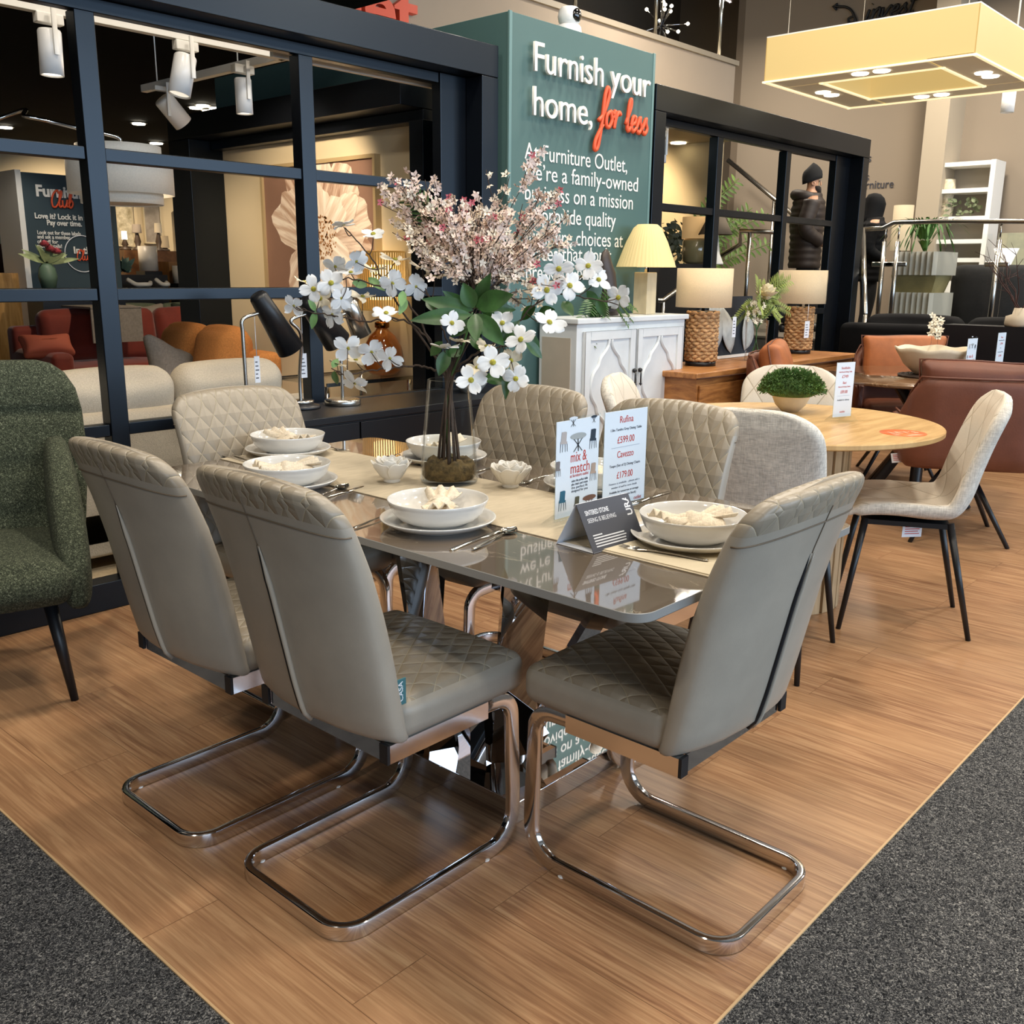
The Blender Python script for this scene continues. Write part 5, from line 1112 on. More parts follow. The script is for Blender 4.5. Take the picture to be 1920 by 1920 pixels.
# ================================================================ tan chairs and marble table
M['tan'] = mat('tan_leather', '#6a3b27', .55, var=.12, scale=7, bump=.12, bscale=120); M['tanlit'] = mat('tan_leather_lit', '#a05c30', .6, var=.14, scale=9, bump=.12, bscale=140); M['tanpipe'] = mat('tan_piping', '#5d2f1c', .5)  # tanlit: same leather with the lit orange put into its colour
def tan_chair():
    t = thing('tan_chair', '-', 'chair')
    g = MB(); g.soft(.03, 0, .445, .50, .50, .11, .045, (.01, .01, .025), 10); g.build('seat', M['tan'], t)
    # wrap-round shell: U of back and arms, arms dropping toward the front
    lo = []; n = 31
    for k in range(n):
        u = k/(n-1)*2-1; a = u*1.95; f = abs(u)
        px_, py_ = -.30*math.cos(a*.80)+.0+.02, .31*math.sin(a*.80)*1.05; px_ = -.27 if f < .42 else -.27+(f-.42)/.58*.50; py_ = math.copysign(min(.30, f/.42*.28+(.02 if f > .42 else 0)), u) if f > 0 else 0
        if .36 < f < .50: px_ += (.02 if f < .42 else .0)
        ht = .86 if f < .40 else .86-.22*min(1, (f-.40)/.34)**.7; lean = .07*(1-f)
        out = Vector((-1 if f < .36 else -.55 if f < .48 else 0, 0 if f < .36 else math.copysign(.8, u), 0)).normalized(); th = .032
        lp = []
        for (z, o_) in ((.40, th), (.55, th), (.70, th), (ht-.02, th*.95), (ht, th*.4), (ht, -th*.4), (ht-.02, -th*.95), (.70, -th), (.55, -th), (.40, -th)):
            zz = min(z, ht); lp.append(Vector((px_-.04-lean*(zz-.4)/.5, py_, zz))+out*o_)
        lo.append(lp)
    g = MB(); g.loft(lo); g.build('shell', M['tan'], t, subd=1)
    g = MB(); g.tube([l[4]+Vector((0, 0, .004)) for l in lo], .006, 6); g.build('piping', M['tanpipe'], t)
    sg = lambda q: Vector((q.x, q.y*(1+.10*(abs(q.z)/.17)**3), q.z+.010*math.sin(q.y*9+1)*(1 if q.z > 0 else .3)+.018*(abs(q.y)/.27)**3*(1 if q.z > 0 else -1)))
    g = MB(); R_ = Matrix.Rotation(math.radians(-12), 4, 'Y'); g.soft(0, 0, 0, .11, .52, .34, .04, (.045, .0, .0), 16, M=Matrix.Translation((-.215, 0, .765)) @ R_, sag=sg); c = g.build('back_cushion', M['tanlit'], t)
    g = MB(); g.tube([Matrix.Translation((-.215, 0, .765)) @ R_ @ sg(Vector((.0, y, z))) for y, z in ((-.258, -.14), (-.258, 0), (-.258, .168), (-.12, .171), (0, .171), (.12, .171), (.258, .168), (.258, 0), (.258, -.14))], .0055, 6); g.build('cushion_piping', M['tanpipe'], c)
    g = MB(); g.tube([(-.355, 0, z) for z in (.42, .6, .75, .84)], .003, 5); g.build('back_seam', M['tanpipe'], t)
    for a in (45, 135, 225, 315): d = Vector((math.cos(math.radians(a)), math.sin(math.radians(a)), 0)); g = MB(); g.cyl(Vector((0, 0, .40))+d*.04, d*.33, .017, .011, n=10); g.build('leg', M['blackmetal'], t)
    g = MB(); g.cyl((0, 0, .32), (0, 0, .405), .05, n=18); g.build('swivel', M['blackmetal'], t)
    return t
c0 = tan_chair()
TC = [((5.30, 1.62), 28, 'brown leather armchair with its back to us at marble table'), ((6.70, 2.46), 207, 'tan armchair facing us with lit orange cushion before black sofa'), ((5.70, 2.66), 292, 'tan armchair with crumpled cushion between sideboard and cream chair')]
for i, ((x, y), rz, lb) in enumerate(TC):
    if i == 0: c0.location = (x, y, 0); c0.rotation_euler.z = math.radians(rz); c0['label'] = lb; c0['group'] = 'tan armchairs round the marble table'
    else: dup(c0, (x, y, 0), rz, lb)
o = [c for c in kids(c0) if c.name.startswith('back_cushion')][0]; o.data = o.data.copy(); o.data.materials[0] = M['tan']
t = thing('marble_table', 'round brown marble topped table on black star legs', 'table', (6.02, 2.08, 0))
g = MB(); g.lathe([(0, .742), (.66, .742), (.668, .748), (.668, .757), (.662, .76), (0, .76)], n=72); g.build('tabletop', marble('brown_marble', '#6d5038', '#b79b80', .12, 1.6), t, auto=30)
for a in (20, 80, 140, 200, 260, 320): d = Vector((math.cos(math.radians(a)), math.sin(math.radians(a)), 0)); g = MB(); g.cyl(-d*.20+Vector((0, 0, .74)), d*.34, .034, .034, n=4); g.build('leg', M['blackmetal'], t)
t = thing('woven_mat', 'round dark woven mat under the bowl on marble table', 'mat', (5.99, 2.05, .7605)); g = MB()
for k in range(1, 15): g.tube([Vector((.0128*k*math.cos(2*PI*i/40), .0128*k*math.sin(2*PI*i/40), .006+.002*((i+k) % 2))) for i in range(40)], .0065, 5, closed=True)
g.build('coils', mat('dark_rattan', '#3b2c22', .8, var=.4, scale=80), t)
t = thing('bowl', 'large cream stoneware bowl with wavy rim on marble table', 'bowl', (5.99, 2.05, .776)); g = MB(); g.lathe([(0, 0), (.09, 0), (.10, .006), (.16, .06), (.205, .13), (.218, .155), (.210, .155), (.19, .12), (.14, .06), (.08, .02), (0, .015)], n=48, fn=lambda a, r, z: (r*(1+.02*math.sin(a*5)*(z > .1)), z+(.006*math.sin(a*7) if z > .12 else 0))); g.build('vessel', mat('cream_stoneware', '#cfc0a6', .55, var=.05, scale=12), t)
sign_holder('mix_and_match_sign', 'small mix and match card in holder on marble table', (5.93, 1.815, .7605), -8, .115, .225, [('mix &', .026, -.028, .130, R2, 'LEFT', .048), ('match', .026, -.030, .106, R2, 'LEFT', .056)], None, lambda c: mixmatch(c, .62))
sign_holder('price_sign', 'white price card standing at the far side of marble table', (6.42, 1.80, .7605), -8, .105, .24, [('Theo', .014, 0, .222, R2, 'CENTER', .03), ('Round Dining Table', .008, 0, .206, I, 'CENTER', .07), ('£799', .018, 0, .182, R2, 'CENTER', .035), ('or', .010, 0, .160, I, 'CENTER', .012), ('Tan Dining Chairs', .008, 0, .136, I, 'CENTER', .07), ('£249', .018, 0, .110, R2, 'CENTER', .035)])
paper_tag('white paper tag hanging under the tan chair beyond oak table', (5.02, 1.83, .40), -30, -20)
# ================================================================ green armchair at left edge
def green_chair():
    t = thing('armchair', 'dark green boucle high back armchair on black legs at left edge', 'armchair', (1.045, 3.27, 0), -110)
    gm, nt, b = newmat('green_boucle'); L = nt.links; tc = N(nt, 'ShaderNodeTexCoord'); nz = N(nt, 'ShaderNodeTexNoise', Scale=190, Detail=3, Roughness=.8, Distortion=1.2); L.new(tc.outputs['Object'], nz.inputs[0]); cr = N(nt, 'ShaderNodeValToRGB'); e = cr.color_ramp
    e.elements[0].position = .42; e.elements[0].color = (*lin('#1f2417'), 1); e.elements[1].position = .68; e.elements[1].color = (*lin('#8e937a'), 1); x = e.elements.new(.54); x.color = (*lin('#414834'), 1); L.new(nz.outputs[0], cr.inputs[0]); L.new(cr.outputs[0], b.inputs['Base Color']); b.inputs['Roughness'].default_value = .95
    bp = N(nt, 'ShaderNodeBump', Strength=.7, Distance=.006); L.new(nz.outputs[0], bp.inputs['Height']); L.new(bp.outputs[0], b.inputs['Normal'])
    g = MB(); g.soft(.06, 0, .405, .56, .56, .13, .055, (.015, .0, .03), 12); g.build('seat', gm, t)
    lo = []
    for (z, w, xc, th) in ((.34, .30, -.22, .05), (.40, .315, -.225, .062), (.50, .33, -.24, .066), (.62, .345, -.262, .066), (.74, .352, -.285, .065), (.84, .35, -.303, .062), (.91, .338, -.317, .058), (.96, .312, -.327, .05), (.99, .275, -.332, .038), (1.002, .235, -.334, .016)):
        lp = []
        for i in range(40):
            a = 2*PI*i/40; y = w*math.copysign(abs(math.cos(a))**.5, math.cos(a)); x = xc+th*math.copysign(abs(math.sin(a))**.6, math.sin(a)); x += .055*(y/w)**4*(1 if z < .95 else .4)
            for zs in (.52, .70, .86): x -= (.014*math.exp(-((z-zs)/.02)**2) if math.sin(a) > 0 else 0)
            lp.append(Vector((x, y, z)))
        lo.append(lp)
    for l in lo:
        for p in l: p.y *= 1.09; p.z = .34+(p.z-.34)*1.045
    # finer rows so the stitched channels show
    fine = []
    for i in range(len(lo)-1):
        k = 5 if i < 6 else 2
        for j in range(k): fine.append([p.lerp(q, j/k) for p, q in zip(lo[i], lo[i+1])])
    fine.append(lo[-1])
    for l in fine:
        for i, p in enumerate(l):
            if p.x > -.30+.0*p.z and math.sin(2*PI*i/40) > .2:
                for zs in (.52, .69, .86): p.x -= .016*math.exp(-((p.z-zs)/.016)**2)
                for ys in (-.12, .12): p.x -= .010*math.exp(-((p.y-ys)/.012)**2)
    g = MB(); g.loft(fine); g.build('backrest', gm, t)
    for sy in (-1, 1):
        lo = []
        for (x, z, h, w) in ((-.26, .60, .27, .045), (-.14, .585, .26, .05), (0, .535, .235, .053), (.14, .475, .19, .053), (.24, .42, .145, .05), (.30, .385, .10, .035), (.318, .37, .05, .012)):
            lp = []
            for i in range(24): a = 2*PI*i/24; lp.append(Vector((x, sy*(.285+w*math.copysign(abs(math.cos(a))**.6, math.cos(a))), z+h*math.copysign(abs(math.sin(a))**.6, math.sin(a))*.75)))
            lo.append(lp)
        g = MB(); g.loft(lo); g.build('arm', gm, t, subd=1)
    for x, y, fx, fy in ((.20, .20, .255, .245), (.20, -.20, .255, -.245), (-.2, .2, -.28, .24), (-.2, -.2, -.28, -.24)): g = MB(); g.cyl((x, y, .36), (fx, fy, 0), .024, .012, n=16); g.build('leg', M['blackmetal'], t)
    return t
green_chair()
# ================================================================ big square ceiling lantern
LX, LY, LH, LZ = 7.0, 2.79, .675, 2.60
t = thing('pendant_light', 'large square warm glowing box pendant at upper right', 'light', (LX, LY, LZ))
glow = mat('warm_glow_panel', '#a58f63', .5, emit='#f8d88c', estr=.62); HB = .273
g = MB()
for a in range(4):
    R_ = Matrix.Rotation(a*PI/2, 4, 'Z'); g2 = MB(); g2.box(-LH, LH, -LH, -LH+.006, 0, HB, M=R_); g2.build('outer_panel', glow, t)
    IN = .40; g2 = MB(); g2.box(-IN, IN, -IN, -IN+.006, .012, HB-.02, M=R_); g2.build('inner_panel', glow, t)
    g2 = MB(); g2.box(-LH+.0, LH-.30, -LH+.008, -IN, .004, .012, M=R_); g2.build('underside', mat('pendant_underside', '#cfc5b2', .6, emit='#cdb891', estr=.22), t)  # faint emission on the underside stands in for light bounced off the floor
    g2 = MB(); g2.box(-LH-.008, LH+.008, -LH-.010, -LH+.012, -.006, .004, M=R_); g2.box(-IN-.012, IN+.012, -IN-.006, -IN+.014, -.004, .006, M=R_); g2.build('lit_edge', mat('lit_edge', '#fff0c8', .5, emit='#ffe7b4', estr=1.1), t)
    for sx in (-.07, .07):
        g2 = MB(); g2.lathe([(0, 0), (.050, 0), (.053, .003), (.053, .008)], (0, 0, 0), n=20); q = Matrix.Translation(R_ @ Vector((sx, -(LH+IN)/2, -.004)))
        g2.v = [q @ p for p in g2.v]; g2.build('spot', mat('spot_glow', '#ffffff', .5, emit='#fff4dc', estr=6), t)
g = MB(); g.box(-LH, LH, -LH, LH, HB, HB+.008); g.build('lid', M['white'], t)
for x, y in ((-LH+.1, LH-.1), (LH-.1, LH-.1), (-LH+.1, -LH+.1), (LH-.1, -LH+.1)): g = MB(); g.cyl((x, y, HB), (x, y, 3.0), .003, n=6); g.build('suspension_wire', M['steel'], t)
t = thing('spotlight', 'white cylinder spotlight just under the glowing pendant', 'light', at(1893, 172, 'x', 9.6)); g = MB(); g.cyl((0, 0, 0), (0, 0, -.17), .055, n=20); g.build('body', M['whitegloss'], t); g = MB(); g.cyl((0, 0, .0), (0, 0, 2.6), .008, n=6); g.build('stem', M['white'], t)
# ================================================================ black sofa, platform, railing
M['blackvelvet'] = mat('black_velvet', '#0a0a0c', .85, spec=.2, sheen=.0)
def sofa(label, loc, rz, w, d, hb, hs, n, m_, name='sofa', arm=.14, armh=.62, cush=None, cm=None, feet=True, backh=None, split=1.0):
    """faces +x locally"""
    t = thing(name, label, 'sofa', loc, rz); cm = cm or m_; backh = backh or hb-.14
    g = MB(); g.box(-d/2, d/2-.02, -w/2+.01, w/2-.01, .06, hs-.16, .02); g.build('base', m_, t)
    g = MB(); g.soft(-d/2+.09, 0, (.08+backh)/2, .18, w, backh-.08, .05, (0, 0, .01), 10); g.build('back', m_, t)
    for s_ in (-1, 1): g = MB(); g.soft(.02, s_*(w/2-arm/2), (.08+armh)/2, d-.06, arm, armh-.08, .05, (0, .01, .02), 10); g.build('arm', m_, t)
    iw = w-2*arm; cw = iw/n
    for k in range(n):
        y = -iw/2+cw*(k+.5); g = MB(); g.soft(.06, y, hs-.08, d-.24, cw-.01, .17, .05, (.01, 0, .03), 10); g.build('seat_cushion', cm, t)
        g = MB(); R_ = Matrix.Rotation(math.radians(-9), 4, 'Y'); g.soft(0, 0, 0, .20, cw-.012, hb-hs+.02, .085, (.045, .0, .02), 12, M=Matrix.Translation((-d/2+.24, y, (hb+hs)/2-.005)) @ R_); g.build('back_cushion', cm, t)
    if feet:
        for x in (-d/2+.08, d/2-.1):
            for y in (-w/2+.08, w/2-.08): g = MB(); g.cyl((x, y, 0), (x, y, .07), .022, n=10); g.build('foot', M['blackmetal'], t)
    return t
sofa('long black velvet sofa with its back to us behind the tan chairs', (8.25, 2.12, 0), 0, 2.65, .9, 1.03, .45, 3, M['blackvelvet'], armh=.70, backh=.97)
PZ = .75; RX = 9.0
g = MB(); g.box(RX+.02, 12, -6, 9, 0, PZ-.02); g.box(RX, 12, -6, 9, PZ-.02, PZ); structure(g.build('floor_platform', mat('platform_grey', '#6f675c', .8)))
for k in range(4):
    g = MB(); g.box(7.75+.30*k, 9.0, 3.95, 5.6, .15*k*1.0, .15*(k+1)-.0); g.box(7.74+.30*k, 7.80+.30*k, 3.95, 5.6, .15*(k+1)-.03, .15*(k+1)+.004); structure(g.build('floor_step', mat('step_grey', '#35332f', .85)))
t = thing('railing', 'steel and glass railing along the raised platform', 'railing', (RX+.05, 3.0, PZ)); L0 = Vector((RX+.05, 3.0, PZ)); xr = RX+.05
def rp(px, py): return at(px, py, 'x', xr)-L0
P = [rp(1617, 430), rp(1655, 428), rp(1677, 417), rp(1760, 415), rp(1925, 415)]; P.append(Vector((0, -7, P[-1].z)))
g = MB(); g.tube(P, .021, 12); g.build('handrail', M['steel'], t)
for px in (1657, 1682, 1872):
    p = rp(px, 470); p.z = 0; g = MB(); g.cyl((0, p.y, 0), (0, p.y, .90), .021, n=14); g.cyl((0, p.y, .90), (0, p.y, 1.04), .008, n=8); g.build('post', M['steel'], t)
    for z in (.15, .70): g = MB(); g.box(-.012, .012, p.y-.10, p.y+.10, z-.022, z+.022, .010); g.build('glass_clamp', M['steel'], t)
ys = [rp(px, 470).y for px in (1682, 1872)]; g = MB(); g.box(-.004, .004, ys[1]+.06, ys[0]-.06, .08, .95); g.box(-.004, .004, -7, ys[1]-.06, .08, .95); g.build('glass_pane', M['acrylic'], t)
t = thing('stair_rail', 'bright sloping stair rail running down beside black frame edge', 'railing', (RX, 3.85, 0))
A, B, C_ = at(1618, 431, 'x', RX)-Vector((RX, 3.85, 0)), at(1622, 590, 'x', 8.1)-Vector((RX, 3.85, 0)), at(1628, 655, 'x', 8.05)-Vector((RX, 3.85, 0))
g = MB(); g.tube([A, B], .022, 12); g.build('handrail', M['steel'], t); g = MB(); g.cyl(B, Vector((B.x, B.y, 0)), .02, n=12); g.build('post', M['steel'], t)
# planter tower with fern
t = thing('planter', 'stack of folded concrete planters with a fern on top', 'planter', (9.45, 3.25, PZ)); pc = mat('concrete_olive', '#8f8358', .7, var=.12, scale=8); pg = mat('concrete_ridge', '#b5b0a2', .7)
A = at(1676, 590, 'x', 9.45); B = at(1765, 590, 'x', 9.45); W_ = abs(A.y-B.y); cy = (A.y+B.y)/2-3.25
def block(z0, z1, w, ridges):
    g = MB(); g.box(-w/2, w/2, cy-w/2, cy+w/2, z0, z1); b_ = g.build('block', pc, t)
    if ridges:
        for side in range(2):
            g = MB(); n = 8
            for k in range(n):
                a = -w/2+w*k/n; b2 = a+w/n
                if side == 0: g.prism([(-w/2, cy+a), (-w/2, cy+b2), (-w/2-.045, cy+(a+b2)/2)], 'z', z0+.02, z1)
                else: g.prism([(a, cy-w/2), (b2, cy-w/2), ((a+b2)/2, cy-w/2-.045)], 'z', z0+.02, z1)
            g.build('ridges', pg, b_)
ztop = at(1720, 473, 'x', 9.45).z-PZ; z1 = at(1720, 548, 'x', 9.45).z-PZ; z2 = at(1720, 520, 'x', 9.45).z-PZ
block(0, z1, W_*.92, 1); block(z2, ztop, W_*.92, 1); g = MB(); w = W_*.92; g.loft([[Vector((sx*w/2*f, cy+sy*w/2*f, z)) for sx, sy in ((1, 1), (-1, 1), (-1, -1), (1, -1))] for z, f in ((z1, .82), (z2, 1))], smooth=False); g.build('taper_block', pc, t)
g = MB()
for k in range(34): a = 2*PI*k/34*2.4; l = rnd.uniform(.25, .42); e = Vector((l*math.cos(a), cy+l*math.sin(a), ztop+rnd.uniform(-.02, .30))); c = spline([(0, cy, ztop), (e.x*.45, cy+(e.y-cy)*.45, ztop+.28), e], 6); [leaf_into(g, c[i], c[i+1]+(c[i+1]-c[i])*1.2, .020*(1-i/16), Vector((0, 0, 1))) for i in range(0, len(c)-1, 2)]
g.build('fern', mat('fern_green', '#3f6a2a', .6, var=.3, scale=9), t)
# shelf unit
XS = 11.55; A, B = at(1748, 306, 'x', XS), at(1868, 303, 'x', XS); zt, zb = A.z, PZ; yc, w2 = (A.y+B.y)/2, abs(A.y-B.y)/2
t = thing('shelf_unit', 'tall white open shelf unit against the far wall', 'shelf unit', (XS, yc, PZ)); H = zt-PZ
g = MB(); g.box(.0, .34, -w2, -w2+.05, 0, H); g.build('side_panel', M['white'], t); g = MB(); g.box(.0, .34, w2-.05, w2, 0, H); g.build('side_panel', M['white'], t)
for py in (303, 358, 410, 453, 488): z = max(.3, at(1800, py, 'x', XS).z-PZ); z = min(z, H-.03); g = MB(); g.box(0, .34, -w2+.05, w2-.05, z-.02, z+.025); g.build('shelf', M['white'], t)
g = MB(); g.box(.33, .345, -w2+.05, w2-.05, 0, H); g.build('back_panel', mat('shelf_back', '#a79f92', .8), t); g = MB(); g.box(0, .33, -w2+.05, w2-.05, 0, .55); g.build('lower_doors', M['white'], t)
zsh = at(1800, 410, 'x', XS).z+.03
t = thing('books', 'stack of cream patterned vases at left of the white shelf', 'vase', (XS+.13, yc+w2-.16, zsh)); t.name = 'patterned_vase'; g = MB(); g.lathe([(0, 0), (.07, 0), (.075, .10), (.06, .2), (.075, .30), (.065, .40), (0, .40)], n=20); g.build('body', mat('cream_dots', '#c9bda4', .7, var=.25, scale=30), t)
t = thing('trailing_plant', 'small trailing plant on the white shelf unit', 'plant', (XS+.10, yc+.05, zsh)); g = MB()
for k in range(70): p = Vector((rnd.uniform(-.1, .1), rnd.uniform(-.24, .24), rnd.uniform(.0, .17))); leaf_into(g, p, p+Vector((rnd.uniform(-.08, .02), rnd.uniform(-.07, .07), rnd.uniform(-.04, .06))), .018, Vector((-1, 0, .5)))
g.build('leaves', mat('greygreen', '#6d7757', .7, var=.2, scale=10), t)
# drum shade lamp, armchair, art on the platform
A, B = at(1673, 386, 'x', 10.9), at(1718, 386, 'x', 10.9); z0 = at(1700, 470, 'x', 10.9).z
t = thing('floor_lamp', 'floor lamp with tall plastic wrapped drum shade behind railing', 'lamp', (10.9, (A.y+B.y)/2, PZ)); r = abs(A.y-B.y)/2*.8; g = MB(); g.lathe([(r, z0-PZ), (r, A.z-PZ), (r-.004, A.z-PZ), (r-.004, z0-PZ)], n=32); g.build('lamp_shade', shade_mat('grey_shade', '#a89a80', .25), t); g = MB(); g.cyl((0, 0, .02), (0, 0, z0-PZ+.05), .012, n=8); g.cyl((0, 0, 0), (0, 0, .025), .14, n=24); g.build('stand', M['blackmetal'], t)
A, B = at(1798, 497, 'x', 10.0), at(1960, 497, 'x', 10.0); yc2 = (A.y+B.y)/2; w = abs(A.y-B.y)
t = thing('tub_chair', 'dark curved back tub chair behind the glass railing', 'armchair', (10.0, yc2, PZ)); g = MB(); lo = []
hh = A.z-PZ
for z, f in ((.08, .86), (.14, .95), (hh*.5, 1), (hh*.8, 1), (hh*.93, .97), (hh*.985, .90), (hh, .80)): lo.append([Vector((.42*f*math.copysign(abs(math.sin(a))**.7, math.sin(a)), w/2*f*math.copysign(abs(math.cos(a))**.6, math.cos(a)), z)) for a in [2*PI*i/36 for i in range(36)]])
g.loft(lo); g.build('shell', mat('charcoal_fabric', '#1d1b1a', .9, var=.15, scale=40), t)
for x in (-.25, .25):
    for y in (-.25, .25): g = MB(); g.cyl((x, y, 0), (x, y, .09), .02, n=8); g.build('foot', M['blackmetal'], t)
A, B = at(1873, 437, 'x', 11.4), at(1960, 500, 'x', 11.4); t = thing('picture', 'grey green abstract canvas at right behind the railing', 'picture', (11.4, (A.y+B.y)/2, B.z-.1)); w = abs(A.y-B.y)/2; g = MB(); g.box(0, .04, -w, w, 0, A.z-B.z+.1); g.build('canvas', mat('abstract_paint', '#7f8474', .8, var=.35, scale=2.2, col2='#b0a98c'), t); g = MB(); g.box(-.1, .1, -w, w, -(B.z-.1-PZ), -.005); g.build('stand', M['white'], t)
t = thing('white_vase', 'small white cone vase at right behind railing post', 'vase', at(1883, 500, 'x', 10.9)); g = MB(); g.lathe([(0, 0), (.05, 0), (.06, .02), (.12, .18), (.115, .18), (0, .03)], n=20); g.build('body', M['whitegloss'], t); zz = t.location.z-PZ; g = MB(); g.box(-.18, .18, -.18, .18, -zz, -.002); g.build('plinth', M['white'], t)
t = thing('twig_vase', 'bare dark twigs in a squat white vase at right edge', 'vase', at(1912, 612, 'x', 7.72)); zt_ = t.location.z; g = MB(); g.lathe([(0, 0), (.10, 0), (.105, .02), (.10, .07), (.06, .085), (.05, .13), (.045, .13), (0, .08)], n=28); g.build('body', mat('stone_white', '#b9ab95', .7), t); g = MB()
for k in range(11):
    a = rnd.uniform(0, 6.28); p = Vector((0, 0, .08)); e = Vector((.25*math.cos(a), .30*math.sin(a), rnd.uniform(.3, .62))); c = [p+(e-p)*(i/6)+Vector((rnd.uniform(-.02, .02), rnd.uniform(-.02, .02), 0)) for i in range(7)]; g.tube(c, lambda q: .005*(1-.8*q), 5)
    for i in (3, 4, 5): g.tube([c[i], c[i]+Vector((rnd.uniform(-.1, .1), rnd.uniform(-.1, .1), rnd.uniform(.02, .12)))], .002, 4)
g.build('twigs', mat('red_brown_twig', '#3a1f18', .8), t); g = MB(); g.box(-.10, .12, -.5, .5, -zt_, -.003); q = g.build('console', M['darkwood']); q.location = t.location; q.name = 'console_table'; tag(q, 'narrow black console behind the black sofa under twig vase', 'console')
t = thing('glass_bottle', 'small glass bottle with white sprigs on marble table', 'vase', (6.20, 2.12, .7605)); g = MB(); g.lathe([(0, 0), (.04, 0), (.045, .01), (.045, .14), (.02, .18), (.02, .23), (.017, .23), (.017, .18), (.041, .14), (.041, .012), (0, .01)], n=20); g.build('bottle', M['glass'], t); g = MB()
for k in range(30): p = Vector((rnd.uniform(-.03, .03), rnd.uniform(-.03, .03), rnd.uniform(.22, .36))); blossom_into(g, p, Vector((-1, -.5, .5)), .022, rnd, 0)
g.build('sprigs', M['petalcream'], t)
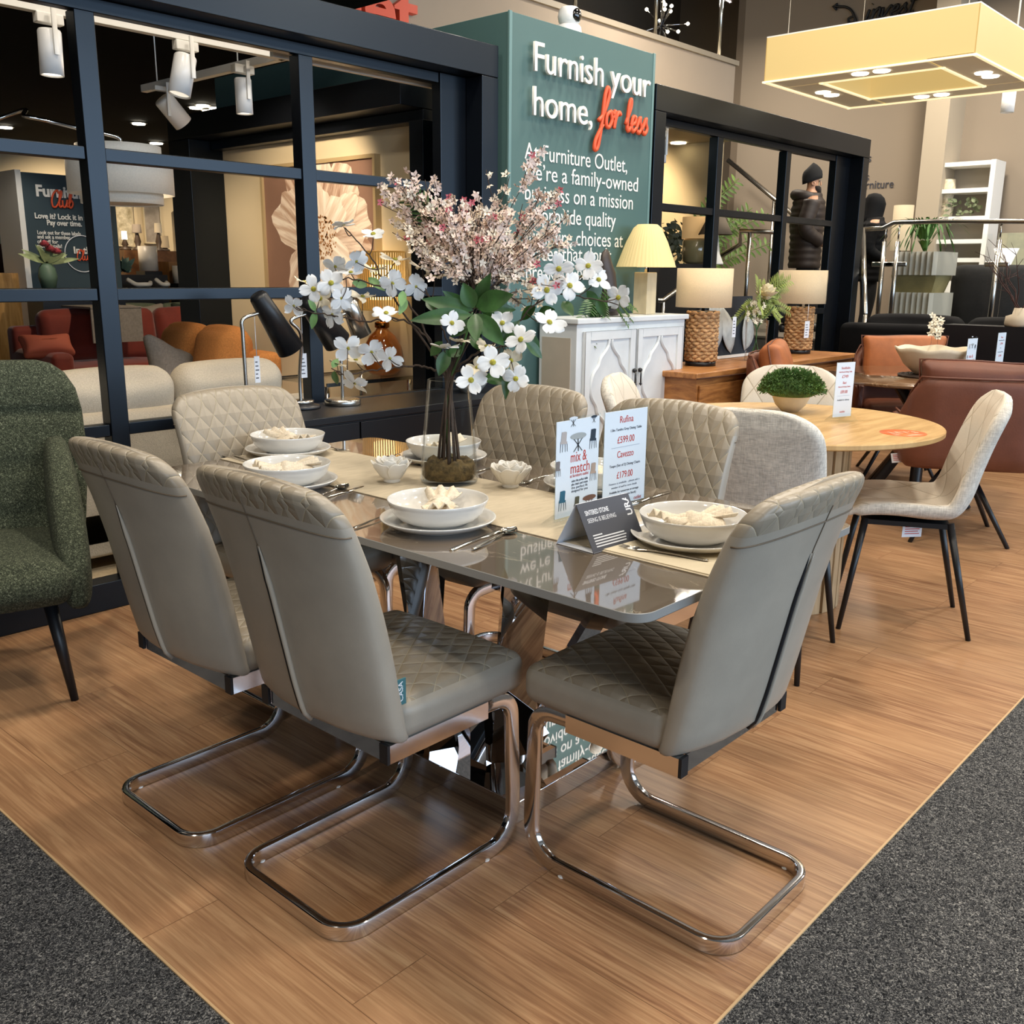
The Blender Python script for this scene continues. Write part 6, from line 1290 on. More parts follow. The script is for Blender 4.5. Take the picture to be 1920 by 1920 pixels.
# ================================================================ people on the platform
def skin_body(name, joints, edges, m_, parent=None, subd=2):
    me = bpy.data.meshes.new(name); ks = list(joints); me.from_pydata([joints[k][0] for k in ks], [(ks.index(a), ks.index(b)) for a, b in edges], []); o = bpy.data.objects.new(name, me); COL.objects.link(o)
    md = o.modifiers.new('skin', 'SKIN'); md.use_smooth_shade = True
    for i, k in enumerate(ks):
        r = joints[k][1]; me.skin_vertices[0].data[i].radius = r if isinstance(r, tuple) else (r, r); me.skin_vertices[0].data[i].use_root = (i == 0)
    s_ = o.modifiers.new('subd', 'SUBSURF'); s_.levels = subd; s_.render_levels = subd; me.materials.append(m_)
    if parent: o.parent = parent
    return o
skin_m = mat('skin', '#b98a6c', .55)
def man(label, loc, rz, jacket, hood, legs, stride, s=1.0):
    """faces +x locally; standing figure in a padded jacket"""
    J = {'pelvis': ((0, 0, .93), (.13, .15)), 'belly': ((.01, 0, 1.08), (.12, .15)), 'chest': ((.0, 0, 1.30), (.13, .17)), 'collar': ((-.01, 0, 1.45), (.07, .09)), 'neck': ((.015, 0, 1.52), .055), 'skull': ((.03, 0, 1.60), (.075, .065)), 'crown': ((.02, 0, 1.69), (.088, .075)),
         'hipL': ((0, .09, .88), .09), 'kneeL': ((stride*.5, .10, .50), .062), 'ankL': ((stride*.35, .10, .09), .042), 'toeL': ((stride*.35+.16, .11, .035), .035), 'hipR': ((0, -.09, .88), .09), 'kneeR': ((-stride*.2+.03, -.10, .50), .062), 'ankR': ((-stride*.6, -.10, .09), .042), 'toeR': ((-stride*.6+.16, -.11, .035), .035),
         'shL': ((-.01, .19, 1.40), .06), 'elL': ((-.06, .24, 1.12), .045), 'wrL': ((.10, .22, .95), .032), 'shR': ((-.01, -.19, 1.40), .06), 'elR': ((-.06, -.24, 1.12), .045), 'wrR': ((.12, -.19, .97), .032), 'haL': ((.16, .20, .92), .035), 'haR': ((.18, -.17, .94), .035)}
    E_ = [('pelvis', 'belly'), ('belly', 'chest'), ('chest', 'collar'), ('collar', 'neck'), ('neck', 'skull'), ('skull', 'crown'), ('pelvis', 'hipL'), ('hipL', 'kneeL'), ('kneeL', 'ankL'), ('ankL', 'toeL'), ('pelvis', 'hipR'), ('hipR', 'kneeR'), ('kneeR', 'ankR'), ('ankR', 'toeR'), ('collar', 'shL'), ('shL', 'elL'), ('elL', 'wrL'), ('collar', 'shR'), ('shR', 'elR'), ('elR', 'wrR'), ('wrL', 'haL'), ('wrR', 'haR')]
    t = thing('person', label, 'person', loc, rz); t.scale = (s, s, s)
    skin_body('body', J, E_, skin_m, t)
    # padded jacket with quilted rolls
    lo = []
    for i in range(41):
        z = .70+.80*i/40; rl = .012*math.sin((z-.70)/.075*2*PI*.5)**2; w = lerp([(.70, .225), (.95, .215), (1.10, .215), (1.30, .235), (1.40, .232), (1.46, .16), (1.50, .12)], z)+rl; d = lerp([(.70, .165), (.95, .165), (1.10, .17), (1.30, .18), (1.40, .165), (1.46, .135), (1.50, .12)], z)+rl
        lo.append([Vector((d*math.cos(a), w*math.sin(a), z)) for a in [2*PI*k/28 for k in range(28)]])
    g = MB(); g.loft(lo); jk = g.build('jacket', jacket, t)
    for sd in ('L', 'R'):
        pts = spline([J['sh'+sd][0], J['el'+sd][0], J['wr'+sd][0]], 12); g = MB(); g.tube(pts, lambda q: .092-.030*q+.006*abs(math.sin(q*28)), 14); g.build('sleeve', jacket, jk)
        pts = spline([J['hip'+sd][0], J['knee'+sd][0], J['ank'+sd][0]], 8); g = MB(); g.tube(pts, lambda q: .105-.042*q, 14); g.build('trouser_leg', legs, t)
        a = Vector(J['ank'+sd][0]); g = MB(); g.soft(a.x+.07, a.y, .045, .28, .095, .09, .04, (0, 0, .01), 8); g.build('shoe', M['blackplastic'], t)
    if hood:
        g = MB(); g.loft([[Vector((cx+rx*math.cos(a), ry*math.sin(a), z)) for a in [2*PI*k/24 for k in range(24)]] for z, cx, rx, ry in ((1.42, -.02, .15, .15), (1.50, -.02, .135, .125), (1.58, .0, .128, .112), (1.66, .01, .130, .112), (1.73, .0, .115, .10), (1.78, -.01, .075, .07), (1.795, -.01, .02, .02))]); g.build('hood', jacket, jk)
    else:
        g = MB(); g.tube([Vector((-.04+.115*math.cos(a), .13*math.sin(a), 1.455+.03*math.cos(a+PI))) for a in [2*PI*k/20 for k in range(20)]], lambda q: .055, 10, closed=True); g.build('hood', jacket, jk)
        g = MB(); g.loft([[Vector((cx+rx*math.cos(a), ry*math.sin(a), z+.035*math.cos(a))) for a in [2*PI*k/24 for k in range(24)]] for z, cx, rx, ry in ((1.625, .018, .104, .088), (1.66, .016, .107, .09), (1.70, .01, .104, .088), (1.735, -.002, .090, .076), (1.765, -.012, .066, .054), (1.785, -.02, .034, .03))]); g.build('beanie', mat('black_knit', '#0b0b0d', .9, bump=.5, bscale=150), t)
        g = MB(); g.loft([[Vector((cx+rx*math.cos(a), ry*math.sin(a), z)) for a in [2*PI*k/18 for k in range(18)]] for z, cx, rx, ry in ((1.485, .085, .02, .025), (1.505, .078, .045, .045), (1.535, .062, .060, .060), (1.562, .058, .058, .064), (1.575, .05, .05, .06))]); g.build('beard', mat('dark_beard', '#1d1410', .9), t)
        g = MB(); g.loft([[Vector((x, y*w, z)) for y in (-1, -.4, .4, 1)]+[Vector((x+d, 0, z))] for z, x, d, w in ((1.637, .105, .002, .008), (1.61, .108, .016, .012), (1.588, .108, .026, .015), (1.578, .106, .010, .014))]); g.build('nose', skin_m, t, subd=1)
        for sy in (-1, 1):
            g = MB(); g.lathe([(0, .005), (.013, 0), (.021, .004), (.023, .012), (.012, .012)], (.015, sy*.072, 1.595), n=14, axis=(0, sy, .1)); g.build('ear', skin_m, t)
            g = MB(); g.lathe([(0, .006), (.008, .004), (.011, 0)], (.097, sy*.028, 1.628), n=12, axis=(1, sy*.2, 0)); g.build('eye', M['ink'], t)
        g = MB(); g.box(.108, .118, -.02, .02, 1.548, 1.553, .002); g.build('mouth', mat('lip', '#8a5244', .6), t)
    return t
brown_j = mat('brown_padded', '#2b211c', .6, var=.2, scale=5); man('man in black beanie and brown padded jacket walking right, seen through frame', (10.0, 4.86, PZ), -52, brown_j, False, mat('dark_trousers', '#16161a', .8), .30, .955)
blk_j = mat('black_padded', '#09090b', .8, spec=.2); man('person in black hooded jacket behind the right end of black frame', (9.75, 4.05, PZ), -60, blk_j, True, mat('dark_trousers', '#121216', .8), .05, .77)
# ================================================================ beyond the right frame
WX = 9.6
g = MB(); g.box(WX, WX+.1, 5.74, 9.2, PZ, 2.727); structure(g.build('wall_inner', mat('lit_wall', '#c6b48e', .9)))
g = MB(); g.box(5.4, 9.7, 4.75, 9.2, 2.727, 2.78); structure(g.build('ceiling_inner', mat('lit_ceiling', '#b3a382', .9)))
t = thing('stair_handrail', 'sloping steel handrail of the rear staircase seen through frame', 'railing', at(1365, 300, 'x', 11.6)); L0 = t.location.copy(); g = MB(); g.tube([Vector((0, 0, 0)), at(1480, 396, 'x', 11.6)-L0, at(1535, 450, 'x', 11.6)-L0], .03, 10); g.build('handrail', M['steel'], t); g = MB(); p = at(1452, 372, 'x', 11.6)-L0; g.cyl(p, (p.x, p.y, PZ-L0.z), .02, n=8); g.build('post', M['steel'], t)
t = thing('ramp_railing', 'cranked steel railing with glass in the middle pane', 'railing', at(1405, 620, 'x', 9.0)); L0 = t.location.copy(); P = [at(x, y, 'x', 9.0)-L0 for x, y in ((1352, 480), (1388, 458), (1388, 432), (1462, 436))]; g = MB(); g.tube(P, .024, 10); g.build('handrail', M['steel'], t)
for px in (1406, 1462): a = at(px, 436, 'x', 9.0)-L0; g = MB(); g.cyl(a, (a.x, a.y, -L0.z+PZ), .02, n=10); g.build('post', M['steel'], t)
A, B = at(1412, 450, 'x', 9.0)-L0, at(1460, 450, 'x', 9.0)-L0; g = MB(); g.box(-.004, .004, B.y, A.y, -L0.z+PZ+.05, A.z); g.build('glass_pane', M['acrylic'], t)
t = thing('step_rail', 'bright cranked handrail low between the white cabinet lamps', 'railing', at(1240, 640, 'y', 4.6)); L0 = t.location.copy(); g = MB(); g.tube([at(x, y, 'y', 4.6)-L0 for x, y in ((1205, 564), (1243, 564), (1268, 545), (1330, 500))], .022, 10); g.build('handrail', M['steel'], t); a = at(1243, 564, 'y', 4.6)-L0; g = MB(); g.cyl(a, (a.x, a.y, -L0.z), .02, n=10); g.build('post', M['steel'], t)
t = thing('sideboard', 'dark sideboard behind the right frame carrying a glass lamp', 'sideboard', (7.75, 5.25, 0)); zc = at(1308, 496, 'y', 5.25).z; g = MB(); g.box(-.75, .6, -.22, .22, 0, zc); g.build('body', M['darkwood'], t)
A, B = at(1285, 405, 'y', 5.25), at(1340, 405, 'y', 5.25); cx = at(1308, 450, 'y', 5.25).x
t = thing('table_lamp', 'ribbed glass lamp with beige drum shade seen through the frame', 'lamp', (cx, 5.25, zc)); g = MB(); g.lathe([(0, 0), (.10, 0), (.14, .03), (.145, .22), (.09, .28), (.05, .29), (0, .29)], n=40, fn=lambda a, r, z: (r*(1+.03*math.sin(a*20)), z)); g.build('glass_body', amber_clear := mat('smoky_glass', '#8d8360', .08, coat=1), t); r = (B.x-A.x)/2*.58; zs = at(1308, 448, 'y', 5.25).z-zc; g = MB(); g.lathe([(r, zs), (r, A.z-zc), (r-.004, A.z-zc), (r-.004, zs)], n=36); g.build('lamp_shade', shade_mat('tan_shade', '#c49f6c', .5), t); g = MB(); g.cyl((0, 0, .28), (0, 0, zs+.1), .01, n=8); g.build('neck', M['steel'], t)
t = thing('table_lamp', 'grey coolie lamp beside the ribbed glass lamp in frame', 'lamp', at(1338, 500, 'y', 5.0)); t.location.z = zc; g = MB(); zs = at(1338, 440, 'y', 5.0).z-zc; ze = at(1338, 415, 'y', 5.0).z-zc; g.lathe([(.16, zs), (.06, ze+.08)], n=32); g.build('lamp_shade', mat('grey_coolie', '#6b5f50', .8), t, solid=.004); g = MB(); g.lathe([(0, 0), (.09, 0), (.09, .01), (.05, .1), (.03, zs), (.01, zs+.1), (0, zs+.1)], n=20); g.build('base', M['white'], t); g = MB(); zz = zc
t = thing('tall_fern', 'tall fern and palm leaves behind the middle pane', 'plant', (8.75, 5.75, 0)); g = MB(); g.lathe([(0, 0), (.16, 0), (.2, .5), (.19, .5), (0, .45)], n=24); g.build('pot', M['blackmetal'], t); g = MB()
for px, py in ((1385, 335), (1372, 350), (1410, 390), (1375, 425), (1395, 415), (1445, 455), (1365, 400), (1425, 440), (1350, 470), (1400, 470), (1440, 400)):
    e = at(px, py, 'y', 5.75+rnd.uniform(-.2, .2))-Vector((8.75, 5.75, 0)); c = spline([(0, 0, .45), (e.x*.35, e.y*.35, .45+(e.z-.45)*.7), e], 12)
    for i in range(14, len(c)-1):
        for s_ in (-1, 1): d = (c[i+1]-c[i]).normalized(); sd = d.cross(Vector((-.7, -.7, .2))).normalized(); leaf_into(g, c[i], c[i]+d*.07+sd*s_*.10, .016, Vector((-.7, -.7, .3)))
    g.tube(c, .005, 5)
g.build('fronds', mat('frond_green', '#5f7a35', .5, var=.4, scale=5), t)
t = thing('dark_plant', 'dark bushy plant at left inside the right frame', 'plant', (6.9, 5.95, 0)); g = MB(); g.lathe([(0, 0), (.16, 0), (.2, .6), (0, .55)], n=20); g.build('pot', M['blackmetal'], t); g = MB()
for k in range(120): c = at(1262+rnd.gauss(0, 16), 455+rnd.gauss(0, 22), 'y', 5.95+rnd.uniform(-.15, .15))-Vector((6.9, 5.95, 0)); leaf_into(g, c, c+Vector((rnd.uniform(-.12, .12), rnd.uniform(-.08, .08), rnd.uniform(-.1, .08))), .028, Vector((-.6, -.7, .3)))
for k in range(5): e = at(1262+rnd.gauss(0, 14), 460, 'y', 5.95)-Vector((6.9, 5.95, 0)); g.tube(spline([(0, 0, .55), e*.6+Vector((0, 0, .3)), e], 5), .006, 5)
g.build('leaves', mat('dark_leaf', '#1f2a18', .6), t)
t = thing('downlight', 'round recessed ceiling downlight glowing in the first right pane', 'light', (at(1272, 267, 'z', 2.726))); g = MB(); g.cyl((0, 0, 0), (0, 0, -.012), .085, n=28); g.build('lens', mat('spot_glow', '#ffffff', .5, emit='#fff2d2', estr=7), t)
def cyl_spot(label, top, bot, y, r=.04, tilt=None, lit=3, bracket=True):
    A = at(*top, 'y', y); B = at(*bot, 'y', y); t = thing('track_spotlight', label, 'light', A, 0, 'white cylinder track spotlights'); d = B-A; ax = d.normalized(); ln = d.length
    g = MB(); g.lathe([(0, .0), (r*.92, 0), (r, .008), (r, ln), (r-.004, ln), (r-.006, ln-.012)], n=28, axis=ax); g.build('body', M['whitegloss'], t)
    g = MB(); g.lathe([(0, ln-.008), (r-.005, ln-.008)], n=24, axis=ax); g.build('lens', mat('spot_lens', '#ffffff', .5, emit='#fff6e2', estr=lit), t)
    if bracket: g = MB(); g.box(-.009, .009, -r-.012, -r-.003, -.10, .075); g.box(-.055, .055, -.025, .018, .02 if d.z < -.1 and abs(ax.x) < .3 else .035, .060, .004); g.build('bracket', M['white'], t)
    return t
cyl_spot('white cylinder spotlight hanging in the first right pane', (1237, 262), (1235, 305), 3.95, .050, lit=4)
# ================================================================ left showroom behind the partition
TY = 4.30
t = thing('lighting_track', 'white ceiling track running along behind the left frame', 'lighting track', (1.5, TY, 2.36)); g = MB(); g.box(-2.6, 1.56, -.02, .02, -.018, .022, .003, seg=1); g.build('rail', M['white'], t)
g = MB(); e = at(250, 161, 'z', 2.37); g.box(1.53, 1.57, -.02, e.y-TY, -.018, .022, .003, seg=1); g.build('cross_rail', M['white'], t)
for px, py in ((292, 66), (443, 100)): A = at(px+2, py+78 if px < 400 else py+5, 'x', 3.05); g = MB(); g.cyl((A.x-1.5, A.y-TY, .02), (A.x-1.5, A.y-TY, .5), .004, n=6); g.build('suspension_wire', M['white'], t)
t = thing('lighting_track', 'thin white track right under the frame head by teal column', 'lighting track', (3.3, 3.86, 2.262)); g = MB(); g.box(-.62, .58, -.012, .012, -.018, .018); g.build('rail', M['white'], t)
cyl_spot('leftmost white cylinder spotlight in the upper left pane', (92, 56), (98, 142), TY, .046, lit=5)
cyl_spot('tilted white spotlight hanging in front of the cross track', (348, 105), (336, 178), TY, .050, lit=1)
cyl_spot('white spotlight aimed down to the right below the cross track', (305, 184), (344, 232), 5.4, .055, lit=1)
cyl_spot('white cylinder spotlight near the corner of the track', (455, 147), (459, 214), TY+.15, .041, lit=5)
def downlights():
    for i, (px, py, lb) in enumerate(((10, 238, 'glowing round downlight at far left of black ceiling'), (260, 231, 'glowing round downlight left of the tilted spotlight'), (293, 268, 'glowing round downlight above the tiered drum shade'), (367, 201, 'left light of the cluster by the black pillar top'), (380, 197, 'upper light of the cluster by the black pillar top'), (391, 207, 'lower light of the cluster by the black pillar top'), (404, 202, 'right light of the cluster by the black pillar top'), (74, 304, 'glowing downlight left of the tiered shade above the club sign'), (20, 312, 'left downlight of the pair at far left under bar'), (38, 313, 'right downlight of the pair at far left under bar'), (92, 305, 'small downlight just right of the one above the club sign'), (104, 318, 'downlight touching the left edge of the tiered shade'), (336, 342, 'left downlight of the pair right of the tiered shade'), (350, 342, 'right downlight of the pair right of the tiered shade'), (371, 360, 'downlight beside the black pillar right of tiered shade'))):
        p = at(px, py, 'z', 2.858)
        if p.y > 15.6 or p.y < 0: p = at(px, py, 'y', 15.2); p.z = 2.858
        t = thing('downlight', lb, 'light', p, 0, 'downlights in the black showroom ceiling'); r = .014*math.hypot(p.x, p.y)*.40; g = MB(); g.cyl((0, 0, 0), (0, 0, -.014), r, n=24); g.build('lens', mat('downlight_glow', '#ffffff', .5, emit='#fff3d8', estr=9), t); g = MB(); g.lathe([(r, -.002), (r+.02, -.002), (r+.02, 0), (r, 0)], n=24); g.build('trim_ring', M['white'], t)
downlights()
# beige partition wall with second frame and painting
g = MB(); g.box(3.855, 3.882, 3.995, 6.43, 0, 2.35); structure(g.build('wall_painting', M['beigelight']))
t = thing('wall_frame', 'black box frame round the beige wall with the flower painting', 'partition frame', (3.82, 5.16, 0)); 
for n_, a in (('head_beam', (-.22, .034, -1.10, 1.27, 2.185, 2.335)), ('jamb', (-.22, .034, 1.01, 1.27, 0, 2.184)), ('inner_head', (-.06, .033, -1.10, 1.0, 2.125, 2.184)), ('jamb', (-.12, .034, -1.16, -1.05, 0, 2.12))): g = MB(); g.box(*a, .004, seg=1); g.build(n_, M['frame'], t)
t = thing('painting', 'large pale peony painting in a thin wood frame on beige wall', 'painting', (3.855, 5.105, 1.60)); hw, hh = .555, .375
g = MB(); g.box(-.028, 0, -hw, hw, -hh, hh); g.build('canvas', mat('mauve_ground', '#8a6a59', .7, var=.06, scale=3), t)
g = MB()
for a in ((-.045, .0, -hw-.022, -hw, -hh-.02, hh+.02), (-.045, .0, hw, hw+.022, -hh-.02, hh+.02), (-.045, 0, -hw, hw, hh, hh+.022), (-.045, 0, -hw, hw, -hh-.022, -hh)): g.box(*a)
g.build('frame', mat('ash_frame', '#b09a72', .5), t)
def petal_paint(a, tone):
    m, nt, b = newmat('peony_paint'); L = nt.links; tc = N(nt, 'ShaderNodeTexCoord'); mp = N(nt, 'ShaderNodeMapping'); mp.inputs['Rotation'].default_value = (-a, 0, 0); L.new(tc.outputs['Object'], mp.inputs[0]); m2 = N(nt, 'ShaderNodeMapping'); m2.inputs['Scale'].default_value = (1, 2.2, 22); L.new(mp.outputs[0], m2.inputs[0])
    nz = N(nt, 'ShaderNodeTexNoise', Scale=1.6, Detail=4, Distortion=.4); L.new(m2.outputs[0], nz.inputs[0]); rp = N(nt, 'ShaderNodeMapRange'); rp.inputs[1].default_value = .38; rp.inputs[2].default_value = .62; L.new(nz.outputs[0], rp.inputs[0])
    c1, c2 = (('#b79881', '#ead9c8'), ('#cdb19b', '#f3e6d6'), ('#a07a64', '#dcc4b0'), ('#e0cdb9', '#f9f1e4'))[tone]; L.new(mixc(nt, rp.outputs[0], lin(c1), lin(c2)), b.inputs['Base Color']); b.inputs['Roughness'].default_value = .7
    return m
pm = [0, 1, 2]
R_ = random.Random(4); lay = 0
def paint_petal(b_, a, l, w, m_):
    global lay
    lay += 1; g = MB(); u = Vector((0, math.cos(a), math.sin(a))); s_ = Vector((0, -math.sin(a), math.cos(a))); pts = []
    for k in range(28):
        q = 2*PI*k/28; r = (1+.09*math.sin(q*3+lay)+.06*math.sin(q*7+lay*2)); p = b_+u*(l/2+l/2*math.cos(q)*r)+s_*(w*math.sin(q)*r*(1-.35*math.cos(q+PI)))
        p.y = max(-hw+.002, min(hw-.002, p.y)); p.z = max(-hh+.002, min(hh-.002, p.z)); p.x = -.0285-.00025*lay; pts.append(p)
    g.quad(pts); g.build('painted_petal', petal_paint(a, 3 if m_ == 2 else R_.randrange(3)), t)
ctr = Vector((0, -.04, -.08))
for a, l, w in ((.3, .52, .13), (1.0, .54, .15), (1.6, .50, .16), (2.2, .52, .14), (2.8, .50, .14), (3.4, .52, .13), (4.1, .42, .15), (4.8, .40, .16), (5.5, .46, .15), (.65, .50, .10), (1.3, .46, .10), (1.95, .44, .10), (2.5, .42, .09), (3.1, .40, .09)): paint_petal(ctr, a, l, w, pm[R_.randrange(2)])
for a, l, w in ((.8, .32, .09), (1.5, .34, .10), (2.3, .32, .09), (4.4, .36, .13), (5.2, .36, .13), (3.7, .32, .10)): paint_petal(ctr, a, l, w, pm[2])
g = MB()
for k in range(240): a, r = R_.uniform(0, 2*PI), R_.random()**.5*.13; p = ctr+Vector((0, r*1.2*math.cos(a), .02+r*math.sin(a))); p.x = -.0285-.00025*(lay+2); g.quad([p+Vector((0, -.006, -.004)), p+Vector((0, .006, -.004)), p+Vector((0, .004, .008)), p+Vector((0, -.004, .006))])
g.build('painted_stamens', mat('ochre_paint', '#a8743c', .7, var=.4, scale=60), t)
# sofas
M['boucle'] = mat('cream_boucle', '#b5ad9e', .95, var=.10, scale=160, bump=.5, bscale=170); M['rust'] = mat('rust_velvet', '#762411', .75, var=.16, scale=4, sheen=.3); M['ochre'] = mat('ochre_boucle', '#b0733a', .95, var=.16, scale=110, bump=.4, bscale=150); M['sage'] = mat('sage_cloth', '#6f7862', .9, var=.1, scale=20); M['greycloth'] = weave('grey_cloth', '#8c857c', .9, 320, .15); M['taupecloth'] = mat('taupe_cloth', '#9a9082', .9, var=.05, scale=20); M['darkgreen'] = mat('dark_green_cloth', '#363f31', .9, var=.1, scale=30)
sofa('cream boucle sofa with its back to us right behind left frame', (2.10, 4.68, 0), 90, 2.1, .92, .875, .44, 3, M['boucle'], arm=.12, armh=.60, backh=.70)
sofa('rust red velvet sofa with pink lit arm deep in left showroom', (5.05, 9.3, 0), -90, 2.75, 1.0, .95, .46, 2, M['rust'], arm=.20, armh=.60)
sofa('ochre boucle sofa facing left along the wall under the painting', (3.20, 5.72, 0), 180, 1.10, .76, .985, .46, 2, M['ochre'], arm=.12, armh=.62)
def pillow(label, loc, rz, m_, w=.5, h=.46, lean=14, chop=.06, grp=None):
    R_ = Matrix.Rotation(math.radians(-lean), 4, 'Y'); sg = lambda q: Vector((q.x, q.y*(1+.10*(abs(q.z)/(h/2))**2), q.z-(chop*math.exp(-(q.y/(.16*w/.5))**2) if q.z > 0 else 0)))
    g = MB(); g.soft(0, 0, 0, .09, w, h, .042, (.06, 0, 0), 14, M=R_, sag=sg); o = g.build('cushion', m_); o.location = loc; o.rotation_euler.z = math.radians(rz); return tag(o, label, 'cushion', grp)
P_ = at(341, 650, 'y', 5.80); pillow('grey cushion with chopped top leaning on the ochre sofa', (P_.x, 5.80, .722), -72, M['greycloth'], .52, .50, 8, .13)
pillow('small coral cushion on the arm end of the rust sofa', tuple(at(88, 648, 'y', 9.05)), -95, mat('coral_cloth', '#a8553f', .8), .42, .24, 40, .03)
t = thing('throw', 'grey throw draped over the back of the rust sofa', 'throw', (0, 0, 0)); A = at(158, 580, 'y', 9.25); g = MB(); g.box(A.x-.0, A.x+.50, 9.12, 9.14, .66, .98); g.box(A.x, A.x+.50, 9.12, 9.75, .975, .995); g.build('cloth', M['greycloth'], t)
sofa('dark green sofa at far left behind the rust sofa', (2.75, 10.6, 0), -90, 1.8, .85, .95, .45, 2, M['darkgreen'])
sofa('sage grey sofa behind the rust sofa left of post', (6.55, 12.0, 0), -90, 1.9, .9, .90, .45, 2, M['sage'])
sofa('taupe sofa in the row under the framed pictures', (8.75, 12.6, 0), -90, 2.2, .9, 1.03, .45, 3, M['taupecloth'])
sofa('white sofa end at far left below the rust sofa level', (2.05, 8.4, 0), -90, 1.9, .9, .90, .45, 2, M['boucle'])
pillow('pale stripe cushion on the sage sofa', (6.1, 11.75, .74), -90, M['taupecloth'], .5, .4, 15, .05); pillow('sage cushion on the taupe sofa', (8.1, 12.35, .84), -90, M['sage'], .9, .45, 15, .03); pillow('dark cushion on the sage sofa beside pale stripe cushion', (6.75, 11.75, .74), -90, M['darkgreen'], .5, .42, 15, .08)
# tiered drum pendant on an arc lamp
D_ = 5.5; A, B = at(110, 290, 'y', D_), at(328, 312, 'y', D_); cx = (A.x+B.x)/2; r = (B.x-A.x)/2*.84
t = thing('arc_lamp', 'arc floor lamp with three tier white drum shade in upper left pane', 'lamp', (cx-1.75, D_+.5, 0)); O = Vector((cx-1.75, D_+.5, 0)); C0 = Vector((cx, D_, 0))-O; zz = lambda y: at(225, y, 'y', D_).z
dm = mat('white_drum_cloth', '#d8d2c6', .9, var=.05, scale=120, emit='#d8cfc0', estr=.10); g = MB()
for (r_, za, zb) in ((r*.80, 274, 296), (r, 294, 365), (r*.78, 362, 383)): g.lathe([(r_-.004, zz(zb)), (r_, zz(zb)), (r_, zz(za)), (r_-.004, zz(za)), (r_*.7, zz(za)-.004)], C0, n=56)
g.build('tiered_shade', dm, t); g = MB(); g.lathe([(0, zz(381)), (r*.76, zz(381))], C0, n=40); g.build('diffuser', M['paper'], t)
g = MB(); pk = at(50, 219, 'y', D_); e = at(145, 240, 'y', D_); g.tube(spline([(0, 0, .03), (0, 0, 1.5), at(2, 221, 'y', D_+.2)-O, pk-O, e-O, Vector((C0.x, C0.y, zz(258))), Vector((C0.x, C0.y, zz(276)))], 8), .011, 10); g.build('arc', M['chrome'], t); g = MB(); g.cyl((0, 0, 0), (0, 0, .05), .17, n=32); g.build('base', M['marble'], t)
# club sign
SY = 11.3; A, B = at(38, 322, 'y', SY), at(212, 335, 'y', SY); cx = (A.x+B.x)/2; t = thing('club_sign', 'dark blue green floor standing sign reading Furniture Club', 'sign', (cx, SY, 0)); w = (B.x-A.x)/2; zt = A.z
g = MB(); g.box(-w, w, 0, .55, 0, zt); g.build('board', mat('dark_teal_board', '#2c3f48', .6), t); g = MB(); g.box(-w-.06, -w-.001, -.004, .58, 0, zt+.02); g.build('white_edge', M['white'], t)
def sgn(s, x0, x1, y, size, m_, bold=0): P0, P1 = at(x0, y, 'y', SY), at(x1, y, 'y', SY); text(s, size, (P0.x-cx, -.012, P0.z), (1, 0, 0), (0, 0, 1), m_, t, 'lettering', .004, 'LEFT', P1.x-P0.x, bold)
sgn('Furniture', 66, 168, 367, .165, M['white'], .006); sgn('Love it? Lock it in today.', 64, 186, 409, .082, M['white'], .002); sgn('Pay over time.', 87, 152, 422, .082, M['white'], .002)
for s, x1, y in (('Look out for these labels', 150, 439), ('and ask a member', 131, 447), ('of staff for', 108, 456), ('more details!', 115, 464)): sgn(s, 69, x1, y, .058, M['white'], .001)
sgn('In the', 137, 178, 475, .105, M['white'], .003)
A = at(95, 388, 'y', SY); B = at(137, 388, 'y', SY); script_text('Club', .085, (A.x-cx, -.02, A.z), (1, 0, 0), (0, 0, 1), M['orange'], t, 'lettering', .011, .12, B.x-A.x); A = at(143, 488, 'y', SY); B = at(172, 488, 'y', SY); script_text('Club', .055, (A.x-cx, -.02, A.z), (1, 0, 0), (0, 0, 1), M['orange'], t, 'lettering', .007, .12, B.x-A.x)
C_ = at(154, 476, 'y', SY); g = MB(); rr = .20; g.tube([Vector((C_.x-cx+rr*math.cos(2*PI*k/48), -.012, C_.z+rr*math.sin(2*PI*k/48))) for k in range(48)], .006, 6, closed=True); g.build('ring', M['paper'], t)
t = thing('flower_vase', 'green vase of coral proteas in front of the club sign', 'vase', at(92, 540, 'y', 10.75)); t.scale = (.8, .8, .8); vz = t.location.z; g = MB(); g.lathe([(0, 0), (.09, 0), (.12, .15), (.10, .26), (.06, .32), (.055, .32), (0, .1)], n=24); g.build('vessel', mat('sage_vase', '#5d7562', .5), t); g = MB()
for k in range(26): a = rnd.uniform(-.2, PI+.2); l = rnd.uniform(.22, .42); e = Vector((l*math.cos(a), rnd.uniform(-.15, .1), .36+.5*l*abs(math.sin(a)))); leaf_into(g, (0, 0, .32), e, .035, Vector((0, -1, .2)))
g.build('leaves', mat('pale_green', '#9aa878', .6, var=.3, scale=6), t); g = MB()
for x, z in ((-.05, .56), (.10, .47), (.02, .50)): puff(g, (x, -.12, z-.04), .085, 3)
g.build('bloom', mat('coral_bloom', '#c9606a', .7, var=.2, scale=20), t); g = MB(); g.box(-.5, .4, -.2, .2, 0, vz-.003); q = g.build('side_table', M['darkwood']); q.location = (t.location.x+.35, 10.78, 0); tag(q, 'dark low table carrying the vase before the club sign', 'table')
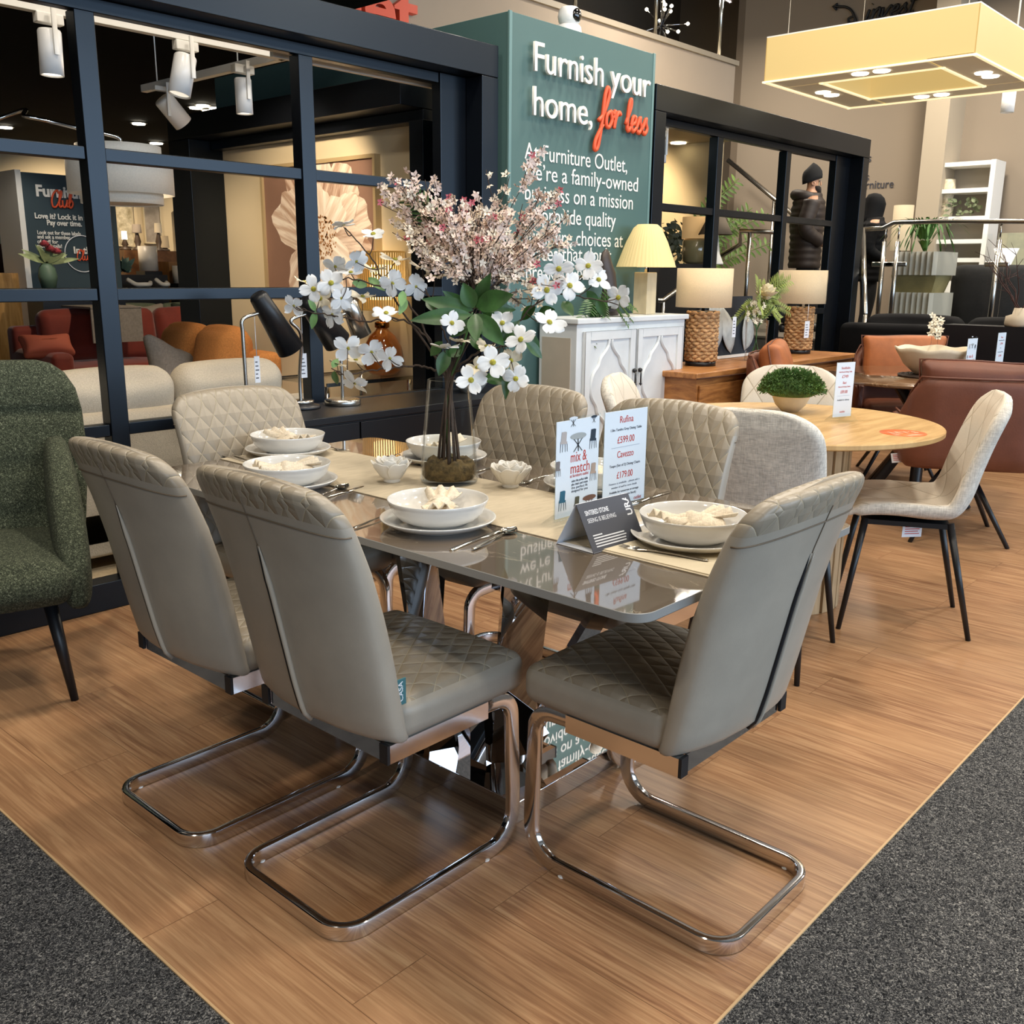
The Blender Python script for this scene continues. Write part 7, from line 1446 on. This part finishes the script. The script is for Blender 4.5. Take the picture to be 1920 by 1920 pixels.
# back wall display: pictures, lamps, boxes
YB = 14.6
def pic(label, x0, y0, x1, y1, m_, yp=YB):
    A, B = at(x0, y0, 'y', yp), at(x1, y1, 'y', yp); t = thing('picture', label, 'picture', ((A.x+B.x)/2, yp, B.z)); w = (B.x-A.x)/2; g = MB(); g.box(-w, w, -.02, .02, 0, A.z-B.z); g.build('canvas', m_, t); g = MB(); [g.box(*a) for a in ((-w-.02, -w, -.03, .02, -.02, A.z-B.z+.02), (w, w+.02, -.03, .02, -.02, A.z-B.z+.02), (-w, w, -.03, .02, A.z-B.z, A.z-B.z+.02), (-w, w, -.03, .02, -.02, 0))]; g.build('frame', mat('pale_frame', '#cbbd9d', .5), t); return t
g = MB(); g.box(4.2, 14, YB+.04, YB+.14, 0, 2.9); structure(g.build('wall_display', M['beigelight'])); g = MB(); g.box(4.05, 9.5, 6.30, 16, 2.88, 2.94); g.box(9.5, 14, 9.31, 16, 2.88, 2.94); structure(g.build('ceiling_back', M['black']))
pic('botanical picture at left of the far display wall', 216, 386, 250, 460, mat('botanical', '#9b8f6e', .8, var=.5, scale=9, col2='#e6dcc0')); pic('grey abstract picture beside the botanical one', 268, 386, 302, 455, mat('grey_abstract', '#7e766c', .8, var=.4, scale=3, col2='#b8aea2')); pic('pale blue grey picture nearest the black pillar', 330, 398, 366, 486, mat('blue_abstract', '#8e979a', .8, var=.3, scale=2.5, col2='#b3ac97')); pic('dark picture at the far left edge beside the club sign', -30, 412, 7, 462, mat('dark_picture', '#20302f', .8, var=.4, scale=3))
DZ = at(270, 470, 'y', 14.0).z
def far_lamp(label, cx_, y0, y1, hw, ybase, col, lit, y=14.0):
    A, B = at(cx_-hw, y0, 'y', y), at(cx_+hw, y1, 'y', y); r = (B.x-A.x)/2*.8; bz = DZ; t = thing('table_lamp', label, 'lamp', ((A.x+B.x)/2, y, bz)); g = MB(); g.lathe([(r, B.z-bz), (r*.88, A.z-bz), (r*.86, A.z-bz), (r*.97, B.z-bz)], n=28); g.build('lamp_shade', shade_mat('far_shade', col, lit), t); g = MB(); g.lathe([(0, 0), (.08, 0), (.08, .02), (.03, .06), (.05, (B.z-bz)*.5), (.02, B.z-bz), (.015, B.z-bz+.1), (0, B.z-bz+.1)], n=16); g.build('base', mat('lamp_foot', '#4a3c30', .5), t); return t
far_lamp('grey shaded tripod lamp in front of the botanical picture', 256, 420, 437, 11, 462, '#8d8276', .05); far_lamp('pale shaded lamp in front of the grey abstract picture', 296, 418, 437, 9, 470, '#c4b59b', .25); far_lamp('beige drum lamp right of the stacked white shade', 307, 442, 465, 12, 505, '#b5a284', .15); far_lamp('bright cream lamp beside the pale blue picture', 356, 433, 457, 11, 482, '#ffe9b0', 1.6); far_lamp('small white glowing globe lamp before botanical picture', 233, 433, 449, 7, 465, '#fff6e0', 2.2)
t = thing('display_dresser', 'brown wooden dressers along the far display wall', 'dresser', at(270, 470, 'y', 14.0)); t.location.z = 0; z = DZ-.002; w = at(325, 470, 'y', 14.1).x-at(270, 470, 'y', 14.1).x; g = MB(); g.box(-w*.95, w*1.9, -.28, .28, 0, z); g.build('body', wood('brown_dresser', '#4a2f1c', '#7a5535'), t); t2 = thing('display_dresser', 'oak chest right of the stacked white shade on display wall', 'dresser', at(330, 490, 'y', 13.4)); t2.location.z = 0; z = at(330, 491, 'y', 13.4).z; g = MB(); g.box(-w*.5, w*.9, -.22, .22, 0, z); g.build('body', wood('oak_chest', '#7a5530', '#a97c4a'), t2)
def drum_box(label, x0, x1, y0, y1, y):
    A, B = at(x0, y0, 'y', y), at(x1, y1, 'y', y); r = (B.x-A.x)/2*.82; t = thing('drum_shade', label, 'lamp shade', ((A.x+B.x)/2, y, B.z)); g = MB(); g.lathe([(0, 0), (r, 0), (r*1.0, A.z-B.z), (0, A.z-B.z)], n=32); g.build('shade', mat('wrapped_white', '#ddd6cc', .35, var=.06, scale=6), t); h = B.z; g = MB(); g.box(-r, r, -r, r, -h, -.004); g.build('stand', M['blackplastic'], t)
drum_box('white wrapped drum shade standing high on black stand', 256, 299, 461, 508, 13.35); drum_box('lower white wrapped drum shade near the black pillar', 321, 357, 498, 531, 12.95)
t = thing('succulent', 'grey green plant beside the post on the dark table', 'plant', at(230, 515, 'y', 13.1)); g = MB()
for k in range(40): a = rnd.uniform(0, 6.28); l = rnd.uniform(.08, .2); leaf_into(g, (0, 0, .05), (l*math.cos(a), l*math.sin(a), .05+rnd.uniform(.0, .2)), .035, Vector((0, -1, .4)))
g.build('leaves', mat('blue_green_leaf', '#5f7a70', .6), t); h = t.location.z; g = MB(); g.box(-.3, .55, -.2, .2, -h, 0); q = g.build('dark_table', M['blackplastic']); q.location = t.location; tag(q, 'dark glossy table carrying the grey green plant', 'table')
for i, (x0, x1) in enumerate(((232, 275), (285, 305))):
    A, B = at(x0, 524, 'y', 12.75), at(x1, 530, 'y', 12.75); t = thing('dining_chair', ('pale curved rim of a low chair right of the big post', 'pale rim of a second low chair near the wrapped shades')[i], 'chair', ((A.x+B.x)/2, 12.75, 0)); w = (B.x-A.x)/2; g = MB(); g.tube(spline([(-w, -.1, A.z), (-w*.6, -.2, A.z-.06), (0, -.25, B.z-.02), (w*.6, -.2, B.z-.02), (w, -.1, B.z)], 6), .03, 8); g.build('rim', M['white'], t); g = MB(); g.soft(0, .1, .45, w*2, .5, .5, .1, n=8); g.build('shell', M['blackplastic'], t)
t = thing('desk_chair', 'brown leather office chair at the far left edge', 'chair', at(22, 560, 'y', 12.6)); t.location.z = 0; zt = at(20, 458, 'y', 12.6).z; zb = at(30, 512, 'y', 12.6).z; g = MB(); g.loft([[Vector((x+.22*math.cos(a)*f, .06*math.sin(a), z)) for a in [2*PI*k/20 for k in range(20)]] for z, x, f in ((zb, .05, 1), (zb+.2, .02, 1.05), (zt-.08, -.08, .9), (zt, -.12, .5))]); g.build('backrest', mat('brown_leather', '#4a2416', .5), t); g = MB(); g.box(-.25, .25, -.25, .25, zb-.12, zb-.02, .03); g.cyl((0, 0, .02), (0, 0, zb-.1), .03, n=10); g.cyl((0, 0, 0), (0, 0, .03), .26, n=20); g.build('seat', M['blackplastic'], t)
t = thing('drawer_unit', 'light oak drawer unit at far left beside the club sign', 'drawers', at(30, 540, 'y', 11.7)); t.location.z = 0; z = at(38, 512, 'y', 11.7).z; g = MB(); g.box(-.42, .12, -.2, .2, 0, z); g.build('body', wood('light_oak', '#9a7038', '#c79a5c', (8, 8, 1)), t)
# ================================================================ light
def area(name, loc, rot, size, power, col, sy=None, spread=None):
    d = bpy.data.lights.new(name, 'AREA'); d.energy = power; d.color = col; d.size = size
    if sy: d.shape = 'RECTANGLE'; d.size_y = sy
    if spread: d.spread = math.radians(spread)
    o = bpy.data.objects.new(name, d); COL.objects.link(o); o.location = loc; o.rotation_euler = [math.radians(v) for v in rot]; return o
def spot(name, loc, target, power, col, ang=50, blend=.6, r=.05):
    d = bpy.data.lights.new(name, 'SPOT'); d.energy = power; d.color = col; d.spot_size = math.radians(ang); d.spot_blend = blend; d.shadow_soft_size = r
    o = bpy.data.objects.new(name, d); COL.objects.link(o); o.location = loc; o.rotation_mode = 'QUATERNION'; o.rotation_quaternion = (Vector(target)-Vector(loc)).to_track_quat('-Z', 'Y'); return o
DAY, WARM, NEUT = (.60, .78, 1.0), (1.0, .80, .56), (1.0, .90, .76)
area('window_daylight', (4.0, -7.9, 2.5), (90, 0, 0), 19, 1250, DAY, 3.2)
for i, (x, y, p) in enumerate(((.2, .2, 50), (2.6, .4, 62), (.9, 2.6, 55), (2.9, 2.5, 68), (5.2, .6, 80), (5.2, 2.9, 70), (8.0, 1.0, 80), (8.4, 3.0, 60), (3.2, -2.2, 70), (7.0, -2.5, 70), (-2, 1, 60), (10.3, .8, 120), (10.4, 3.6, 105), (10.4, 6.2, 90), (8.0, 5.0, 90))):  # far right entries are unseen lamps added to brighten the walls there
    area('ceiling_and_fill_lamp', (x, y, 4.3), (0, 0, 0), .35, p, NEUT)
for a, b, p, c, n in (((2.1, 4.2, 2.3), (2.1, 4.6, .6), 70, WARM, 90), ((2.9, 4.5, 2.3), (3.98, 5.3, 1.5), 110, WARM, 70), ((1.9, 4.3, 2.2), (1.2, 5.3, .2), 50, WARM, 80), ((2.5, 5.6, 2.5), (3.6, 6.5, .6), 60, WARM, 80), ((3.4, 4.4, 2.4), (3.3, 4.4, .6), 40, WARM, 80), ((4.8, 8.0, 2.7), (4.8, 9.3, .6), 130, WARM, 100), ((4.3, 10, 2.7), (4.4, 11.2, 1.2), 60, NEUT, 80), ((6.5, 13.2, 2.7), (6.5, 14.6, 1.4), 160, WARM, 110), ((9.0, 13.2, 2.7), (9.0, 14.6, 1.4), 120, WARM, 110), ((6.5, 10.5, 2.7), (6.5, 12.3, .6), 60, WARM, 100), ((2.0, 14.5, 2.7), (2.0, 15.9, 1.4), 90, WARM, 110), ((8.6, 6.6, 2.6), (9.6, 6.9, 1.9), 160, WARM, 100), ((2.7, 3.5, 1.02), (2.75, 3.45, .76), 3, WARM, 90)):
    spot('showroom_spot', a, b, p, c, n)
area('upper_floor_fill', (8.6, 7.6, 5.4), (0, 0, 0), .5, 90, NEUT)  # unseen area light added to brighten the dark upper back wall
w = bpy.data.worlds.new('world'); sc.world = w; w.use_nodes = True; bg = w.node_tree.nodes['Background']; bg.inputs[0].default_value = (.55, .62, .72, 1); bg.inputs[1].default_value = .6
sc.view_settings.view_transform = 'Standard'; sc.view_settings.look = 'None'; sc.view_settings.exposure = -0.25; sc.view_settings.gamma = 1.0; sc.view_settings.use_curve_mapping = False
sc.cycles.use_denoising = True; sc.cycles.max_bounces = 10; sc.cycles.transparent_max_bounces = 24; sc.cycles.glossy_bounces = 5; sc.cycles.diffuse_bounces = 4; sc.cycles.caustics_reflective = False; sc.cycles.caustics_refractive = False; sc.cycles.sample_clamp_indirect = 6
